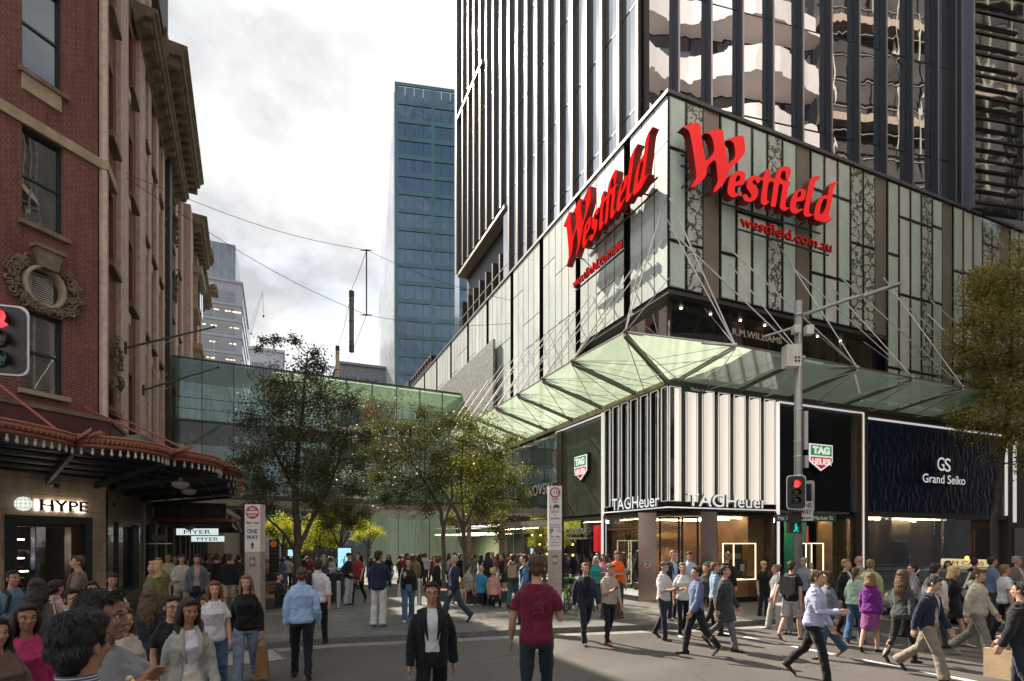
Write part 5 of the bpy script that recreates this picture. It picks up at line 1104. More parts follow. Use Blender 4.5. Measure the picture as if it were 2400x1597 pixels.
# ================================================================ street furniture
RT, TOC = Vector((_c, -_s, 0)), Vector((-_s, -_c, 0))     # picture right, towards the viewer
INKM = mat('sign_ink', (.03, .03, .035), .5); SREDM = mat('traffic_red', (.5, .015, .03), .4); SWH = mat('enamel_white', (.68, .64, .62), .4, 0, .05)
def lens(mb_parent, c, r, n, m, vis=True):
    c = Vector(c); n = Vector(n).normalized(); s = n.cross(Vector((0, 0, 1))).normalized(); u = s.cross(n)
    m_ = MB(); k = 20
    rg = [[c + n * o + (s * math.cos(2 * math.pi * j / k) + u * math.sin(2 * math.pi * j / k)) * r * q for j in range(k)] for o, q in ((0, 1), (.02, .8), (.03, .4), (.032, .02))]
    m_.rings(rg, caps=False); o = m_.build('lens', m, mb_parent)
    if vis:
        m_ = MB(); a0, a1 = -.6, math.pi + .6; k = 16
        for j in range(k):
            p, q = a0 + (a1 - a0) * j / k, a0 + (a1 - a0) * (j + 1) / k
            f = lambda a, o_, rr: c + n * o_ + (s * math.cos(a) + u * math.sin(a)) * rr
            m_.hexa([f(p, 0, r * 1.03), f(q, 0, r * 1.03), f(q, 0, r * 1.1), f(p, 0, r * 1.1), f(p, .1, r * 1.03), f(q, .1, r * 1.03), f(q, .1, r * 1.1), f(p, .1, r * 1.1)])
        m_.build('visor', M_DARK, mb_parent)
    return o
def roundrect(cx, cz, w, h, r, k=5):
    p = []
    for (sx, sz, a0) in ((1, -1, -90), (1, 1, 0), (-1, 1, 90), (-1, -1, 180)):
        for j in range(k + 1): a = R(a0 + 90 * j / k); p.append((cx + sx * (w / 2 - r) + r * math.cos(a), cz + sz * (h / 2 - r) + r * math.sin(a)))
    return p
REDL = lamp('signal_red', (1, .02, .025), 1.6); AMB = mat('amber_off', (.05, .025, .01), .15); GRN = mat('green_off', (.01, .04, .04), .15); AQUA = lamp('signal_aqua', (.0, .6, .5), .3)
def signal_head(t, c, n, lit=True, w=.53, h=.97):
    c = Vector(c); n = Vector(n).normalized(); s = Vector((0, 0, 1)).cross(n).normalized()
    f = lambda a, o, z: tuple(c + s * a + n * o + Vector((0, 0, z)))
    for nm, ww, hh, o, m in (('white_border', w, h, 0, M_WHITE), ('target_board', w - .045, h - .045, .012, M_DARK)):
        pr = roundrect(0, 0, ww, hh, .1); m_ = MB(); m_.prism([f(a, o, z) for a, z in pr], n * .012); m_.build(nm, m, t)
    m_ = MB(); m_.prism([f(a, -.2, z) for a, z in roundrect(0, 0, .3, .76, .05)], n * .22); m_.build('lamp_housing', M_DARK, t)
    for k, m in enumerate((REDL if lit else AMB, AMB, GRN)): lens(t, f(0, .03, .24 - .24 * k), .1, n, m)
# traffic light and lamp pole at the crossing
px0, py0 = 13.9, 11.5
t = thing('street_light_pole', 'tall grey pole with a long lamp arm and white boxes at the crossing', 'street light', (px0, py0, 0))
m = MB(); m.tube([(px0, py0, 0), (px0, py0, 5.2), (px0, py0, 9.07)], [.115, .11, .1], 14); m.build('pole', mat('grey_pole', (.42, .41, .4), .4, .5, .06), t, smooth=True)
m = MB(); m.lathe((px0, py0, .0), [(.26, 0), (.26, .04), (.16, .06), (.15, .9), (.12, .95)], 16); m.build('base_sleeve', mat('grey_pole', (.42,) * 3), t)
m = MB(); e = Vector((16.0, 9.95, 9.3)); m.tube([(px0, py0, 8.62), Vector((px0, py0, 8.62)).lerp(e, .5) + Vector((0, 0, .04)), Vector((px0, py0, 8.62)).lerp(e, .7)], [.06, .05, .045], 10); m.build('lamp_arm', mat('grey_pole', (.42,) * 3), t, smooth=True)
m = MB(); a = Vector((px0, py0, 8.62)).lerp(e, .64); d = (e - a).normalized(); s_ = d.cross(Vector((0, 0, 1))).normalized() * .13; u = Vector((0, 0, .05)); m.hexa([a - s_ * .5 - u, a + s_ * .5 - u, e + s_ - u * .6, e - s_ - u * .6, a - s_ * .5 + u, a + s_ * .5 + u, e + s_ + u * .3, e - s_ + u * .3]); m.build('lamp_head', mat('lamp_head_grey', (.4, .38, .34), .4), t)
m = MB(); m.tube([(px0, py0, 8.35), Vector((px0, py0, 8.0)) - RT * 1.05 + TOC * .1], .035, 8); m.build('stub_arm', mat('grey_pole', (.42,) * 3), t)
BOXW = mat('cabinet_white', (.66, .64, .6), .45)
for (a, z, w, h, dpt, nm) in ((-.26, 7.42, .42, .62, .3, 'equipment_box'), (-.13, 8.2, .18, .22, .2, 'sensor_box'), (.24, 8.18, .2, .26, .2, 'sensor_box'), (.14, 5.3, .1, 1.1, .12, 'antenna_box'), (.16, 4.4, .1, .35, .1, 'antenna_box')):
    c = Vector((px0, py0, z)) + RT * a + TOC * .12; m = MB(); f = lambda q, o, zz: tuple(c + RT * q + TOC * o + Vector((0, 0, zz))); m.fbox(f, -w / 2, w / 2, -dpt / 2, dpt / 2, -h / 2, h / 2); b = m.build(nm, BOXW if nm != 'antenna_box' else mat('grey_pole', (.42,) * 3), t)
    if nm == 'equipment_box': m = MB(); [m.fbox(f, .02 + .09 * (k % 2), .08 + .09 * (k % 2), dpt / 2, dpt / 2 + .004, -.2 + .1 * (k // 2), -.13 + .1 * (k // 2)) for k in range(4)]; m.build('vent', M_DGREY, b)
m = MB()
for z in (3.6, 4.0, 4.55, 5.0, 5.9, 8.65): m.lathe((px0, py0, z), [(.118, 0), (.125, .01), (.125, .03), (.118, .04)], 14)
m.build('strap', M_STEEL, t)
t = thing('traffic_light', 'red traffic light with a white bordered black board fixed to the lamp pole', 'traffic light', (px0, py0, 3.4))
nS = (TOC * .97 - RT * .1).normalized(); c1 = Vector((px0, py0, 3.5)) - RT * .23 + TOC * .32; signal_head(t, c1, nS)
m = MB(); [m.tube([c1 - nS * .12 + Vector((0, 0, z)), Vector((px0, py0, 3.5 + z))], .025, 6) for z in (-.3, .3)]; m.build('bracket', M_DGREY, t)
t = thing('traffic_light', 'dark traffic light turned side on behind the lamp pole', 'traffic light', (px0, py0, 3.3))
c2 = Vector((px0, py0, 3.42)) + RT * .42 - TOC * .3; signal_head(t, c2, RT * .95 - TOC * .3, False, .5, .95); m = MB(); m.tube([c2, (px0, py0, 3.6)], .025, 6); m.build('bracket', M_DGREY, t)
t = thing('pedestrian_signal', 'small walk signal glowing aqua below the red traffic light', 'pedestrian signal', (px0, py0, 2.6)); c3 = Vector((px0, py0, 2.66)) - RT * .2 + TOC * .2
f = lambda q, o, zz: tuple(c3 + RT * q + TOC * o + Vector((0, 0, zz)))
m = MB(); m.fbox(f, -.17, .17, -.15, .05, -.32, .32); m.build('lamp_housing', M_DARK, t); m = MB(); m.fbox(f, -.16, .16, .05, .2, .27, .3); m.fbox(f, -.16, .16, .05, .2, -.02, .01); m.build('visor', M_DARK, t)
m = MB(); m.ell(f(0, .06, -.07), (.03, .03, .03)); m.tube([f(0, .06, -.1), f(0, .06, -.19)], [.03, .028], 6); m.tube([f(0, .06, -.19), f(-.06, .06, -.28)], .018, 5); m.tube([f(0, .06, -.19), f(.06, .06, -.28)], .018, 5); m.tube([f(0, .06, -.12), f(.07, .06, -.19)], .014, 5); m.build('walking_figure', AQUA, t)
t = thing('one_way_sign', 'small white ONE WAY plate with a left arrow beside the pole signals', 'sign', (px0, py0, 3)); c4 = Vector((px0, py0, 2.98)) + RT * .13 + TOC * .16
f = lambda q, o, zz: tuple(c4 + RT * q + TOC * o + Vector((0, 0, zz)))
m = MB(); m.prism([f(a, 0, z) for a, z in roundrect(0, 0, .42, .56, .03)], TOC * .006); m.build('plate', SWH, t)
for s, z in (('ONE', .1), ('WAY', -.09)): text(s, .19, 'lettering', INKM, t, f(-.17, .008, z), RT, TOC, .004, .34, .004)
m = MB(); m.prism([f(-.17, .008, -.2), f(-.08, .008, -.15), f(-.08, .008, -.185), f(.16, .008, -.185), f(.16, .008, -.215), f(-.08, .008, -.215), f(-.08, .008, -.25)], TOC * .004); m.build('arrow', INKM, t)
for lab, s, q, w in (('dark green Market St blade to the right of the lamp pole', 'Market St', .3, .72), ('dark green Pitt St blade to the left of the walk signal', 'Pitt St', -.72, .5)):
    t = thing('street_sign', lab, 'street sign', (px0, py0, 2.7)); c5 = Vector((px0, py0, 2.68)) + RT * q + TOC * .12; f = lambda a, o, zz: tuple(c5 + RT * a + TOC * o + Vector((0, 0, zz)))
    m = MB(); m.fbox(f, 0, w, -.01, .01, -.0, .2); m.build('blade', mat('sign_dark_green', (.01, .05, .04), .4), t); text(s, .15, 'lettering', mat('emblem_white', (.75,) * 3), t, f(.06, .012, .05), RT, TOC, .006, w - .16)
    m = MB(); m.tube([f(0 if q > 0 else w, -.0, .11), (px0, py0, 2.79)], .02, 6); m.build('bracket', M_STEEL, t)
t = thing('parking_sign', 'narrow red plate strapped to the lamp pole below the one way sign', 'sign', (px0, py0, 2.3)); c5 = Vector((px0, py0, 2.25)) + RT * .2 + TOC * .1; f = lambda a, o, zz: tuple(c5 + RT * a + TOC * o + Vector((0, 0, zz))); m = MB(); m.fbox(f, -.05, .05, 0, .005, -.2, .3); m.build('plate', SREDM, t); m = MB(); [m.fbox(f, -.03, .03, .005, .007, z, z + .025) for z in np.arange(-.16, .26, .06)]; m.build('print', SWH, t)
m = MB(); m.tube([f(-.03, -.01, .2), (px0, py0, 2.45)], .012, 5); m.build('bracket', M_STEEL, t)
# near signal at the left edge of the view
cN = Vector((*D(3, 6.6), 4.51)); t = thing('traffic_light', 'large near traffic light with glowing red lamp cut by the left edge of the view', 'traffic light', cN); nS = (TOC * .96 + RT * .28).normalized(); signal_head(t, cN, nS, True, .56, .84)
m = MB(); q = cN - RT * .55; m.tube([(q.x, q.y, 0), (q.x, q.y, 5.4)], .09, 12); m.tube([cN - nS * .1 + Vector((0, 0, .3)), q + Vector((0, 0, .3))], .03, 6); m.tube([cN - nS * .1 - Vector((0, 0, .3)), q - Vector((0, 0, .3))], .03, 6); m.build('pole', mat('grey_pole', (.42,) * 3), t)
# sign pylons at the mall entrance
LAT = brickmat('etched_beige_pylon', (.42, .36, .31), (.44, .38, .33), (.36, .3, .25), .11, .11, .006, .15, .15, .6)
def pylon(px, d, w, ztop, zs, lab):
    x, y = D(px, d); t = thing('sign_pylon', lab, 'sign', (x, y, 0)); c = Vector((x, y, 0)); f = lambda a, o, z: tuple(c + RT * a + TOC * o + Vector((0, 0, z)))
    m = MB(); m.fbox(f, -w / 2, w / 2, -.16, .16, 0, zs); m.build('pylon_base', LAT, t)
    m = MB(); m.fbox(f, -w / 2, w / 2, -.165, .165, zs + .002, ztop); m.build('sign_panel', SWH, t)
    m = MB(); m.fbox(f, -w * .18, w * .18, .16, .17, zs - .42, zs - .15); b = m.build('notice_plate', mat('mauve_plate', (.2, .12, .13), .5), t)
    m = MB(); p = [f(.05 * math.cos(a), .172, zs - .285 + .05 * math.sin(a)) for a in np.linspace(0, 6.283, 20)]; m.tube(p, .01, 5, cap=False); m.tube([f(-.035, .172, zs - .25), f(.035, .172, zs - .32)], .01, 5); m.build('no_smoking_mark', SWH, b)
    return t, f
def disc(f, a, z, r, o, th=.004, k=28): m = MB(); m.prism([f(a + r * math.cos(2 * math.pi * j / k), o, z + r * math.sin(2 * math.pi * j / k)) for j in range(k)], TOC * th); return m
w = .445; t, f = pylon(598, 16, w, 3.17, 1.81, 'white sign pylon with a red NO ENTRY disc and ONE WAY arrow')
disc(f, 0, 2.94, .19, .166).build('no_entry_disc', SREDM, t); m = MB(); m.fbox(f, -.16, .16, .171, .176, 2.91, 2.98); m.build('white_bar', SWH, t)
text('NO', .1, 'lettering', SWH, t, f(-.075, .172, 3.01), RT, TOC, .004, .15, .004); text('ENTRY', .085, 'lettering', SWH, t, f(-.11, .172, 2.82), RT, TOC, .004, .22, .003)
text('8am - 3am', .14, 'lettering', INKM, t, f(-.17, .167, 2.6), RT, TOC, .004, .35); m = MB(); m.fbox(f, -.15, .15, .166, .168, 2.535, 2.542); m.build('rule', INKM, t)
text('ONE', .17, 'lettering', INKM, t, f(-.15, .167, 2.34), RT, TOC, .004, .29, .004); text('WAY', .17, 'lettering', INKM, t, f(-.165, .167, 2.17), RT, TOC, .004, .33, .004)
m = MB(); m.prism([f(a, .167, z) for a, z in ((-.025, 1.9), (.025, 1.9), (.025, 2.0), (.065, 1.98), (0, 2.1), (-.065, 1.98), (-.025, 2.0))], TOC * .004); m.build('arrow', INKM, t)
w = .395; t, f = pylon(1300, 16.4, w, 3.74, 1.85, 'white sign pylon with a red ringed 10 and parking text near the black shop')
m = MB(); m.tube([f(.135 * math.cos(a), .17, 3.55 + .135 * math.sin(a)) for a in np.linspace(0, 6.283, 30)], .018, 6, cap=False); m.build('red_ring', SREDM, t)
for s, h, z, ww in (('10', .16, 3.495, .14), ('SHARED', .07, 3.33, .2), ('ZONE', .07, 3.25, .15), ('GIVE WAY', .07, 2.95, .24), ('TO', .06, 2.86, .06), ('PEDESTRIANS', .06, 2.76, .27), ('PITT STREET MALL', .05, 2.58, .31), ('PARKING AREA', .05, 2.51, .3), ('3am - 8am', .1, 2.22, .28), ('PARK IN', .06, 2.06, .22), ('BAYS ONLY', .06, 1.97, .26)): text(s, h, 'lettering', INKM, t, f(-ww / 2, .167, z), RT, TOC, .004, ww)
text('P', .19, 'lettering', mat('sign_green_ink', (.02, .12, .06)), t, f(-.15, .167, 2.34), RT, TOC, .004, .1, .006); text('15', .15, 'lettering', SREDM, t, f(.02, .167, 2.37), RT, TOC, .004, .11)
m = MB(); m.fbox(f, -.06, .13, .166, .17, 3.1, 3.15); m.fbox(f, -.02, .09, .166, .17, 3.151, 3.19); m.fbox(f, -.045, -.015, .166, .17, 3.07, 3.099); m.fbox(f, .08, .11, .166, .17, 3.07, 3.099); m.fbox(f, -.14, -.12, .166, .17, 3.07, 3.17); m.build('car_symbol', INKM, t)
m = MB(); [m.fbox(f, -.16, .16, .166, .168, z, z + .006) for z in (3.03, 2.16)]; m.build('rule', INKM, t)
# information pylon, screens
x, y = D(643, 24); z0 = gz(x, y); t = thing('information_pylon', 'dark information pylon with an orange i disc beside the big tree trunk', 'information pylon', (x, y, z0)); c = Vector((x, y, z0)); f = lambda a, o, z: tuple(c + RT * a + TOC * o + Vector((0, 0, z)))
m = MB(); m.fbox(f, -.19, .19, -.08, .08, 0, 2.45); m.build('pylon_body', M_DARK, t); disc(f, 0, 2.25, .14, .081).build('orange_disc', mat('orange_enamel', (.5, .14, .01), .4, emit=.1), t); text('i', .22, 'lettering', INKM, t, f(-.02, .088, 2.17), RT, TOC, .004, .035)
m = MB(); [m.fbox(f, -.15, .15, .081, .085, 1.95 - .17 * k, 2.05 - .17 * k) for k in range(9)]; m.build('directory_strip', M_DGREY, t)
for (px, d, w, zc, h, lab) in ((809, 24, .56, 1.35, .92, 'bright digital advertising panel with a dancing figure in teal on a dark stand'), (682, 45, .42, 1.9, .5, 'small far digital screen glowing pale blue left of the tree trunk')):
    x, y = D(px, d); z0 = gz(x, y); t = thing('digital_panel', lab, 'digital panel', (x, y, z0)); c = Vector((x, y, z0)); f = lambda a, o, z: tuple(c + RT * a + TOC * o + Vector((0, 0, z)))
    m = MB(); m.fbox(f, -w / 2 - .05, w / 2 + .05, -.12, .1, 0 if d < 30 else 1.2, zc + h / 2 + .3); m.build('casing', mat('panel_casing', (.015, .03, .06), .3), t)
    m = MB(); m.fbox(f, -w / 2, w / 2, .101, .11, zc - h / 2 + .2, zc + h / 2 + .22); m.build('screen', lamp('screen_glow', (.45, .8, .9), .33), t)
    if d < 30:
        m = MB(); m.ell(f(.02, .115, 1.66), (.035, .012, .045)); m.tube([f(.02, .115, 1.6), f(-.02, .115, 1.42), f(.05, .115, 1.22)], [.03, .05, .02], 6, sy=.3); m.tube([f(0, .115, 1.55), f(-.14, .115, 1.5)], .015, 5); m.tube([f(0, .115, 1.4), f(.1, .115, 1.35)], .03, 5); m.build('figure_picture', mat('teal_ink', (.02, .35, .32), .5, emit=.15), t)
# bollards, benches, bins
for (px, py, lab) in ((793, 1426, 'steel bollard behind the man carrying his jacket'), (983, 1418, 'steel bollard beside the woman with coffee'), (1060, 1416, 'short steel bollard behind the black suited man')):
    x, y = G(px, py); z0 = gz(x, y); t = thing('bollard', lab, 'bollard', (x, y, z0), 'steel bollards across the mall entrance'); m = MB(); m.lathe((0, 0, 0), [(.075, 0), (.075, .84), (.07, .86), (0, .87)], 18); m.build('post', M_STEEL, t, local=True, smooth=False); m = MB(); m.lathe((0, 0, 0), [(.11, 0), (.11, .015), (.076, .02)], 18); m.build('base_ring', M_DGREY, t, local=True)
DKST = mat('dark_stone_block', (.045, .045, .042), .5, 0, .3, 3); SLATW = mat('hardwood_slat', (.26, .14, .07), .5, 0, .3, 4)
def bench(px, py, rz, w, back, lab, py2=None):
    x, y = G(px, py); z0 = gz(x, y); t = thing('bench', lab, 'bench', (x, y, z0), 'stone seats in the mall', R(rz))
    m = MB(); m.box(-w / 2, w / 2, -.28, .28, 0, .36); m.build('stone_base', DKST, t, local=True)
    m = MB(); [m.box(-w / 2 - .03, w / 2 + .03, -.3 + k * .12, -.2 + k * .12, .362, .4) for k in range(5)]; m.build('seat', SLATW, t, local=True)
    if back:
        m = MB(); [m.box(-w / 2, w / 2, .25, .28, .5 + k * .12, .59 + k * .12) for k in range(3)]; m.build('backrest', SLATW, t, local=True); m = MB(); [m.box(a - .02, a + .02, .28, .31, .4, .85) for a in (-w / 2 + .1, w / 2 - .1)]; m.build('back_support', M_DARK, t, local=True)
bench(1115, 1412, -20, 1.1, True, 'wooden slatted bench with a backrest near the seated man in a blue shirt'); bench(1168, 1410, -25, .85, False, 'dark stone block seat under the blonde woman'); bench(645, 1420, 65, 1.5, True, 'dark bench with slats behind the woman carrying a paper bag'); bench(1045, 1405, -20, 1.0, False, 'dark stone seat hidden behind the walkers by the thin tree trunk')
for (px, py, lab, mt) in ((1432, 1448, 'dark round litter bin behind the man in the beige shirt', M_DGREY), (785, 1405, 'black litter bin with a pale steel hood beside the man in a cap', M_DARK)):
    x, y = G(px, py); t = thing('litter_bin', lab, 'litter bin', (x, y, gz(x, y))); m = MB(); m.lathe((0, 0, 0), [(.3, 0), (.3, .05), (.28, .06), (.28, .95), (.3, .97), (.3, 1.02), (0, 1.03)], 20); m.build('bin_body', mt, t, local=True); m = MB(); [m.box(-.2, -.17, -.2, .2, 1.03, 1.2), m.box(.17, .2, -.2, .2, 1.03, 1.2), m.box(-.25, .25, -.24, .24, 1.2, 1.24)]; m.build('hood', M_STEEL, t, local=True); m = MB(); m.box(-.15, .15, -.31, -.27, .7, .86); m.build('opening', M_DARK, t, local=True)
# share bikes by the right pylon
def bike(px, py, rz, col, lab):
    x, y = G(px, py); t = thing('bicycle', lab, 'bicycle', (x, y, 0), rz=R(rz)); C_ = mat('bike_' + col[0], col[1], .35, 0, .05)
    for k, xx in enumerate((-.52, .52)):
        m = MB(); m.tube([(xx + .31 * math.cos(a), 0, .33 + .31 * math.sin(a)) for a in np.linspace(0, 6.283, 33)], .022, 6, cap=False); wh = m.build('wheel', M_DARK, t, local=True)
        m = MB(); [m.tube([(xx, 0, .33), (xx + .29 * math.cos(a), 0, .33 + .29 * math.sin(a))], .003, 3) for a in np.linspace(0, 6.283, 19)]; m.ell((xx, 0, .33), (.03, .05, .03)); m.build('spokes', M_STEEL, wh, local=True)
        m = MB(); m.tube([(xx + .36 * math.cos(a), 0, .33 + .36 * math.sin(a)) for a in np.linspace(.3, 2.8, 12)], .025, 6); m.build('mudguard', C_, t, local=True)
    m = MB(); m.tube([(.42, 0, .95), (.4, 0, .75), (-.1, 0, .32), (-.18, 0, .85)], .032, 8); m.tube([(-.1, 0, .32), (-.52, 0, .33)], .02, 6); m.tube([(-.15, 0, .7), (-.52, 0, .33)], .018, 6); m.tube([(.4, 0, .8), (.52, 0, .33)], .022, 6); m.build('bike_frame', C_, t, local=True)
    m = MB(); m.tube([(.3, -.28, 1.08), (.42, -.12, 1.05), (.42, .12, 1.05), (.3, .28, 1.08)], .016, 6); m.tube([(.42, 0, .95), (.42, 0, 1.05)], .018, 6); m.build('handlebar', M_DARK, t, local=True)
    m = MB(); m.tube([(-.3, 0, .9), (-.1, 0, .9), (.0, 0, .88)], [.09, .06, .02], 8); m.build('saddle', M_DARK, t, local=True); m = MB(); m.box(.45, .75, -.16, .16, .78, .98); m.build('basket', C_, t, local=True)
bike(1330, 1432, 55, ('green', (.05, .45, .06)), 'bright green share bicycle parked behind the right sign pylon'); bike(1352, 1430, 20, ('red', (.5, .02, .04)), 'share bicycle with a red frame parked beside the green bicycle')
t = thing('suitcase', 'silver grey wheeled suitcase pulled by the man in shorts', 'suitcase', (*G(1838, 1485, ROADZ), ROADZ), rz=.4); m = MB(); m.prism([(a, -.13, .42 + z) for a, z in roundrect(0, 0, .42, .64, .07)], (0, .26, 0)); m.build('case', mat('silver_case', (.4, .4, .4), .35, .4), t, local=True); m = MB(); [m.ell((a, b, .04), (.03, .02, .04), 8, 6) for a in (-.16, .16) for b in (-.1, .1)]; m.build('castor', M_DARK, t, local=True); m = MB(); m.tube([(-.1, 0, .7), (-.1, 0, 1.05), (.1, 0, 1.05), (.1, 0, .7)], .01, 5); m.build('handle', M_DARK, t, local=True)
# cars
def car(name, lab, x, y, rz, paint, taxi=False):
    t = thing(name, lab, 'taxi' if taxi else 'car', (x, y, ROADZ), rz=R(rz)); secs = []
    prof = [(-2.3, .45, .72, .72, .8), (-2.2, .3, .95, .95, .86), (-1.6, .25, 1.0, 1.0, .9), (-.8, .25, 1.0, 1.0, .91), (.3, .25, .98, .98, .91), (1.1, .25, .95, .95, .9), (1.9, .27, .84, .84, .86), (2.25, .35, .66, .66, .76), (2.32, .45, .55, .55, .6)]
    rg = [[(xx, -w * .93, zb), (xx, w * .93, zb), (xx, w, (zb + zt) / 2), (xx, w * .92, zt - .03), (xx, w * .7, zt), (xx, -w * .7, zt), (xx, -w * .92, zt - .03), (xx, -w, (zb + zt) / 2)] for xx, zb, zt, _, w in prof]
    m = MB(); m.rings(rg); m.build('body', paint, t, local=True, smooth=True)
    cab = [(-1.75, .98, .98, .84), (-1.05, .98, 1.38, .82), (-.6, .98, 1.45, .8), (.25, .98, 1.44, .8), (.6, .98, 1.36, .8), (1.25, .93, .95, .84)]
    rg = [[(xx, -w, zb), (xx, w, zb), (xx, w * .82, zt), (xx, -w * .82, zt)] for xx, zb, zt, w in cab]
    m = MB(); m.rings(rg); m.build('window_glass', glassy('car_glass', (.01, .012, .014), .2, .02), t, local=True)
    m = MB(); rg = [[(xx, -.64, z), (xx, .64, z), (xx, .6, z + .03), (xx, -.6, z + .03)] for xx, z in ((-1.05, 1.37), (-.6, 1.445), (.25, 1.435), (.58, 1.36))]; m.rings(rg)
    for s in (-1, 1):
        for a, b in (((-1.75, .84 * s, .98), (-1.05, .68 * s, 1.39)), ((.6, .66 * s, 1.37), (1.25, .83 * s, .95)), ((-.2, .84 * s, .97), (-.2, .66 * s, 1.44))): m.tube([a, b], .035, 6)
    m.build('roof', paint, t, local=True)
    for xx in (-1.4, 1.4):
        for s in (-1, 1):
            m = MB(); m.tube([(xx, s * .72, .32), (xx, s * .92, .32)], .32, 20); wh = m.build('wheel', M_DARK, t, local=True); m = MB(); m.tube([(xx, s * .9, .32), (xx, s * .935, .32)], [.2, .17], 12); m.build('rim', M_STEEL, wh, local=True)
    for s in (-1, 1): m = MB(); m.box(2.2, 2.3, s * .62 - .14, s * .62 + .14, .55, .68); m.build('headlight', mat('headlight_glass', (.6, .6, .6), .1), t, local=True); m = MB(); m.box(-2.3, -2.24, s * .62 - .14, s * .62 + .14, .62, .78); m.build('tail_light', lamp('tail_red', (.8, .02, .02), .6), t, local=True)
    if taxi:
        m = MB(); m.prism([(-.5 + a, -.62, 1.6 + z) for a, z in roundrect(0, 0, .3, .22, .06)], (0, 1.24, 0)); m.build('roof_sign', mat('taxi_sign', (.75, .62, .3), .4, emit=.2), t, local=True)
        m = MB(); m.ell((-.5, 0, 1.75), (.05, .05, .05), 8, 6); m.build('beacon', lamp('amber_beacon', (1, .5, .05), 3), t, local=True)
    return t
SILP = mat('silver_paint', (.42, .42, .42), .25, .4, .04, coat=.6)
tx = car('taxi', 'silver taxi with a yellow roof sign waiting behind the crowd on the crossing', 18.4, 9.85, 180, mat('silver_paint', (.42,) * 3), True)
o = text('GM CABS', .17, 'lettering', SREDM, tx, (-.345, -.5, 1.54), (0, 1, 0), (1, 0, 0), .008, 1.0); o.location = (0, 0, 0)
car('parked_car', 'dark grey car behind the taxi at the right edge of the view', 25.5, 9.6, 180, mat('dark_car_paint', (.05, .055, .06), .25, .4, .05, coat=.6))
# suspended lantern tubes with their wires
for k, (px, d, z0, z1, lab) in enumerate(((824, 30, 12.4, 15.7, 'dark end lantern tube hanging highest against the cloudy sky'), (791, 38, 12.2, 15.55, 'cream lantern tube hanging lower just above the footbridge roof'), (766, 46, 12.2, 15.4, 'far small cream lantern tube half hidden by the footbridge'))):
    x, y = D(px, d); t = thing('lantern_tube', lab, 'lantern', (x, y, z0), 'lantern tubes hung over the mall'); m = MB(); m.tube([(0, 0, .35), (0, 0, z1 - z0 - .35)], .13, 14); m.build('diffuser', mat('grey_lantern', (.16, .14, .12), .5) if k == 0 else mat('cream_lantern', (.66, .52, .4), .5), t, local=True)
    m = MB(); m.tube([(0, 0, 0), (0, 0, .34)], .14, 14); [m.tube([(0, 0, q), (0, 0, q + .05)], .14, 14) for q in (.5, (z1 - z0) / 2, z1 - z0 - .55)]; m.tube([(0, 0, z1 - z0 - .34), (0, 0, z1 - z0)], .14, 14); m.build('end_cap', M_DGREY, t, local=True)
xs, ys = D(859, 29); sp0, sp1 = Vector((xs, ys, 17.4)), Vector((xs, ys, 14.0))
t = thing('catenary_spreader', 'thin dark vertical spreader bar held by wires high over the mall', 'catenary wire', sp1); m = MB(); m.tube([sp0, sp1], .035, 8); m.build('spreader_bar', M_DARK, t); m = MB(); [m.tube([p, p + d], [.05, .012], 6) for p in (sp0, sp1) for d in (RT * .35, -RT * .35)]; m.build('clamp', M_DARK, t)
an = Vector(fP(2.5, .1, 14.5)); rw = Vector((CX0 - .1, 27, 14.9)); tb = [Vector((*D(px, d), z)) for px, d, z in ((824, 30, 15.7), (791, 38, 15.55), (766, 46, 15.4))]
def wire(a, b, sag): return [a.lerp(b, i / 10) - Vector((0, 0, sag * math.sin(math.pi * i / 10))) for i in range(11)]
m = MB(); [m.tube(wire(a, b, s), .012, 4) for a, b, s in ((an, sp0, .4), (an - Vector((0, 0, .15)), sp1, .4), (sp0, rw, .3), (sp1, rw - Vector((0, 0, 1.2)), .3), (sp0, tb[0] + Vector((0, 0, .1)), .1), (tb[0], tb[1], .4), (tb[1], tb[2], .4), (sp1, tb[1] - Vector((0, 0, 2.5)), .2))]; m.build('wire', M_DARK, t)
# ================================================================ trees
def leafmat(name, c, tr=.45):
    m, nt, b = newmat(name); out = nt.nodes['Material Output']; nt.nodes.remove(b)
    oi = nd(nt, 'ShaderNodeNewGeometry'); v = oi.outputs['Random Per Island']
    lo = tuple(x * .55 for x in c); hi = (min(1, c[0] * 1.6), min(1, c[1] * 1.45), c[2] * 1.1)
    col = mixc(nt, v, lo, hi); d = nd(nt, 'ShaderNodeBsdfDiffuse'); t = nd(nt, 'ShaderNodeBsdfTranslucent'); g = nd(nt, 'ShaderNodeBsdfGlossy', Roughness=.4)
    nt.links.new(col, d.inputs[0]); nt.links.new(mixc(nt, .5, col, (c[0] * 2.2, c[1] * 2.0, c[2] * .6)), t.inputs[0])
    a = nd(nt, 'ShaderNodeMixShader'); a.inputs[0].default_value = tr; nt.links.new(d.outputs[0], a.inputs[1]); nt.links.new(t.outputs[0], a.inputs[2])
    e = nd(nt, 'ShaderNodeMixShader'); e.inputs[0].default_value = .05; nt.links.new(a.outputs[0], e.inputs[1]); nt.links.new(g.outputs[0], e.inputs[2]); nt.links.new(e.outputs[0], out.inputs[0]); return m
BARK = mat('grey_bark', (.075, .06, .05), .9, 0, .35, 6, .5, 25)
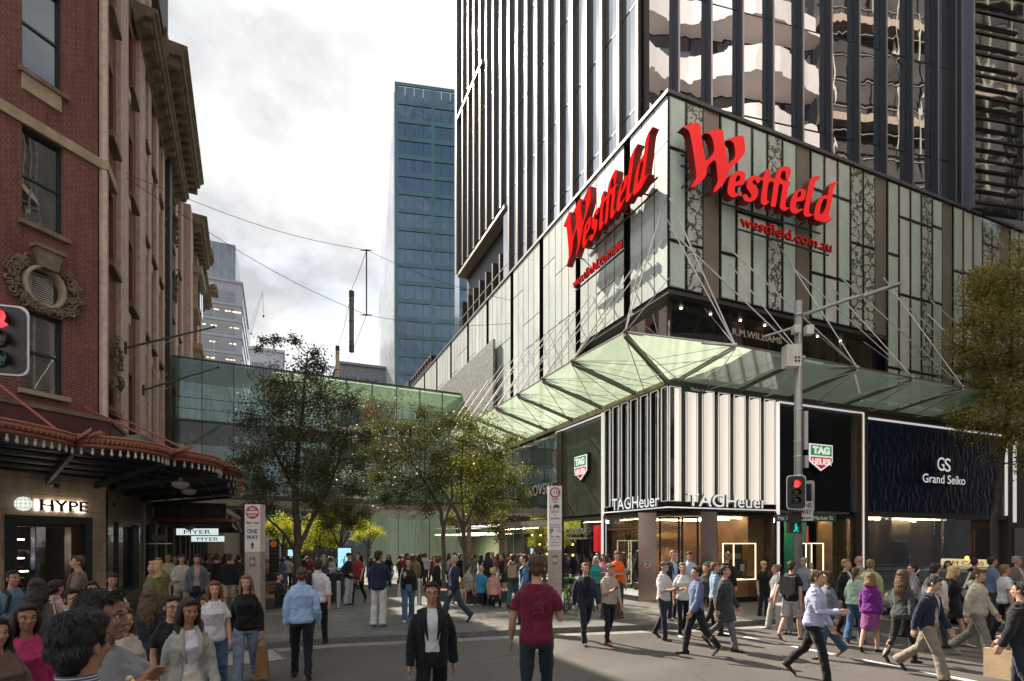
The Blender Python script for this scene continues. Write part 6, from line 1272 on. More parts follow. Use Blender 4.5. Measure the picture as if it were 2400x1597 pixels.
def tree(lab, base, trunk, clumps, d, leaf, seed, dens=1., ls=.075, group=None, trad=.12, spread=1.):
    """trunk: limbs as lists of (px,py,depth offset,radius); clumps: (px,py,r px); real positions at depth d"""
    r = random.Random(seed); x, y = base; z0 = gz(x, y); t = thing('street_tree', lab, 'tree', (x, y, z0), group)
    def at(px, py, dd=0.): v = ray(px, py); q = d + dd; return Vector((v[0] * q, v[1] * q, CH + v[2] * q))
    m = MB(); nodes = []
    for li, limb in enumerate(trunk):
        p = [at(a, b, c) for a, b, c, _ in limb]; rr = [q[3] for q in limb]
        if li == 0: p[0] = Vector((x, y, z0 - .05))
        # resample with wobble
        P_, R_ = [], []
        for i in range(len(p) - 1):
            for k in range(4): f = k / 4; P_.append(p[i].lerp(p[i + 1], f) + Vector((r.uniform(-1, 1), r.uniform(-1, 1), 0)) * rr[i] * .35 * (k > 0)); R_.append(rr[i] + (rr[i + 1] - rr[i]) * f)
        P_.append(p[-1]); R_.append(rr[-1]); m.tube(P_, R_, 8); nodes += [(q, w) for q, w in zip(P_, R_) if q.z > z0 + 1.8]
    L = []; up = Vector((0, 0, 1))
    cl = []
    for (cx, cy, cr) in clumps:
        c = at(cx, cy, r.uniform(-1, 1) * cr * d / 1295 * 1.1 * spread); cl.append((c, cr * d / 1295))
    for c, rad in cl:
        s, w = min(nodes, key=lambda q: (q[0] - c).length + abs(q[0].z - c.z) * .2); mid = s.lerp(c, .5) + Vector((r.uniform(-.2, .2), r.uniform(-.2, .2), r.uniform(0, .25))) * rad
        m.tube([s, mid, c], [min(w * .6, .045), .022, .012], 5)
        for k in range(12):
            e = c + Vector((r.gauss(0, .75), r.gauss(0, .75), r.gauss(.05, .6))) * rad; mm = c.lerp(e, .5) + Vector((r.uniform(-.15, .15),) * 3) * rad; m.tube([s.lerp(c, .8) if k % 2 else c, mm, e], [.012, .007, .004], 4)
            n = int(230 * dens * max(.05, rad ** 1.5))
            for j in range(n):
                f = r.random() ** .6; q = c.lerp(e, f) if f < .5 else mm.lerp(e, (f - .5) * 2)
                L.append(q + Vector((r.gauss(0, .26), r.gauss(0, .26), r.gauss(-.03, .2))) * max(.25, rad))
    m.build('trunk', BARK, t, uv=False, smooth=True)
    n = len(L); V = np.empty((n * 4, 3), 'f')
    for i, q in enumerate(L):
        a = Vector((r.gauss(0, 1), r.gauss(0, 1), r.gauss(-.35, .7))).normalized(); b = a.cross(Vector((r.gauss(0, 1), r.gauss(0, 1), r.gauss(0, 1)))).normalized(); s = ls * r.uniform(.6, 1.25); w = s * .27
        V[i * 4] = q; V[i * 4 + 1] = q + a * s * .5 + b * w; V[i * 4 + 2] = q + a * s; V[i * 4 + 3] = q + a * s * .5 - b * w
    me = bpy.data.meshes.new('crown'); me.vertices.add(n * 4); me.vertices.foreach_set('co', V.ravel()); me.loops.add(n * 4); me.loops.foreach_set('vertex_index', np.arange(n * 4, dtype='i')); me.polygons.add(n); me.polygons.foreach_set('loop_start', np.arange(0, n * 4, 4, dtype='i')); me.update(calc_edges=True); me.materials.append(leaf)
    o = bpy.data.objects.new('crown', me); COL.objects.link(o); o.parent = t; o.location = -Vector((x, y, z0)); return t
LF1 = leafmat('dark_leaf', (.06, .07, .026), .4); LF2 = leafmat('olive_leaf', (.1, .115, .024), .5); LF3 = leafmat('sunlit_tone_leaf', (.26, .3, .03), .55); LF4 = leafmat('autumn_olive_leaf', (.27, .25, .075), .45)  # LF3: the glow of sun through leaves is put into the leaf colour
tree('tall dark wispy tree rising above the footbridge on the left of the mall', (0.61, 19.44),
     [[(697, 1420, 0, .15), (700, 1330, 0, .13), (697, 1250, 0, .12), (692, 1150, 0, .1), (700, 1030, .2, .075), (712, 920, .1, .045), (720, 830, 0, .02), (690, 800, 0, .012), (640, 793, 0, .006)],
      [(700, 1285, 0, .08), (725, 1230, .2, .07), (765, 1160, .5, .055), (800, 1060, .8, .035), (820, 980, .9, .015)], [(694, 1295, 0, .06), (665, 1250, -.4, .045), (628, 1215, -.7, .03), (600, 1180, -.8, .015)], [(692, 1150, 0, .07), (650, 1070, -.3, .045), (615, 980, -.5, .02)]],
     [(640, 950, 60), (590, 985, 38), (690, 925, 62), (760, 935, 60), (815, 950, 45), (610, 1060, 55), (665, 1020, 62), (730, 1020, 70), (795, 1030, 60), (840, 1085, 42), (690, 1110, 62), (620, 1140, 50), (770, 1110, 60), (575, 1080, 35), (720, 868, 40), (655, 900, 40), (735, 830, 24), (690, 802, 18), (650, 795, 15), (615, 800, 12), (605, 815, 8), (760, 860, 18), (640, 1190, 38), (590, 1190, 30), (740, 1180, 40), (830, 1150, 35), (860, 1020, 28)], 18.1, LF1, 11, .75, .09)
tree('leafy tree before the canopy, its thin dark trunk behind the black suited man', (5.84, 20.25),
     [[(1043, 1400, 0, .1), (1040, 1320, 0, .09), (1040, 1240, 0, .08), (1030, 1190, .2, .065), (990, 1120, .4, .045), (950, 1060, .3, .02)], [(1040, 1235, 0, .06), (1060, 1160, .3, .045), (1050, 1060, .4, .02)]],
     [(895, 1010, 50), (945, 1000, 45), (960, 1060, 55), (1015, 1010, 48), (1020, 1070, 55), (910, 1085, 50), (970, 1125, 50), (875, 1060, 30), (1030, 1135, 40), (940, 1165, 36), (1000, 1190, 32), (880, 1120, 30), (905, 1170, 26), (1055, 985, 30), (985, 965, 24)], 20.9, LF1, 12, .8, .09, group='paired trees by the benches')
tree('leafy tree with yellow lit leaves, its slim trunk beside the wooden bench', (6.59, 19.93),
     [[(1093, 1400, 0, .09), (1090, 1310, 0, .08), (1085, 1240, 0, .075), (1070, 1200, 0, .06), (1030, 1140, -.3, .03)], [(1087, 1240, 0, .06), (1115, 1170, .2, .045), (1140, 1080, .3, .02)], [(1087, 1230, 0, .05), (1080, 1130, .2, .035), (1085, 1020, .2, .015)]],
     [(1085, 1030, 50), (1140, 1040, 52), (1180, 1085, 45), (1110, 1095, 50), (1060, 1090, 40), (1150, 1140, 48), (1205, 1130, 34), (1090, 1160, 42), (1130, 1200, 40), (1185, 1190, 36), (1225, 1170, 22), (1060, 1215, 30), (1165, 1240, 26), (1110, 1000, 30), (1195, 1030, 24), (1090, 985, 16)], 20.9, LF2, 13, .8, .09, group='paired trees by the benches')
tree('slender olive and gold tree standing on the pavement at the right edge', (24.25, 11.7),
     [[(2318, 1340, 0, .13), (2330, 1250, 0, .12), (2338, 1150, 0, .11), (2355, 1030, 0, .1), (2368, 900, 0, .075), (2372, 750, 0, .04), (2375, 640, 0, .015)], [(2362, 960, 0, .05), (2320, 880, 0, .03), (2285, 790, .2, .012)], [(2360, 1000, 0, .04), (2300, 1000, -.2, .02), (2250, 985, -.3, .01)]],
     [(2330, 655, 55), (2385, 640, 60), (2295, 690, 45), (2350, 720, 65), (2275, 750, 42), (2320, 790, 62), (2390, 770, 65), (2262, 820, 42), (2300, 860, 58), (2365, 850, 65), (2410, 880, 60), (2280, 910, 42), (2335, 930, 58), (2395, 950, 60), (2270, 975, 36), (2320, 1000, 40), (2380, 1020, 45), (2400, 600, 40), (2245, 870, 18), (2240, 985, 20), (2400, 1080, 36), (2440, 700, 60), (2440, 820, 60), (2290, 640, 18)], 20.4, LF4, 14, .62, .11)
for k, (px, d, cl, lab, lf) in enumerate(((795, 27, [(770, 1225, 30), (800, 1205, 32), (830, 1225, 28), (785, 1190, 26), (820, 1185, 28), (850, 1205, 22), (755, 1205, 22)], 'small spreading tree with thin pale limbs behind the digital panel', LF2),
        (660, 38, [(640, 1255, 26), (670, 1240, 28), (690, 1265, 22), (650, 1225, 24), (620, 1245, 18)], 'sunlit yellow green tree left of the big trunk far down the mall', LF3), (745, 40, [(725, 1255, 28), (755, 1250, 28), (780, 1265, 22), (740, 1232, 24), (770, 1230, 22), (715, 1275, 16)], 'sunlit yellow green tree right of the big trunk far down the mall', LF3), (860, 46, [(850, 1235, 22), (875, 1250, 20), (838, 1260, 16)], 'sunlit yellow green tree farthest to the right under the footbridge', LF3))):
    x, y = D(px, d); tree(lab, (x, y), [[(px, 1360, 0, .1), (px + 2, 1300, 0, .08), (px + 5, 1250, 0, .06), (px + 10, 1215, 0, .02)], [(px + 2, 1290, 0, .05), (px + 30, 1240, 0, .02)], [(px + 2, 1285, 0, .05), (px - 22, 1235, 0, .02)]], cl, d, lf, 20 + k, 1.3, .1 if d > 30 else .08)
# ================================================================ people
PEND = []; STRANDS = {}
_ct = bpy.data.textures.new('cloth_folds', 'CLOUDS'); _ct.noise_scale = .13; _ct.noise_depth = 2
_ct2 = bpy.data.textures.new('cloth_creases', 'MARBLE'); _ct2.noise_scale = .09; _ct2.turbulence = 9; _ct2.marble_type = 'SHARP'
def remesh(mb, name, m, parent, vox, sm=4, fold=0.):
    o = mb.build(name, m, parent, uv=False, local=True)
    a = o.modifiers.new('r', 'REMESH'); a.mode = 'VOXEL'; a.voxel_size = vox; a.use_smooth_shade = True
    if sm: b = o.modifiers.new('s', 'SMOOTH'); b.iterations = sm; b.factor = .5
    if fold: c = o.modifiers.new('d', 'DISPLACE'); c.texture = _ct; c.strength = fold; c.mid_level = .5; c.texture_coords = 'LOCAL'
    if fold and vox < .0125: c = o.modifiers.new('e', 'DISPLACE'); c.texture = _ct2; c.strength = .009; c.mid_level = .5; c.texture_coords = 'LOCAL'
    PEND.append(o); return o
def bake_pending():
    bpy.context.view_layer.update(); dg = bpy.context.evaluated_depsgraph_get()
    for o in PEND:
        mats = [s.material for s in o.material_slots]; me = bpy.data.meshes.new_from_object(o.evaluated_get(dg)); old = o.data; o.modifiers.clear(); o.data = me
        me.materials.clear(); [me.materials.append(x) for x in mats]; me.polygons.foreach_set('material_index', [0] * len(me.polygons)); me.polygons.foreach_set('use_smooth', [True] * len(me.polygons)); bpy.data.meshes.remove(old)
        if o.name in STRANDS: strands(o, STRANDS[o.name])
    PEND.clear()
def strands(o, n):
    """loose locks lying on the hair surface, joined to the hair mesh"""
    me = o.data; nv = len(me.vertices); r = random.Random(nv); co = np.empty(nv * 3, 'f'); me.vertices.foreach_get('co', co); co = co.reshape(-1, 3); no = np.empty(nv * 3, 'f'); me.vertices.foreach_get('normal', no); no = no.reshape(-1, 3)
    top = co[:, 2].max(); cx, cy = co[:, 0].mean(), co[:, 1].mean(); V = []; Fc = []
    for i in range(n):
        k = r.randrange(nv); p = Vector(co[k]); q = Vector(no[k])
        if q.z < -.6: continue
        d = Vector((p.x - cx, p.y - cy + .04, 0)) * (3 if p.z > top - .05 else .6) + Vector((r.gauss(0, .12), r.gauss(0, .12), -.6 if p.z < top - .04 else -.08)); d = (d - q * d.dot(q)).normalized(); s = d.cross(q) * r.uniform(.0012, .0028); L = r.uniform(.02, .045); b = len(V)
        for f, w, h in ((0, .5, .0005), (.35, 1, .0022), (.7, .8, .0024), (1, .1, .001)):
            c = p + d * L * f + q * h; V += [c - s * w, c + s * w]
        Fc += [(b + 2 * j, b + 2 * j + 1, b + 2 * j + 3, b + 2 * j + 2) for j in range(3)]
    bm = bmesh.new(); bm.from_mesh(me); vs_ = [bm.verts.new(v) for v in V]
    for f in Fc: bm.faces.new([vs_[j] for j in f])
    bm.to_mesh(me); bm.free(); me.polygons.foreach_set('use_smooth', [True] * len(me.polygons))
def cloth(c, st=None):
    k = 'cloth_%.3f_%.3f_%.3f_%s' % (*c, st)
    if k in _mc: return _mc[k]
    m, nt, b = newmat('cloth'); co = coord(nt); n = noise(nt, 12, 5, .6, co); w = noise(nt, 420, 2, .5, co)
    col = mixc(nt, ramp(nt, n, .3, .7), tuple(x * .82 for x in c), tuple(min(1, x * 1.12) for x in c))
    if st:
        s = nd(nt, 'ShaderNodeTexWave', Scale=st[1], Distortion=.4); s.bands_direction = st[2]; nt.links.new(co, s.inputs[0]); col = mixc(nt, ramp(nt, s.outputs[1], .68, .74), col, st[0])
    nt.links.new(col, b.inputs['Base Color']); b.inputs['Roughness'].default_value = .85; b.inputs['Sheen Weight'].default_value = .15; b.inputs['Specular IOR Level'].default_value = .2
    bumpn(nt, b, mathn(nt, 'ADD', mathn(nt, 'MULTIPLY', n, 1.), mathn(nt, 'MULTIPLY', w, .12)), .35, .02); _mc[k] = m; return m
SKINS = {'light': (.52, .31, .22), 'mid': (.42, .235, .15), 'tan': (.33, .175, .105), 'dark': (.16, .08, .05)}
def skin(k):
    n = 'skin_' + k
    if n in _mc: return _mc[n]
    m, nt, b = newmat(n); co = coord(nt); c = SKINS[k]; f = noise(nt, 16, 5, .6, co)
    nt.links.new(mixc(nt, ramp(nt, f, .3, .7), tuple(x * .85 for x in c), (c[0] * 1.12, c[1] * 1.02, c[2])), b.inputs['Base Color']); b.inputs['Roughness'].default_value = .62; b.inputs['Specular IOR Level'].default_value = .3; b.inputs['Subsurface Weight'].default_value = .06; b.inputs['Subsurface Radius'].default_value = (.02, .008, .004); b.inputs['Subsurface Scale'].default_value = .5; _mc[n] = m; return m
HAIRS = {'black': (.012, .01, .009), 'dbrown': (.03, .018, .011), 'brown': (.085, .045, .022), 'lbrown': (.19, .11, .055), 'blond': (.45, .3, .13), 'grey': (.32, .3, .28), 'white': (.6, .58, .54), 'red': (.17, .06, .025)}
def hairmat(k):
    n = 'hair_' + k
    if n in _mc: return _mc[n]
    m, nt, b = newmat(n); co = coord(nt); c = HAIRS[k]; f = noise(nt, 60, 4, .65, mapv(nt, co, (2.2, 2.2, .22)), .6)
    nt.links.new(mixc(nt, ramp(nt, f, .3, .7), tuple(x * .5 for x in c), tuple(min(1, x * 1.9 + .006) for x in c)), b.inputs['Base Color']); b.inputs['Roughness'].default_value = .45; b.inputs['Specular IOR Level'].default_value = .35; bumpn(nt, b, f, .9, .012); _mc[n] = m; return m
V3 = Vector
M_PROF = [(.82, .12, .1, 0), (.92, .165, .118, -.005), (1.0, .155, .11, 0), (1.1, .145, .102, .005), (1.22, .165, .112, .005), (1.32, .172, .115, 0), (1.39, .155, .098, -.006), (1.44, .112, .076, -.012), (1.475, .075, .062, -.015), (1.5, .058, .056, -.015)]
F_PROF = [(.82, .125, .105, 0), (.92, .168, .122, -.01), (1.0, .148, .108, -.005), (1.09, .122, .09, 0), (1.2, .135, .105, .012), (1.28, .142, .118, .022), (1.36, .132, .09, 0), (1.42, .094, .07, -.01), (1.455, .06, .056, -.014), (1.485, .05, .05, -.014)]
def _interp(pr, z):
    z = max(pr[0][0], min(pr[-1][0], z))
    for a, b in zip(pr, pr[1:]):
        if z <= b[0]: f = (z - a[0]) / (b[0] - a[0]); return [a[i] + (b[i] - a[i]) * f for i in range(4)]
    return list(pr[-1])
def limb(mb, pts, rad, n=12, up=lambda p: p): mb.tube([up(V3(p)) for p in pts], rad, n, round_cap=True)
class Person: pass
def make_person(S):
    """builds one figure at its own origin, facing local +Y; returns the root Empty"""
    fem = S.get('sex') == 'f'; pr = F_PROF if fem else M_PROF; bulk = S.get('bulk', 1.0); vox = S.get('vox', .011); lean = R(S.get('lean', 0)); g = S.get('gait', 0.); sit = S.get('sit')
    t = thing('person', S['label'], 'person', (0, 0, 0), S.get('group')); J = Person()
    sw = (.152 if fem else .176) * (.5 + .5 * bulk)
    hipz = .5 if sit else .93
    dz0 = hipz - .93
    def up(p):
        p = V3(p); z = p.z - .93; p = V3((p.x, p.y * math.cos(lean) + z * math.sin(lean), .93 + z * math.cos(lean) - p.y * math.sin(lean))); p.z += dz; return p
    # legs
    legs = {}; low = 9
    for s in (1, -1):
        ph = g * s; th = R(24) * ph if not sit else R(84); kb = R(8 + 26 * max(0, -ph)) if not sit else R(86); ab = R(S.get('stance', 2))
        if 'legs' in S: th, kb = R(S['legs'][0 if s > 0 else 1][0]), R(S['legs'][0 if s > 0 else 1][1])
        h = V3((s * .088, 0, .93 + dz0)); k = h + .44 * V3((s * math.sin(ab), math.sin(th), -math.cos(th))); a = k + .43 * V3((s * math.sin(ab) * .5, math.sin(th - kb), -math.cos(th - kb)))
        pit = max(0, -(th - kb)) * .9 if not sit else 0; legs[s] = (h, k, a, pit); low = min(low, a.z - .075 - math.sin(pit) * .06)
    dz = -low + dz0 if not sit else dz0
    if sit: low = 0
    for s in legs: h, k, a, pit = legs[s]; legs[s] = tuple(V3((q.x, q.y, q.z - low)) for q in (h, k, a)) + (pit,)
    # arms
    arms = {}
    for s, key in ((1, 'ra'), (-1, 'la')):
        sh = V3((s * sw, -.01, 1.382)); A = S.get(key, (-g * s * 20, 7, 14, .0))
        if isinstance(A, dict): e, w, hnd = (V3(q) for q in A['pts']); hd = (hnd - w).normalized()
        else:
            p, ab, el, inw = (list(A) + [0, 0, 0, 0])[:4]; p, ab, el = R(p), R(ab), R(el)
            ud = V3((s * math.sin(ab), math.sin(p) * math.cos(ab), -math.cos(p) * math.cos(ab))); fd = V3((s * (math.sin(ab) * .5 - inw), math.sin(p + el), -math.cos(p + el))).normalized()
            e = sh + ud * .285; w = e + fd * .255; hd = fd
        arms[s] = (sh, e, w, hd)
    hy, hp = R(S.get('head', (0, 0))[0]), R(S.get('head', (0, 0))[1]); Hm = Matrix.Rotation(hy, 3, 'Z') @ Matrix.Rotation(hp, 3, 'X'); nk = V3((0, .0, 1.52))
    hs = S.get('hs', 1.0)
    def hd_(p): p = V3(p) - nk; p = V3((p.x, p.y, p.z)) * hs; return up(Hm @ p + nk)
    sk = skin(S.get('skin', 'light'))
    # ---- body, one continuous surface
    b = MB()
    def torso(mb, gr, z0, z1, n=20, prof=pr, flare=0.):
        zs = [z0] + [q[0] for q in prof if z0 + .01 < q[0] < z1 - .01] + [z1]; rg = []
        for z in zs:
            _, hx, hy_, cy = _interp(prof, z); f = flare * max(0, 1.0 - z); k = bulk if z < 1.38 else 1
            rg.append([up((math.copysign(abs(math.cos(a)) ** .85, math.cos(a)) * (hx * k + gr + f), cy + math.copysign(abs(math.sin(a)) ** .85, math.sin(a)) * (hy_ * k * (bulk ** .6) + gr + f), z)) for a in [2 * math.pi * j / n for j in range(n)]])
        mb.rings(rg)
    torso(b, -.013, pr[0][0], pr[-1][0])
    for s in (1, -1):
        h, k, a, pit = legs[s]; b.tube([h + V3((0, 0, .02)), h.lerp(k, .5), k, k.lerp(a, .35), a], [.082, .07, .05, .054, .036], 10, round_cap=True)
        f = V3((s * .12, math.cos(pit), -math.sin(pit))).normalized(); b.tube([a + V3((0, 0, -.03)) - f * .03, a + f * .08 + V3((0, 0, -.045))], [.036, .03], 8, round_cap=True)
        sh, e, w, hd = arms[s]; m_ = .86 if fem else 1.
        limb(b, [sh + V3((-s * .03, 0, -.02)), sh.lerp(e, .5), e, e.lerp(w, .35), w], [.04 * m_, .046 * m_, .039 * m_, .042 * m_, .027 * m_], 10, up)
        # hand: palm, four fingers, thumb
        pn = V3((-s, .25, 0)); side = hd.cross(pn)
        side = (side if side.length > .1 else V3((0, 1, 0))).normalized(); 
        if side.y < 0: side = -side
        pn = side.cross(hd).normalized(); pn = pn if pn.x * s < 0 else -pn; cu = S.get('curl', .5)
        q = 1.0 if not fem else .9
        for j in range(4):
            o = side * (.031 - .021 * j) * q; base = w + hd * .085 * q + o; ln = (.072, .08, .075, .058)[j] * q; d1 = (hd + pn * cu * .5).normalized(); d2 = (hd + pn * cu * 1.5).normalized()
            limb(b, [w + hd * .01 + o * .6, w + hd * .05 * q + o * .9, base], [.016, .0155, .0125], 7, up); limb(b, [base, base + d1 * ln * .5, base + d1 * ln * .5 + d2 * ln * .5], [.0105, .0095, .0075], 7, up)
        tb = w + hd * .03 + side * .03 * q; td = (hd * .7 + side * .75 + pn * .35).normalized(); limb(b, [w + hd * .012 + side * .012, tb, tb + td * .04, tb + td * .035 + (hd + pn * .4).normalized() * .035], [.017, .016, .012, .0085], 7, up)
    b.tube([up((0, -.018, 1.44)), up((0, -.008, 1.5)), hd_((0, .004, 1.58))], [.07 if not fem else .058, .054 if not fem else .046, .054 if not fem else .047], 12)
    R3 = Matrix.Rotation(lean * -1, 3, 'X') @ Hm
    def he(mb, c, r, n=14, k=10): mb.ell(hd_(c), tuple(x * hs for x in r), n, k, rot=R3)
    he(b, (0, -.008, 1.662), (.074, .094, .088)); he(b, (0, .03, 1.606), (.058, .064, .082)); he(b, (0, .066, 1.545), (.024, .024, .02)); he(b, (0, .01, 1.565), (.056, .06, .04))
    for s in (1, -1): he(b, (s * .036, .07, 1.612), (.024, .022, .024), 8, 6); he(b, (s * .077, -.008, 1.622), (.009, .02, .03), 8, 6)
    b.tube([hd_((-.05, .074, 1.658)), hd_((-.02, .088, 1.656)), hd_((.02, .088, 1.656)), hd_((.05, .074, 1.658))], [.009, .012, .012, .009], 7, round_cap=True)
    b.tube([hd_((0, .088, 1.648)), hd_((0, .104, 1.614)), hd_((0, .107, 1.602))], [.008, .0125, .012], 8, round_cap=True)
    for s in (1, -1): he(b, (s * .012, .096, 1.6), (.009, .01, .008), 6, 5)
    b.tube([hd_((-.02, .082, 1.572)), hd_((0, .091, 1.574)), hd_((.02, .082, 1.572))], [.007, .009, .007], 6, round_cap=True)
    body = remesh(b, 'body', sk, t, S.get('bvox', min(vox, .0095) if vox < .015 else vox), 3)
    if vox < .015:
        for s in (1, -1):
            m = MB(); m.ell(hd_((s * .031, .078, 1.638)), (.0135, .009, .0085), 10, 8, rot=R3); ey = m.build('eye', _mc.setdefault('eye_white', mat('eye_white', (.5, .47, .44), .2)), t, uv=False, smooth=True, local=True)
            m = MB(); m.ell(hd_((s * .031, .0845, 1.638)), (.0065, .004, .0068), 8, 6, rot=R3); m.build('iris', mat('iris_dark', (.012, .008, .006), .15), ey, uv=False, smooth=True, local=True)
            m = MB(); m.tube([hd_((s * .014, .093, 1.66)), hd_((s * .033, .091, 1.667)), hd_((s * .052, .078, 1.661))], [.004, .005, .003], 5); m.build('eyebrow', hairmat(S.get('hair', ('short', 'dbrown'))[1] if S.get('hair', ('', ''))[0] not in ('cap', 'bald') else 'dbrown'), t, uv=False, local=True)
        m = MB(); m.tube([hd_((-.024, .0825, 1.5705)), hd_((-.01, .093, 1.572)), hd_((.01, .093, 1.572)), hd_((.024, .0825, 1.5705))], [.003, .0065, .0065, .003], 6, sy=.8); m.build('lips', mat('lips_' + S.get('skin', 'light'), tuple(x * y for x, y in zip(SKINS[S.get('skin', 'light')], (.8, .5, .5))), .4), t, uv=False, smooth=True, local=True)
    # ---- shoes
    for s in (1, -1):
        h, k, a, pit = legs[s]; m = MB(); f = V3((s * .12, math.cos(pit), -math.sin(pit))).normalized(); u = V3((0, math.sin(pit), math.cos(pit))); c = a + V3((0, 0, -.075)) if not sit else a + V3((0, 0, -.075)); sd_ = f.cross(u)
        st2 = [(-.085, .03, .07), (-.05, .036, .085), (.02, .038, .075), (.09, .044, .052), (.15, .042, .042), (.185, .028, .03)]; rg = []
        for fo, w_, hh in st2: rg.append([c + f * fo + sd_ * w_ * math.cos(q) + u * max(0, (hh * .5 + hh * .5 * math.sin(q))) for q in [2 * math.pi * j / 10 for j in range(10)]])
        m.rings(rg); sc_ = S.get('shoes', (.03, .025, .022)); m.build('shoe', cloth(sc_), t, uv=False, smooth=True, local=True)
    # ---- bottoms
    bk, bc = S.get('bottom', ('trousers', (.02, .02, .025)))[:2]; cm = cloth(bc); wide = {'trousers': (.094, .084, .068, .06, .058), 'slim': (.09, .078, .06, .055, .046), 'jeans': (.1, .092, .08, .08, .085), 'shorts': (.1, .1, .09), 'skirt': None, 'none': None}[bk]
    if bk != 'none':
        m = MB(); topz = 1.04 if fem and bk != 'skirt' else 1.0
        if bk == 'skirt':
            ln = S.get('skirt', .5); c0 = (legs[1][1] + legs[-1][1]) / 2; rg = []
            for f in (0, .3, .6, 1.): z = 1.02 - f * ln; cy = c0.y * f * .6; rg.append([up((math.cos(a) * (.15 + .05 * f), cy + math.sin(a) * (.12 + .05 * f), z)) for a in [2 * math.pi * j / 20 for j in range(20)]])
            m.rings(rg)
        else:
            torso(m, .012, .82, topz)
            for s in (1, -1):
                h, k, a, pit = legs[s]; hh = h + V3((0, 0, .02))
                if bk == 'shorts': m.tube([hh, h.lerp(k, .5), h.lerp(k, .98)], list(wide), 12)
                else: m.tube([hh, h.lerp(k, .5), k, k.lerp(a, .45), a + V3((0, 0, -.025))], [q * (bulk ** .5) for q in wide], 12)
        remesh(m, 'skirt' if bk == 'skirt' else bk if bk != 'slim' else 'trousers', cm, t, max(vox, .012), 4, .03)
    # ---- tops
    tp = S.get('top', ('tee', (.5, .5, .5))); tk, tcol = tp[0], tp[1]; tm = cloth(tcol, S.get('stripe')); m = MB(); slv = 1.; gr = .016; z0 = .87; z1 = 1.475 if not fem else 1.455; sr = (.066, .06, .052, .05, .038)
    if tk == 'tee': slv = .42; sr = (.066, .064, .068); z0 = .86
    elif tk == 'rolled': slv = .75
    elif tk in ('knit', 'hoodie'): gr = .024; z0 = .86; sr = (.072, .068, .062, .062, .05)
    elif tk == 'crop': slv = .42; z0 = 1.06; sr = (.064, .06, .064)
    elif tk in ('jacket', 'coat'): gr = .028; z0 = .84 if tk == 'jacket' else .62; sr = (.074, .07, .06, .058, .05)
    elif tk == 'puffer': gr = .045; z0 = .9; sr = (.085, .082, .078, .075, .06)
    elif tk == 'vest': gr = .035; z0 = .9; slv = 0
    elif tk == 'dress': gr = .014; slv = 1.; z0 = .62
    if tk == 'shirt' or tk == 'rolled': sr = (.069, .064, .056, .055, .042)
    inner = tp[2] if len(tp) > 2 else None; openf = tk in ('jacket', 'coat') and inner is not None and len(tp) < 4
    if z0 < .82:
        base = [(z0, pr[1][1] + .02, pr[1][2] + .02, 0)] + pr[1:]
    else: base = pr
    if openf:
        zs = [z0] + [q[0] for q in base if z0 + .01 < q[0] < z1 - .01] + [z1]; rg = []; n = 22
        for z in zs:
            _, hx, hy_, cy = _interp(base, z); k = bulk if z < 1.38 else 1
            gap = .5 + .22 * max(0, z - 1.1) * 2 + .5 * max(0, 1.0 - z) if S.get('open', 1) else .06 + max(0, z - 1.08) * 1.5
            A_ = [math.pi / 2 + gap + (2 * math.pi - 2 * gap) * j / n for j in range(n + 1)]
            o_ = [up((math.cos(a) * (hx * k + gr), cy + math.sin(a) * (hy_ * k + gr), z)) for a in A_]; i_ = [up((math.cos(a) * (hx * k - .01), cy + math.sin(a) * (hy_ * k - .01), z)) for a in A_]
            rg.append(o_ + i_[::-1])
        m.rings(rg)
    else: torso(m, gr, z0, z1, prof=base, flare=.0 if tk not in ('dress', 'coat') else .1)
    for s in (1, -1):
        sh, e, w, hd = arms[s]
        if slv == 0: continue
        if slv < .5: pts = [sh + V3((-s * .04, 0, 0)), sh.lerp(e, .4), sh.lerp(e, slv * 1.55)]; rr = sr
        elif slv < .9: pts = [sh + V3((-s * .04, 0, 0)), sh.lerp(e, .5), e, e.lerp(w, .3)]; rr = sr[:4]
        else: pts = [sh + V3((-s * .04, 0, 0)), sh.lerp(e, .5), e, e.lerp(w, .4), w + hd * .01]; rr = sr
        m.tube([up(p) for p in pts], [q * (.88 if fem else 1.) for q in rr], 12); m.tube([up((s * .04, -.014, 1.455)), up(sh + V3((-s * .035, 0, .012)))], [.045, rr[0] * .8], 10)
    if tk == 'hoodie': m.ell(up((0, -.1, 1.46)), (.11, .07, .08), 12, 8); m.ell(up((0, .09, 1.05)), (.11, .05, .07), 12, 8)
    nm = {'tee': 't_shirt', 'rolled': 'shirt', 'shirt': 'shirt', 'knit': 'jumper', 'crop': 't_shirt', 'vest': 'vest', 'puffer': 'puffer_jacket'}.get(tk, tk)
    top = remesh(m, nm, tm, t, max(vox, .0115), 4, .03 if tk != 'puffer' else .045)
    if tk in ('shirt', 'rolled', 'polo') or S.get('collar'):
        m = MB(); rg = []
        for z, k in ((1.455, .078), (1.5, .07), (1.53, .068), (1.53, .06), (1.47, .058)): rg.append([up((math.cos(a) * k, -.014 + math.sin(a) * k * .95 - .012 * (z > 1.5), z - .022 * max(0, math.sin(a)))) for a in [2 * math.pi * j / 18 for j in range(18)]])
        m.rings(rg, caps=False); m.build('collar', tm if tk != 'jacket' else cloth(inner), top, uv=False, smooth=True, local=True)
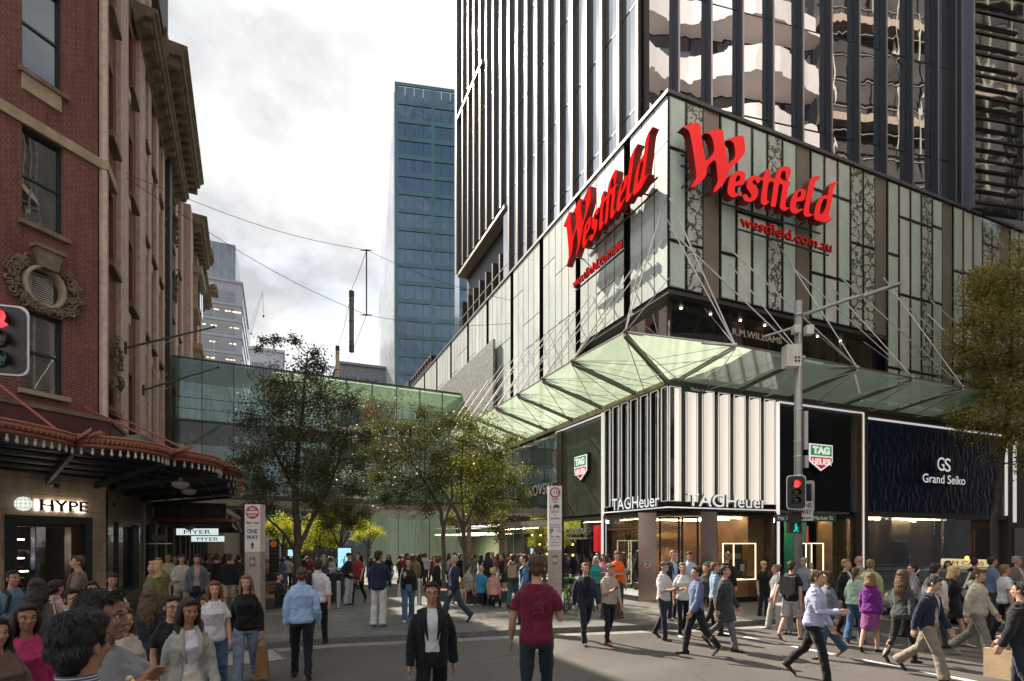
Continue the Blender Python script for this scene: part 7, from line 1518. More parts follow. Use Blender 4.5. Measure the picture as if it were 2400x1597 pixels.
    if inner is not None:
        m = MB(); torso(m, .004, .95 if tk != 'crop' else 1.05, 1.47 if not fem else 1.44); remesh(m, 'inner_shirt', cloth(inner), t, max(vox, .012), 3, .008)
        if openf and tk == 'jacket':
            for s in (1, -1):
                m = MB(); P0 = [up((s * .062, .05, 1.465)), up((s * .085, .105, 1.38)), up((s * .075, .14 * bulk, 1.25)), up((s * .05, .142 * bulk, 1.13))]; m.tube(P0, [.012, .024, .022, .006], 6, sy=.4); m.build('lapel', tm, top, uv=False, smooth=True, local=True)
    if S.get('tie'): m = MB(); m.tube([up((0, .058, 1.455)), up((0, .108, 1.39)), up((0, .128, 1.25)), up((0, .128, 1.06)), up((0, .126, 1.02))], [.014, .016, .022, .03, .004], 6, sy=.35); m.build('tie', cloth(S['tie']), t, uv=False, local=True)
    # ---- hair
    hk, hc = S.get('hair', ('short', 'dbrown')); hm = hairmat(hc) if hk not in ('cap',) else None
    m = MB()
    if hk != 'bald':
        q = .010
        if hk in ('short', 'cap', 'thick', 'bun', 'pony', 'long', 'bob', 'curly', 'mid'):
            e_ = .006 if hk in ('thick', 'long', 'bob', 'curly', 'mid') else 0
            he(m, (0, -.027, 1.688), (.079 + e_, .092 + e_, .077 + e_), 18, 12); he(m, (0, -.052, 1.635), (.072 + e_, .06 + e_, .08), 16, 10)
            m.tube([hd_((-.05, .045, 1.728)), hd_((-.01, .062, 1.742)), hd_((.05, .045, 1.728))], [.016, .02 + e_, .016], 8, round_cap=True)
            for s in (1, -1): m.tube([hd_((s * .07, .012, 1.69)), hd_((s * .073, .012, 1.64))], [.014, .006], 7, round_cap=True)
        if hk == 'thick': he(m, (0, .0, 1.72), (.076, .09, .055), 16, 10); he(m, (0, -.05, 1.6), (.066, .048, .06))
        if hk in ('long', 'mid', 'bob'):
            zl = {'long': 1.27, 'mid': 1.4, 'bob': 1.5}[hk]
            for a in np.linspace(-.35, math.pi + .35, 13):
                x, y = .084 * math.cos(a), -.02 - .075 * math.sin(a); j = rnd.uniform(-.05, .05)
                p = [hd_((x * .9, y * .9 + .0, 1.69)), hd_((x * 1.05, y - .002, 1.6)), hd_((x * 1.15, y * 1.1 - .02, 1.5))] + ([up((x * 1.35, y * 1.05 - .03 + (.045 if abs(x) > .06 else 0), (1.5 + zl) / 2)), up((x * 1.3 + j * .3, y * 1.0 - .02 + (.07 if abs(x) > .06 else 0), zl + j))] if zl < 1.48 else [])
                m.tube(p, [.022, .028, .028, .024, .01][:len(p)], 7, round_cap=True)
        if hk == 'bun': he(m, (0, -.11, 1.73), (.042, .042, .042))
        if hk == 'pony': m.tube([hd_((0, -.1, 1.7)), hd_((0, -.15, 1.64)), hd_((0, -.15, 1.5)), hd_((0, -.14, 1.42))], [.025, .035, .03, .008], 8, round_cap=True)
        if hk == 'curly':
            for k in range(60):
                a, z = rnd.uniform(0, 6.28), rnd.uniform(-.9, 1); c = (.095 * math.cos(a) * math.sqrt(1 - z * z * .8), -.035 + .1 * math.sin(a) * math.sqrt(1 - z * z * .8), 1.66 + .1 * z)
                if c[1] > .05 and c[2] < 1.72: continue
                he(m, c, (.03, .03, .03), 7, 5)
        if hk == 'cap':
            m = MB(); he(m, (0, -.012, 1.69), (.082, .1, .075), 18, 12); m.tube([hd_((-.05, .07, 1.695)), hd_((0, .115, 1.69)), hd_((.05, .07, 1.695))], [.02, .035, .02], 8, sy=.3, round_cap=True); remesh(m, 'cap', cloth(HAIRS[hc]), t, .01, 3)
        else:
            ho = remesh(m, 'hair', hm, t, max(.0085, vox * .8), 3, .012 if vox < .015 else 0)
            if vox < .012: STRANDS[ho.name] = S.get('strands', 900)
    if S.get('glasses'):
        m = MB()
        for s in (1, -1): m.tube([hd_((s * .033 + .022 * math.cos(a), .098, 1.638 + .016 * math.sin(a))) for a in np.linspace(0, 6.283, 15)], .0022, 5); m.tube([hd_((s * .055, .097, 1.642)), hd_((s * .078, .0, 1.645))], .0022, 5)
        m.tube([hd_((-.011, .1, 1.642)), hd_((.011, .1, 1.642))], .002, 5); m.build('glasses', M_DARK, t, uv=False, local=True)
    if S.get('pack'):
        m = MB(); m.prism([up((a, -.14, z)) for a, z in roundrect(0, 1.22, .28, .42, .08)], V3((0, -.14, 0))); bp = None
        t['_pack'] = 0; del t['_pack']; S['_packmesh'] = m
        m2 = MB(); [m2.tube([up((s * .1, -.13, 1.4)), up((s * .12, .0, 1.47)), up((s * .125, .12, 1.38)), up((s * .15, .08, 1.15)), up((s * .14, -.1, 1.05))], .018, 6, sx=1.6) for s in (1, -1)]; S['_packstrap'] = m2
    J.up = up; J.hd = hd_; J.arms = {s: (up(arms[s][0]), up(arms[s][1]), up(arms[s][2]), arms[s][3]) for s in arms}; J.legs = legs
    return t, J
def heading(x, y, face): return math.atan2(-y, -x) + R(face) - math.pi / 2
def put(S, x, y, z=0.):
    t, J = make_person(S); k = S.get('h', 1.75) / 1.75; t.location = (x, y, z); t.rotation_euler = (0, 0, heading(x, y, S.get('face', 0))); t.scale = (k, k, k)
    M_ = Matrix.Translation((x, y, z)) @ Matrix.Rotation(t.rotation_euler.z, 4, 'Z') @ Matrix.Scale(k, 4); J.w = lambda p: M_ @ V3(p); J.M = M_
    if S.get('pack'):
        q = thing('backpack', S['pack'], 'backpack', J.w((0, -.2, 1.0)))
        for mb, nm in ((S['_packmesh'], 'pack'), (S['_packstrap'], 'strap')): mb.v = [tuple(M_ @ V3(p)) for p in mb.v]; mb.build(nm, cloth(S.get('packc', (.02, .02, .022))), q, uv=False)
    return t, J
def bag(J, s, kind, lab, col, size=(.3, .38, .14)):
    w = J.arms[s][2] + J.arms[s][3] * .1; w = J.w(w); c = V3((w.x, w.y, w.z)); wd, h, dp = size; ax = J.M.to_3x3().normalized(); a, b = ax @ V3((0, 1, 0)), ax @ V3((1, 0, 0)); f = lambda q, o, z: tuple(c + a * q + b * o + V3((0, 0, z)))
    t = thing('shopping_bag' if kind != 'tote' else 'tote_bag', lab, 'bag', c); m = MB(); dz = -.12
    m.hexa([f(-wd * .46, -dp / 2, dz - h), f(wd * .46, -dp / 2, dz - h), f(wd * .46, dp / 2, dz - h), f(-wd * .46, dp / 2, dz - h), f(-wd / 2, -dp * .25, dz), f(wd / 2, -dp * .25, dz), f(wd / 2, dp * .25, dz), f(-wd / 2, dp * .25, dz)]); m.build('bag_body', mat('bag_%.2f' % col[0], col, .7, 0, .15, 6, .3), t)
    m = MB(); [m.tube([f(-wd * .25, o, dz), f(-wd * .2, o * .4, dz + .09), f(0, 0, .0), f(wd * .2, o * .4, dz + .09), f(wd * .25, o, dz)], .006, 5) for o in (-dp * .22, dp * .22)]; m.build('handle', mat('bag_%.2f' % col[0], col), t); return t, f, (a, b)
def held(J, s, kind, lab):
    w = J.arms[s][2] + J.arms[s][3] * .09; c = J.w(w + V3((0, .02, .02))); t = thing(kind, lab, kind, c); m = MB()
    if kind == 'cup':
        m.lathe((c.x, c.y, c.z - .03), [(.0, 0), (.028, 0), (.038, .1), (0, .1)], 14); m.build('paper_cup', mat('paper_cup', (.6, .55, .5), .6), t); m = MB(); m.lathe((c.x, c.y, c.z + .07), [(.0, 0), (.041, 0), (.041, .01), (.03, .02), (0, .02)], 14); m.build('lid', mat('cup_lid', (.05, .04, .04), .5), t)
    else:
        ax = J.M.to_3x3().normalized(); a, b = ax @ V3((0, .8, .6)), ax @ V3((1, 0, 0)); n = a.cross(b); m.hexa([c + a * i + b * j + n * k for k in (-.004, .004) for (i, j) in ((-.07, -.036), (.07, -.036), (.07, .036), (-.07, .036))]); m.build('phone_body', M_DARK, t); m = MB(); m.hexa([c + a * i + b * j - n * k for k in (.0045, .0055) for (i, j) in ((-.064, -.033), (.064, -.033), (.064, .033), (-.064, .033))]); m.build('screen', mat('phone_screen', (.05, .06, .09), .1), t)
    return t
def tote(J, s, lab, col, z=.95):
    t = thing('tote_bag', lab, 'bag', J.w((s * .26, 0, z))); m = MB(); m.hexa([J.w(p) for p in ((s * .22, -.17, z - .2), (s * .3, -.17, z - .2), (s * .3, .17, z - .2), (s * .22, .17, z - .2), (s * .235, -.19, z + .14), (s * .265, -.19, z + .14), (s * .265, .19, z + .14), (s * .235, .19, z + .14))]); m.build('bag_body', cloth(col), t, uv=False)
    m = MB(); [m.tube([J.w((s * .25, q, z + .13)), J.w((s * .215, q * .7, 1.25)), J.w((s * .165, q * .3, 1.475)), J.w((s * .16, -q * .1, 1.48))], .012, 6) for q in (-.1, .1)]; m.build('strap', cloth(col), t, uv=False); return t
BK, NV, WH, CRM, GRY, DG, KH, JN, LJN, LB = (.012, .012, .014), (.015, .02, .045), (.62, .6, .6), (.55, .48, .38), (.22, .22, .23), (.05, .052, .056), (.3, .24, .17), (.06, .1, .19), (.25, .33, .45), (.3, .42, .62)
SW = dict(curl=.6)
def at(px, d, road=None):
    x, y = D(px, d); return x, y, (ROADZ if y < 11.8 else gz(x, y)) if road is None else road
PP = []
def pp(px, d, label, face, h, **S):
    x, y, z = at(px, d, S.pop('zz', None)); S.update(label=label, face=face, h=h); S.setdefault('vox', .0105 if d < 12 else .0125); t, J = put(S, x, y, z); PP.append(J); return J
# ---- the two men waiting at the near kerb
j = pp(190, 2.15, 'man in a navy and white striped shirt seen from behind, nearest to the viewer', 150, 1.8, zz=0., vox=.009, top=('tee', (.1, .095, .15)), stripe=((.6, .58, .6), 26, 'Z'), collar=True, bottom=('trousers', (.03, .03, .04)), hair=('thick', 'black'), skin='mid', head=(-14, 0), glasses=True, bulk=1.08, hs=.97, strands=6000)
j = pp(240, 2.72, 'man in a grey polo shirt with crossed arms turned to the right', 52, 1.83, zz=0., vox=.008, top=('tee', (.24, .24, .26)), collar=True, bottom=('trousers', (.04, .04, .05)), hair=('short', 'black'), skin='tan', head=(14, 0), bulk=1.12, hs=1.0, curl=.7, strands=5000, bvox=.0048,
       ra={'pts': [(.26, .06, 1.25), (.02, .2, 1.33), (-.12, .17, 1.36)]}, la={'pts': [(-.26, .06, 1.24), (-.02, .235, 1.28), (.12, .19, 1.3)]})
t = thing('wristwatch', 'gold wristwatch on the wrist of the man with crossed arms', 'watch', j.arms[1][2]); m = MB(); q = j.arms[1]; w = q[2].lerp(q[1], .12); d = (q[2] - q[1]).normalized(); s1 = d.cross(V3((0, 0, 1))).normalized(); s2 = s1.cross(d)
m.tube([j.w(w + (s1 * math.cos(a) + s2 * math.sin(a)) * .036) for a in np.linspace(0, 6.283, 21)], .008, 6); m.build('strap', mat('gold_band', (.5, .33, .1), .3, .9), t, uv=False); m = MB(); m.ell(j.w(w + s2 * .038 - s1 * .012), (.018, .018, .018)); m.build('dial', mat('watch_dial', (.6, .5, .35), .3), t, uv=False)
# ---- left crowd walking towards the viewer
pp(62, 4.75, 'woman in a magenta jumper and white trousers with long dark hair', 12, 1.68, sex='f', top=('knit', (.42, .035, .13)), bottom=('trousers', (.6, .57, .54)), hair=('long', 'dbrown'), skin='tan', gait=.5)
pp(-8, 4.3, 'dark haired woman in a brown top half cut by the left edge', 20, 1.62, sex='f', top=('knit', (.14, .08, .06)), bottom=('jeans', JN), hair=('long', 'black'), skin='mid', gait=.4)
pp(30, 8.6, 'man in a blue grey shirt wearing a backpack by the stone doorway', 35, 1.77, top=('tee', (.1, .17, .23)), bottom=('jeans', JN), hair=('short', 'black'), skin='mid', pack='black backpack on the man in a blue grey shirt by the doorway', gait=.5)
j = pp(88, 7.6, 'brown haired woman from behind in a taupe top with a cream tote', 165, 1.72, sex='f', top=('knit', (.11, .085, .07)), bottom=('jeans', DG), hair=('long', 'dbrown'), gait=.6); tote(j, 1, 'cream canvas tote on the shoulder of the woman in a taupe top', (.5, .46, .4))
pp(132, 8.0, 'person in a pale pink shirt walking behind the woman with the cream tote', 140, 1.66, sex='f', top=('shirt', (.55, .32, .34)), bottom=('slim', DG), hair=('short', 'dbrown'), gait=.5)
pp(170, 6.4, 'man in a navy suit, blue shirt and glasses behind the waiting men', 25, 1.66, top=('jacket', NV, (.3, .42, .62)), bottom=('trousers', NV), hair=('short', 'black'), skin='mid', glasses=True, open=0, collar=True, gait=.3)
pp(216, 8.4, 'dark haired woman with sunglasses peering over the waiting men', 10, 1.6, sex='f', top=('knit', DG), bottom=('slim', BK), hair=('mid', 'dbrown'), skin='mid', glasses=True)
pp(262, 9.3, 'woman in a white t-shirt looking at her phone by the stone corner', 25, 1.68, sex='f', top=('tee', WH), bottom=('jeans', LJN), hair=('bun', 'dbrown'), skin='mid', la=(15, 5, 95, .3), head=(-10, -12))
pp(182, 10.5, 'tall man in a tan jacket hurrying left past the shop doorway', -85, 1.86, top=('jacket', (.16, .11, .085), (.05, .05, .08)), bottom=('trousers', NV), hair=('short', 'brown'), gait=.9)
pp(290, 5.2, 'person in a cream coat hidden behind the man with crossed arms', 30, 1.58, sex='f', top=('coat', (.5, .44, .36)), bottom=('slim', DG), hair=('long', 'brown'))
j = pp(352, 6.6, 'woman in black with very long brown hair carrying a large black shopping bag', 160, 1.66, sex='f', top=('jacket', (.02, .024, .035)), bottom=('jeans', (.12, .17, .26)), hair=('long', 'brown'), gait=.5); bag(j, -1, 'paper', 'large glossy black shopping bag carried by the woman in black', (.012, .014, .013), (.48, .36, .14))
j = pp(402, 5.9, 'woman in a black top and glasses holding a takeaway cup', 25, 1.62, sex='f', top=('tee', (.014, .013, .014)), bottom=('jeans', JN), hair=('bun', 'dbrown'), glasses=True, la=(20, 5, 95, .25), ra=(0, 8, 20)); held(j, -1, 'cup', 'white takeaway cup held by the woman in a black top and glasses')
pp(443, 5.35, 'woman in a pale grey jacket, white crop top and cream trousers striding forward', 12, 1.68, sex='f', top=('jacket', (.34, .33, .3), (.62, .6, .63)), bottom=('jeans', (.58, .53, .45)), hair=('mid', 'dbrown'), skin='tan', gait=.7, head=(6, -6))
pp(486, 8.3, 'young girl in a pink, blue and yellow t-shirt and jeans looking down', -25, 1.42, sex='f', top=('tee', (.5, .16, .26)), stripe=((.1, .22, .5), 5, 'Z'), bottom=('jeans', (.12, .2, .36)), hair=('long', 'brown'), head=(-15, -18), shoes=(.1, .09, .08), gait=.3)
pp(503, 7.9, 'young woman in a white t-shirt with straight auburn hair facing the viewer', 0, 1.64, sex='f', top=('tee', (.6, .57, .58)), bottom=('jeans', (.1, .17, .3)), hair=('long', 'red'), gait=.3)
j = pp(577, 8.75, 'woman in a black hoodie and ripped light jeans carrying a brown paper bag', -8, 1.68, sex='f', top=('hoodie', (.011, .011, .013)), bottom=('jeans', (.26, .33, .43)), hair=('long', 'lbrown'), shoes=(.5, .48, .45), gait=.45, la=(4, 12, 8), ra=(-6, 12, 8)); bag(j, -1, 'paper', 'tall brown kraft paper bag carried by the woman in a black hoodie', (.3, .155, .07), (.36, .52, .2))
# ---- further left group under the awning
for a in ((372, 12.5, 'young man in an olive t-shirt under the awning', 10, 1.72, dict(top=('tee', (.14, .13, .05)), hair=('short', 'lbrown'))), (394, 15.5, 'bearded man in a pale yellow top among the group under the awning', 5, 1.76, dict(top=('knit', (.4, .34, .2)), hair=('short', 'dbrown'), skin='tan')),
          (426, 14.2, 'young man in a beige printed jumper looking at his hands', 8, 1.76, dict(top=('knit', (.4, .36, .3)), hair=('thick', 'black'), skin='mid', ra=(15, 4, 80, .3), la=(15, 4, 80, .3), bottom=('trousers', (.3, .28, .26)))), (462, 13.6, 'man in a grey open jacket over a beige top under the awning', -6, 1.76, dict(top=('jacket', (.1, .11, .12), (.3, .24, .2)), hair=('thick', 'black'), skin='mid')),
          (410, 18, 'man in dark clothes with swept hair behind the beige jumper', 0, 1.74, dict(top=('tee', BK))), (440, 19, 'woman with sunglasses in dark clothes between two young men', 0, 1.64, dict(sex='f', top=('knit', DG), hair=('mid', 'black'), glasses=True)),
          (508, 16.5, 'man from behind in a plain black t-shirt near the hanging signs', 175, 1.74, dict(top=('tee', BK), bottom=('trousers', BK))), (537, 15.8, 'man from behind in a black jumper and beige shorts', 172, 1.74, dict(top=('knit', BK), bottom=('shorts', (.36, .3, .23)), hair=('short', 'dbrown'))),
          (485, 21, 'person in a grey green jacket further under the awning', 160, 1.74, dict(top=('jacket', (.07, .08, .07)))), (560, 21, 'person in a dark grey coat in front of the left pylon', 170, 1.76, dict(top=('coat', DG))), (522, 24, 'person in a blue denim jacket under the second awning', 10, 1.7, dict(top=('jacket', (.07, .1, .16)))), (360, 10.5, 'person in olive with blond hair turned to the wall', -60, 1.7, dict(sex='f', top=('knit', (.12, .11, .05)), hair=('mid', 'blond')))):
    pp(a[0], a[1], a[2], a[3], a[4], gait=rnd.uniform(-.5, .5), **a[5])
# ---- middle
pp(707, 9.1, 'broad man from behind in a light blue shirt and black trousers', 176, 1.79, top=('shirt', (.34, .48, .72)), bottom=('trousers', (.012, .013, .02)), hair=('short', 'brown'), gait=-.45, bulk=1.12, skin='light', ra=(-8, 10, 30))
j = pp(746, 11.2, 'man from behind in a white shirt carrying a black jacket over his shoulder', 170, 1.73, top=('rolled', (.62, .56, .6)), bottom=('trousers', (.012, .012, .018)), hair=('short', 'dbrown'), gait=.5, la=(30, 12, 130, .1))
t = thing('folded_jacket', 'black jacket slung over the shoulder of the man in a white shirt', 'jacket', j.w((-.16, -.1, 1.3))); m = MB(); m.tube([j.w(p) for p in ((-.17, .06, 1.38), (-.18, -.02, 1.47), (-.19, -.12, 1.42), (-.2, -.16, 1.2), (-.2, -.15, .98))], [.06, .07, .09, .1, .08], 12, round_cap=True); m.build('cloth', cloth((.014, .014, .02)), t, uv=False, smooth=True)
pp(818, 18.6, 'man in a black jumper, cap and pale jeans standing with a hand on his hip', 60, 1.74, top=('knit', (.012, .014, .02)), bottom=('jeans', (.38, .42, .45)), hair=('cap', 'black'), ra=(-15, 35, 80, .6), skin='mid')
pp(838, 19.6, 'person in dark clothes walking close behind the man in a cap', -30, 1.78, top=('tee', (.3, .03, .04)), bottom=('trousers', BK), gait=.6)
j = pp(888, 13.7, 'man from behind in a navy jacket and white trousers', 160, 1.84, top=('jacket', (.012, .022, .05)), bottom=('jeans', (.56, .54, .55)), hair=('thick', 'black'), skin='mid', shoes=(.14, .2, .3), ra=(20, 6, 80, .1), head=(-25, 0)); held(j, 1, 'cup', 'pale cup held by the man in a navy jacket')
j = pp(957, 14.6, 'smiling woman in a black blazer and wide jeans with a coffee', 5, 1.64, sex='f', top=('jacket', BK, (.02, .02, .02)), bottom=('jeans', (.09, .16, .26)), hair=('pony', 'dbrown'), shoes=WH, ra=(22, 6, 100, .2), gait=.4); held(j, 1, 'cup', 'white coffee cup held up by the woman in a black blazer'); tote(j, 1, 'white canvas tote on the arm of the woman in a black blazer', WH, .9)
pp(1023, 15.5, 'curly haired woman in black just behind the black suited man', -70, 1.68, sex='f', top=('jacket', BK), bottom=('jeans', DG), hair=('curly', 'brown'))
pp(1063, 14.2, 'grey haired man in a navy jacket walking left past the trees', -60, 1.76, top=('jacket', NV, (.3, .3, .33)), bottom=('jeans', (.04, .06, .1)), hair=('short', 'grey'), gait=.8, pack=None)
pp(1012, 6.25, 'man in an open black suit and white shirt striding towards the viewer', 4, 1.76, top=('jacket', (.009, .009, .01), (.62, .6, .62)), bottom=('trousers', (.009, .009, .01)), hair=('short', 'dbrown'), skin='mid', gait=.55, glasses=True, ra=(6, 10, 12), la=(-8, 10, 14), vox=.0095)
j = pp(1258, 6.35, 'man from behind in a maroon t-shirt with a gold print and dark jeans', 178, 1.97, zz=-.05, top=('tee', (.15, .012, .035)), bottom=('slim', (.016, .026, .036)), hair=('short', 'brown'), skin='light', gait=.35, la=(10, 14, 16), ra=(8, 14, 95, .2), vox=.0095)
t = thing('shirt_print', 'faded gold print on the back of the maroon t-shirt', 'print', j.w((.03, -.16, 1.25))); m = MB(); r2 = random.Random(8)
for k in range(26): a = r2.uniform(0, 6.28); q = r2.uniform(.01, .07); p = (.03 + q * math.cos(a), -.137 - .0 * k, 1.24 + q * math.sin(a) * 1.2); m.tube([j.w(p), j.w((p[0] + .02 * math.cos(a * 3), p[1] - .001, p[2] + .02 * math.sin(a * 3)))], .003, 4)
m.build('gold_print', mat('faded_gold', (.22, .1, .05), .8), t, uv=False)
# seated people on the benches
for a in ((1128, 17.9, 'seated man from behind in a bright blue t-shirt', 150, 1.76, dict(top=('tee', (.03, .22, .36)), hair=('bald', 'grey'), bottom=('jeans', NV))), (1157, 17.4, 'seated blonde woman from behind in a pink blouse', 165, 1.68, dict(sex='f', top=('shirt', (.5, .26, .22)), hair=('curly', 'blond'), bottom=('slim', NV))),
          (1098, 18.6, 'seated man in a grey t-shirt facing the tables', 120, 1.76, dict(top=('tee', (.28, .29, .26)), hair=('short', 'dbrown'))), (1060, 18.2, 'seated person in white with bare legs beside the walking grey haired man', 60, 1.72, dict(top=('tee', WH), bottom=('shorts', (.3, .3, .3)))), (654, 15.0, 'seated woman in black on the dark bench behind the left pylon', 75, 1.66, dict(sex='f', top=('knit', BK), bottom=('slim', BK), hair=('bun', 'black'), shoes=WH, la=(20, 4, 80, .2), ra=(20, 4, 80, .2)))):
    pp(a[0], a[1], a[2], a[3], a[4], sit=True, **a[5])
for a in ((1175, 21, 'woman in a black dress walking past the clothing shop', -60, 1.7, dict(sex='f', top=('dress', BK), hair=('pony', 'dbrown'), bottom=('none', BK))), (1203, 17.5, 'person with a beige backpack in front of the glass shopfront', 170, 1.66, dict(top=('jacket', DG), bottom=('jeans', (.04, .1, .11)), hair=('short', 'black'), pack='beige backpack on the person in front of the glass shopfront', packc=(.3, .25, .15))), (1228, 13.9, 'man in a blue denim jacket looking left beside the maroon t-shirt', -80, 1.76, dict(top=('jacket', (.07, .16, .27), (.5, .5, .5)), hair=('short', 'black'), pack='navy backpack on the man in a blue denim jacket', packc=NV))):
    pp(a[0], a[1], a[2], a[3], a[4], gait=.4, **a[5])
# ---- right of the pylon
pp(1372, 12.1, 'man in a navy suit and black shirt walking with long strides', 20, 1.78, top=('jacket', NV, (.012,) * 3), bottom=('trousers', (.016, .018, .03)), hair=('short', 'brown'), gait=.85)
j = pp(1428, 12.0, 'man in a beige shirt and black trousers looking at his phone', 35, 1.74, top=('rolled', (.4, .33, .27)), bottom=('slim', BK), hair=('short', 'brown'), gait=.4, ra=(22, 5, 85, .2), head=(10, -18), shoes=(.2, .05, .03)); held(j, 1, 'phone', 'phone held by the man in a beige shirt')
pp(1446, 15.3, 'worker in an orange high visibility vest over black looking down', 10, 1.82, top=('vest', (.75, .12, .02)), bottom=('trousers', DG), hair=('short', 'dbrown'), head=(0, -18), ra=(15, 5, 80, .2), collar=False)
pp(1397, 17.0, 'white haired woman in a teal cardigan by the dark shop window', 20, 1.62, sex='f', top=('knit', (.03, .28, .28)), bottom=('slim', DG), hair=('bob', 'white'))
pp(1414, 19.0, 'person in a pink top near the mall side shop window', -20, 1.65, sex='f', top=('tee', (.55, .2, .25)), hair=('mid', 'brown'))
j = pp(1555, 12.6, 'man in a white shirt and navy trousers reading something while crossing', 55, 1.76, top=('rolled', (.6, .59, .62)), bottom=('trousers', (.02, .024, .045)), hair=('short', 'dbrown'), gait=.5, ra=(22, 5, 75, .1), la=(22, 5, 75, .1), head=(0, -14)); held(j, 1, 'phone', 'phone held by the man in a white shirt and navy trousers')
pp(1578, 14.8, 'man in a navy suit with a grey beard standing by the shop entrance', 30, 1.84, top=('jacket', NV, (.33, .45, .66)), bottom=('trousers', NV), hair=('short', 'lbrown'), gait=.2)
pp(1600, 13.0, 'woman in a white t-shirt and black trousers crossing the road', 20, 1.72, sex='f', top=('tee', WH), bottom=('slim', BK), hair=('bun', 'brown'), shoes=WH, gait=.5)
pp(1616, 15.0, 'dark haired man with glasses in a pale blue shirt by the entrance', 15, 1.8, top=('shirt', (.42, .46, .6)), bottom=('trousers', DG), hair=('thick', 'black'), glasses=True, gait=.3)
pp(1632, 10.9, 'man in a blue grey patterned shirt and dark trousers walking left', -70, 1.74, top=('shirt', (.12, .15, .27)), bottom=('trousers', (.015, .016, .025)), hair=('short', 'black'), gait=.7)
pp(1654, 14.0, 'woman in dark clothes behind the man in a grey coat', -20, 1.66, sex='f', top=('knit', DG), hair=('short', 'brown'), bottom=('slim', BK), gait=.5)
pp(1700, 11.4, 'man in a dark grey coat and grey trousers passing the shop window', 75, 1.75, top=('coat', (.045, .048, .05)), bottom=('trousers', (.13, .13, .14)), hair=('short', 'dbrown'), gait=.8)
pp(1676, 13.2, 'person in a pale blue shirt half hidden by the dark grey coat', 100, 1.72, top=('rolled', (.2, .3, .42)), hair=('short', 'brown'), gait=.5)
pp(1704, 15.4, 'short haired person by the shop window with the photo display', 150, 1.76, top=('jacket', BK), hair=('short', 'lbrown'))
pp(1818, 14.0, 'woman in a white top and pale wide trousers walking left', -75, 1.64, sex='f', top=('shirt', (.64, .6, .6)), bottom=('jeans', (.36, .36, .33)), hair=('bun', 'lbrown'), gait=.6, shoes=WH)
pp(1856, 12.6, 'man in a black top and grey shorts with a backpack pulling a suitcase', 155, 1.78, top=('tee', BK), bottom=('shorts', (.4, .36, .34)), hair=('short', 'dbrown'), gait=.6, pack='dark grey backpack on the man in grey shorts', packc=(.05, .05, .055), la=(-20, 18, 5), shoes=(.2, .2, .22))
pp(1884, 15.0, 'man in a grey cap behind the lamp pole base', -30, 1.78, top=('tee', (.2, .25, .3)), hair=('cap', 'grey'))
pp(1908, 8.9, 'large man in a pale lilac shirt and black trousers striding right', 78, 1.78, top=('shirt', (.4, .42, .6)), bottom=('trousers', (.011, .011, .012)), hair=('short', 'brown'), gait=.75, bulk=1.1, ra=(25, 8, 75, .2), lean=4)
pp(1938, 10.6, 'woman with dark hair in a grey top and blue jeans behind the lilac shirt', -60, 1.66, sex='f', top=('knit', (.16, .17, .22)), bottom=('jeans', (.04, .09, .17)), hair=('mid', 'dbrown'), gait=-.7, shoes=(.06, .03, .02))
pp(1984, 13.0, 'man in a white shirt and black vest with a bag strap', 60, 1.8, top=('jacket', BK, (.5, .54, .62)), bottom=('trousers', BK), hair=('short', 'lbrown'), gait=.4)
pp(2013, 14.5, 'bald headed tall man behind the man in a black vest', -120, 1.84, top=('shirt', (.4, .36, .3)), hair=('bald', 'grey'))
pp(2040, 13.0, 'man from behind in a pale olive shirt beside the purple jumper', 170, 1.8, top=('shirt', (.36, .36, .2)), bottom=('trousers', KH), hair=('short', 'lbrown'), gait=.4)
pp(2006, 12.2, 'woman from behind in a mint green puffer jacket and jeans', 160, 1.64, sex='f', top=('puffer', (.34, .46, .38)), bottom=('jeans', (.04, .1, .2)), hair=('pony', 'brown'), shoes=(.28, .13, .05), gait=.3)
pp(2040, 11.2, 'woman in a purple jumper and patterned purple skirt', 165, 1.58, sex='f', top=('knit', (.16, .02, .2)), bottom=('skirt', (.24, .06, .2)), skirt=.5, hair=('bob', 'lbrown'), shoes=BK, gait=.4)
pp(2116, 10.2, 'woman with long chestnut hair in a dark grey coat and black trousers', 150, 1.7, sex='f', top=('jacket', (.05, .055, .055)), bottom=('slim', (.014, .014, .018)), hair=('long', 'brown'), gait=.6)
j = pp(2176, 9.0, 'man in a navy jacket over a checked shirt and khaki trousers striding right', 70, 1.7, top=('jacket', (.016, .022, .045), (.5, .46, .5)), bottom=('jeans', (.24, .2, .16)), hair=('short', 'black'), gait=.9, lean=5, head=(0, -15))
pp(2192, 11.6, 'man in a plain white shirt and dark trousers seen from behind the khaki trousers', 150, 1.76, top=('shirt', (.6, .54, .54)), bottom=('trousers', DG), hair=('short', 'dbrown'), gait=.5)
pp(2236, 12.0, 'blonde woman in a black dress with bare legs walking right', 80, 1.7, sex='f', top=('dress', BK), bottom=('none', BK), hair=('bob', 'blond'), gait=.8, shoes=(.5, .4, .36))
pp(2292, 10.5, 'young man in a cream hoodie and grey sweatpants walking right', 70, 1.72, top=('hoodie', (.44, .4, .33)), bottom=('jeans', (.2, .18, .16)), hair=('short', 'brown'), gait=.8, shoes=(.5, .36, .3), head=(0, -10))
pp(2326, 14.0, 'man in a steel blue shirt in front of the brown doorway', 120, 1.82, top=('shirt', (.16, .2, .33)), hair=('short', 'dbrown'), bottom=('trousers', DG))
pp(2356, 12.3, 'man in a bright white t-shirt near the right edge', 120, 1.7, top=('tee', (.66, .64, .66)), bottom=('trousers', BK), hair=('short', 'lbrown'), gait=.3)
pp(2384, 14.5, 'bald man with a white collar behind the white t-shirt', 60, 1.82, top=('jacket', (.2, .15, .13), WH), hair=('short', 'grey'))
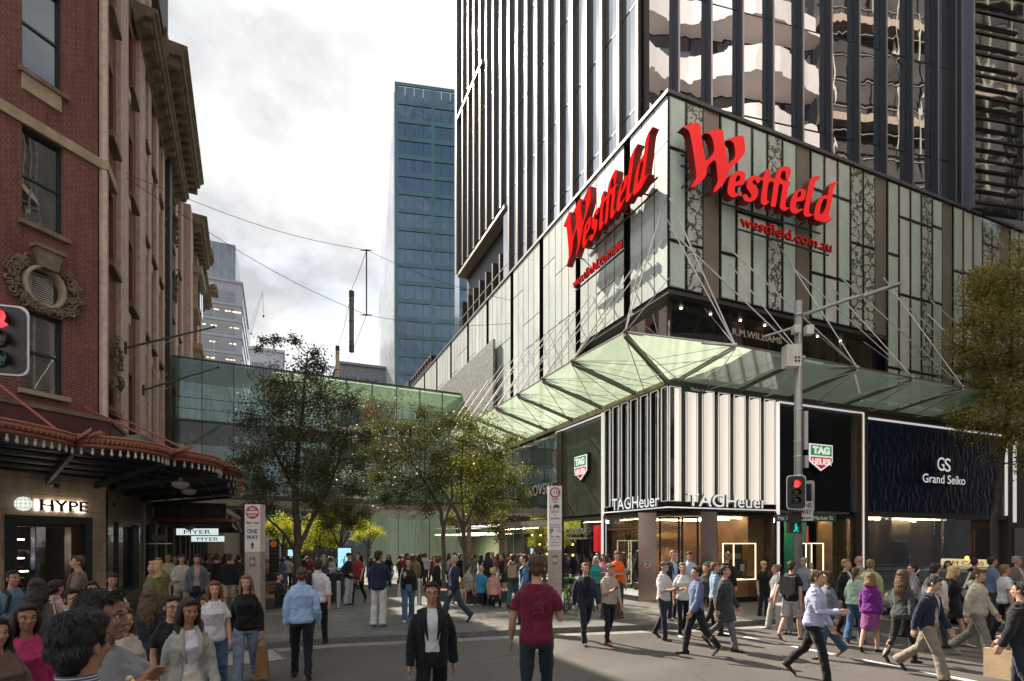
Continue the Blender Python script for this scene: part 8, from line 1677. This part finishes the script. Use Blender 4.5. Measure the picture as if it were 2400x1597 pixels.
j = pp(2392, 7.4, 'person in a dark suit cut by the right edge carrying a paper bag', -110, 1.68, top=('jacket', (.015, .015, .016), WH), bottom=('trousers', (.018, .022, .035)), hair=('short', 'black'), gait=.4, ra=(25, 10, 15)); bag(j, 1, 'paper', 'pale brown paper carrier bag beside the dark suit at the right edge', (.4, .28, .17), (.34, .4, .16))
pp(2284, 15.5, 'person in black filming by the brown shop door', 160, 1.74, top=('jacket', BK), hair=('short', 'black'))
pp(2222, 16.2, 'dark haired woman in black behind the taxi', 10, 1.64, sex='f', top=('knit', BK), hair=('mid', 'black'))
pp(2138, 12.8, 'person in a grey top walking behind the chestnut haired woman', -70, 1.7, top=('shirt', (.26, .26, .3)), hair=('short', 'black'), gait=.5)
pp(1790, 15.6, 'person in a straw coloured hat and black top by the gold jamb of the shop', 30, 1.66, sex='f', top=('tee', BK), hair=('cap', 'blond'))
# ---- the crowd further down the mall: a dozen kinds of figure, each figure an object of its own
KIND = []
cols = [BK, NV, WH, (.4, .34, .28), (.2, .04, .05), (.1, .16, .26), DG, (.5, .5, .52), (.24, .2, .1), (.04, .14, .12), (.45, .2, .2), BK, (.55, .5, .45), (.08, .08, .1)]
nm_ = ['black', 'navy', 'white', 'beige', 'dark red', 'blue', 'charcoal', 'pale grey', 'olive', 'green', 'pink', 'black', 'cream', 'dark']
for k in range(14):
    S = dict(label='x', sex='f' if k % 2 else 'm', top=(('tee', 'shirt', 'jacket', 'knit')[k % 4], cols[k]), bottom=(('jeans', 'trousers', 'slim', 'shorts')[(k * 3) % 4], (JN, BK, DG, KH, NV)[k % 5]), hair=(('short', 'long', 'short', 'mid', 'thick', 'pony')[k % 6], ('black', 'dbrown', 'brown', 'blond', 'dbrown', 'black', 'grey')[k % 7]), skin=('light', 'mid', 'tan')[k % 3], gait=(.6, -.5, 0, .8)[k % 4], vox=.02)
    if k % 5 == 0: S['ra'] = (20, 5, 90, .2)
    t, J = make_person(S); KIND.append(t)
bake_pending()
r3 = random.Random(21); used = set(); n = 0; spots = []
zones = [(620, 800, 24, 52, 52), (800, 1080, 24, 50, 44), (1080, 1250, 20, 34, 12), (470, 580, 20, 40, 14)]
for (a, b, d0, d1, cnt) in zones:
    tr = 0
    while cnt and tr < 4000:
        tr += 1; px = r3.uniform(a, b); d = d0 + (d1 - d0) * r3.random() ** .8; x, y = D(px, d)
        if y < 20 or x > 10.9 or any((x - q[0]) ** 2 + (y - q[1]) ** 2 < .45 for q in spots) or any(math.hypot(x - q[0], y - q[1]) < .7 for q in ((.61, 19.44), (5.84, 20.25), (6.59, 19.93), D(795, 27), D(643, 24), D(809, 24))): continue
        sB = (x - LX) * .999 + (y - LY) * .0448
        if sB < .6: continue
        spots.append((x, y, px)); cnt -= 1
zn = lambda px: 'under the awning' if px < 600 else 'left of the digital panel' if px < 800 else 'right of the digital panel' if px < 1080 else 'by the benches'
for (x, y, px) in spots:
    k = r3.randrange(14); src = KIND[k]
    o = src if k not in used else copy_tree(src); used.add(k)
    s = r3.uniform(.93, 1.04); o.scale = (s * r3.uniform(.95, 1.05), s, s); o.location = (x, y, gz(x, y)); o.rotation_euler = (0, 0, heading(x, y, r3.choice((0, 180, r3.uniform(-60, 60), r3.uniform(120, 240)))))
    o['label'] = 'distant %s in %s in the mall crowd %s' % ('woman' if k % 2 else 'man', nm_[k], zn(px)); o['group'] = 'mall crowd: %s in %s %s' % ('women' if k % 2 else 'men', nm_[k], zn(px))
for k in range(14):
    if k not in used:
        def kill(o):
            for c in list(o.children): kill(c)
            bpy.data.objects.remove(o)
        kill(KIND[k])
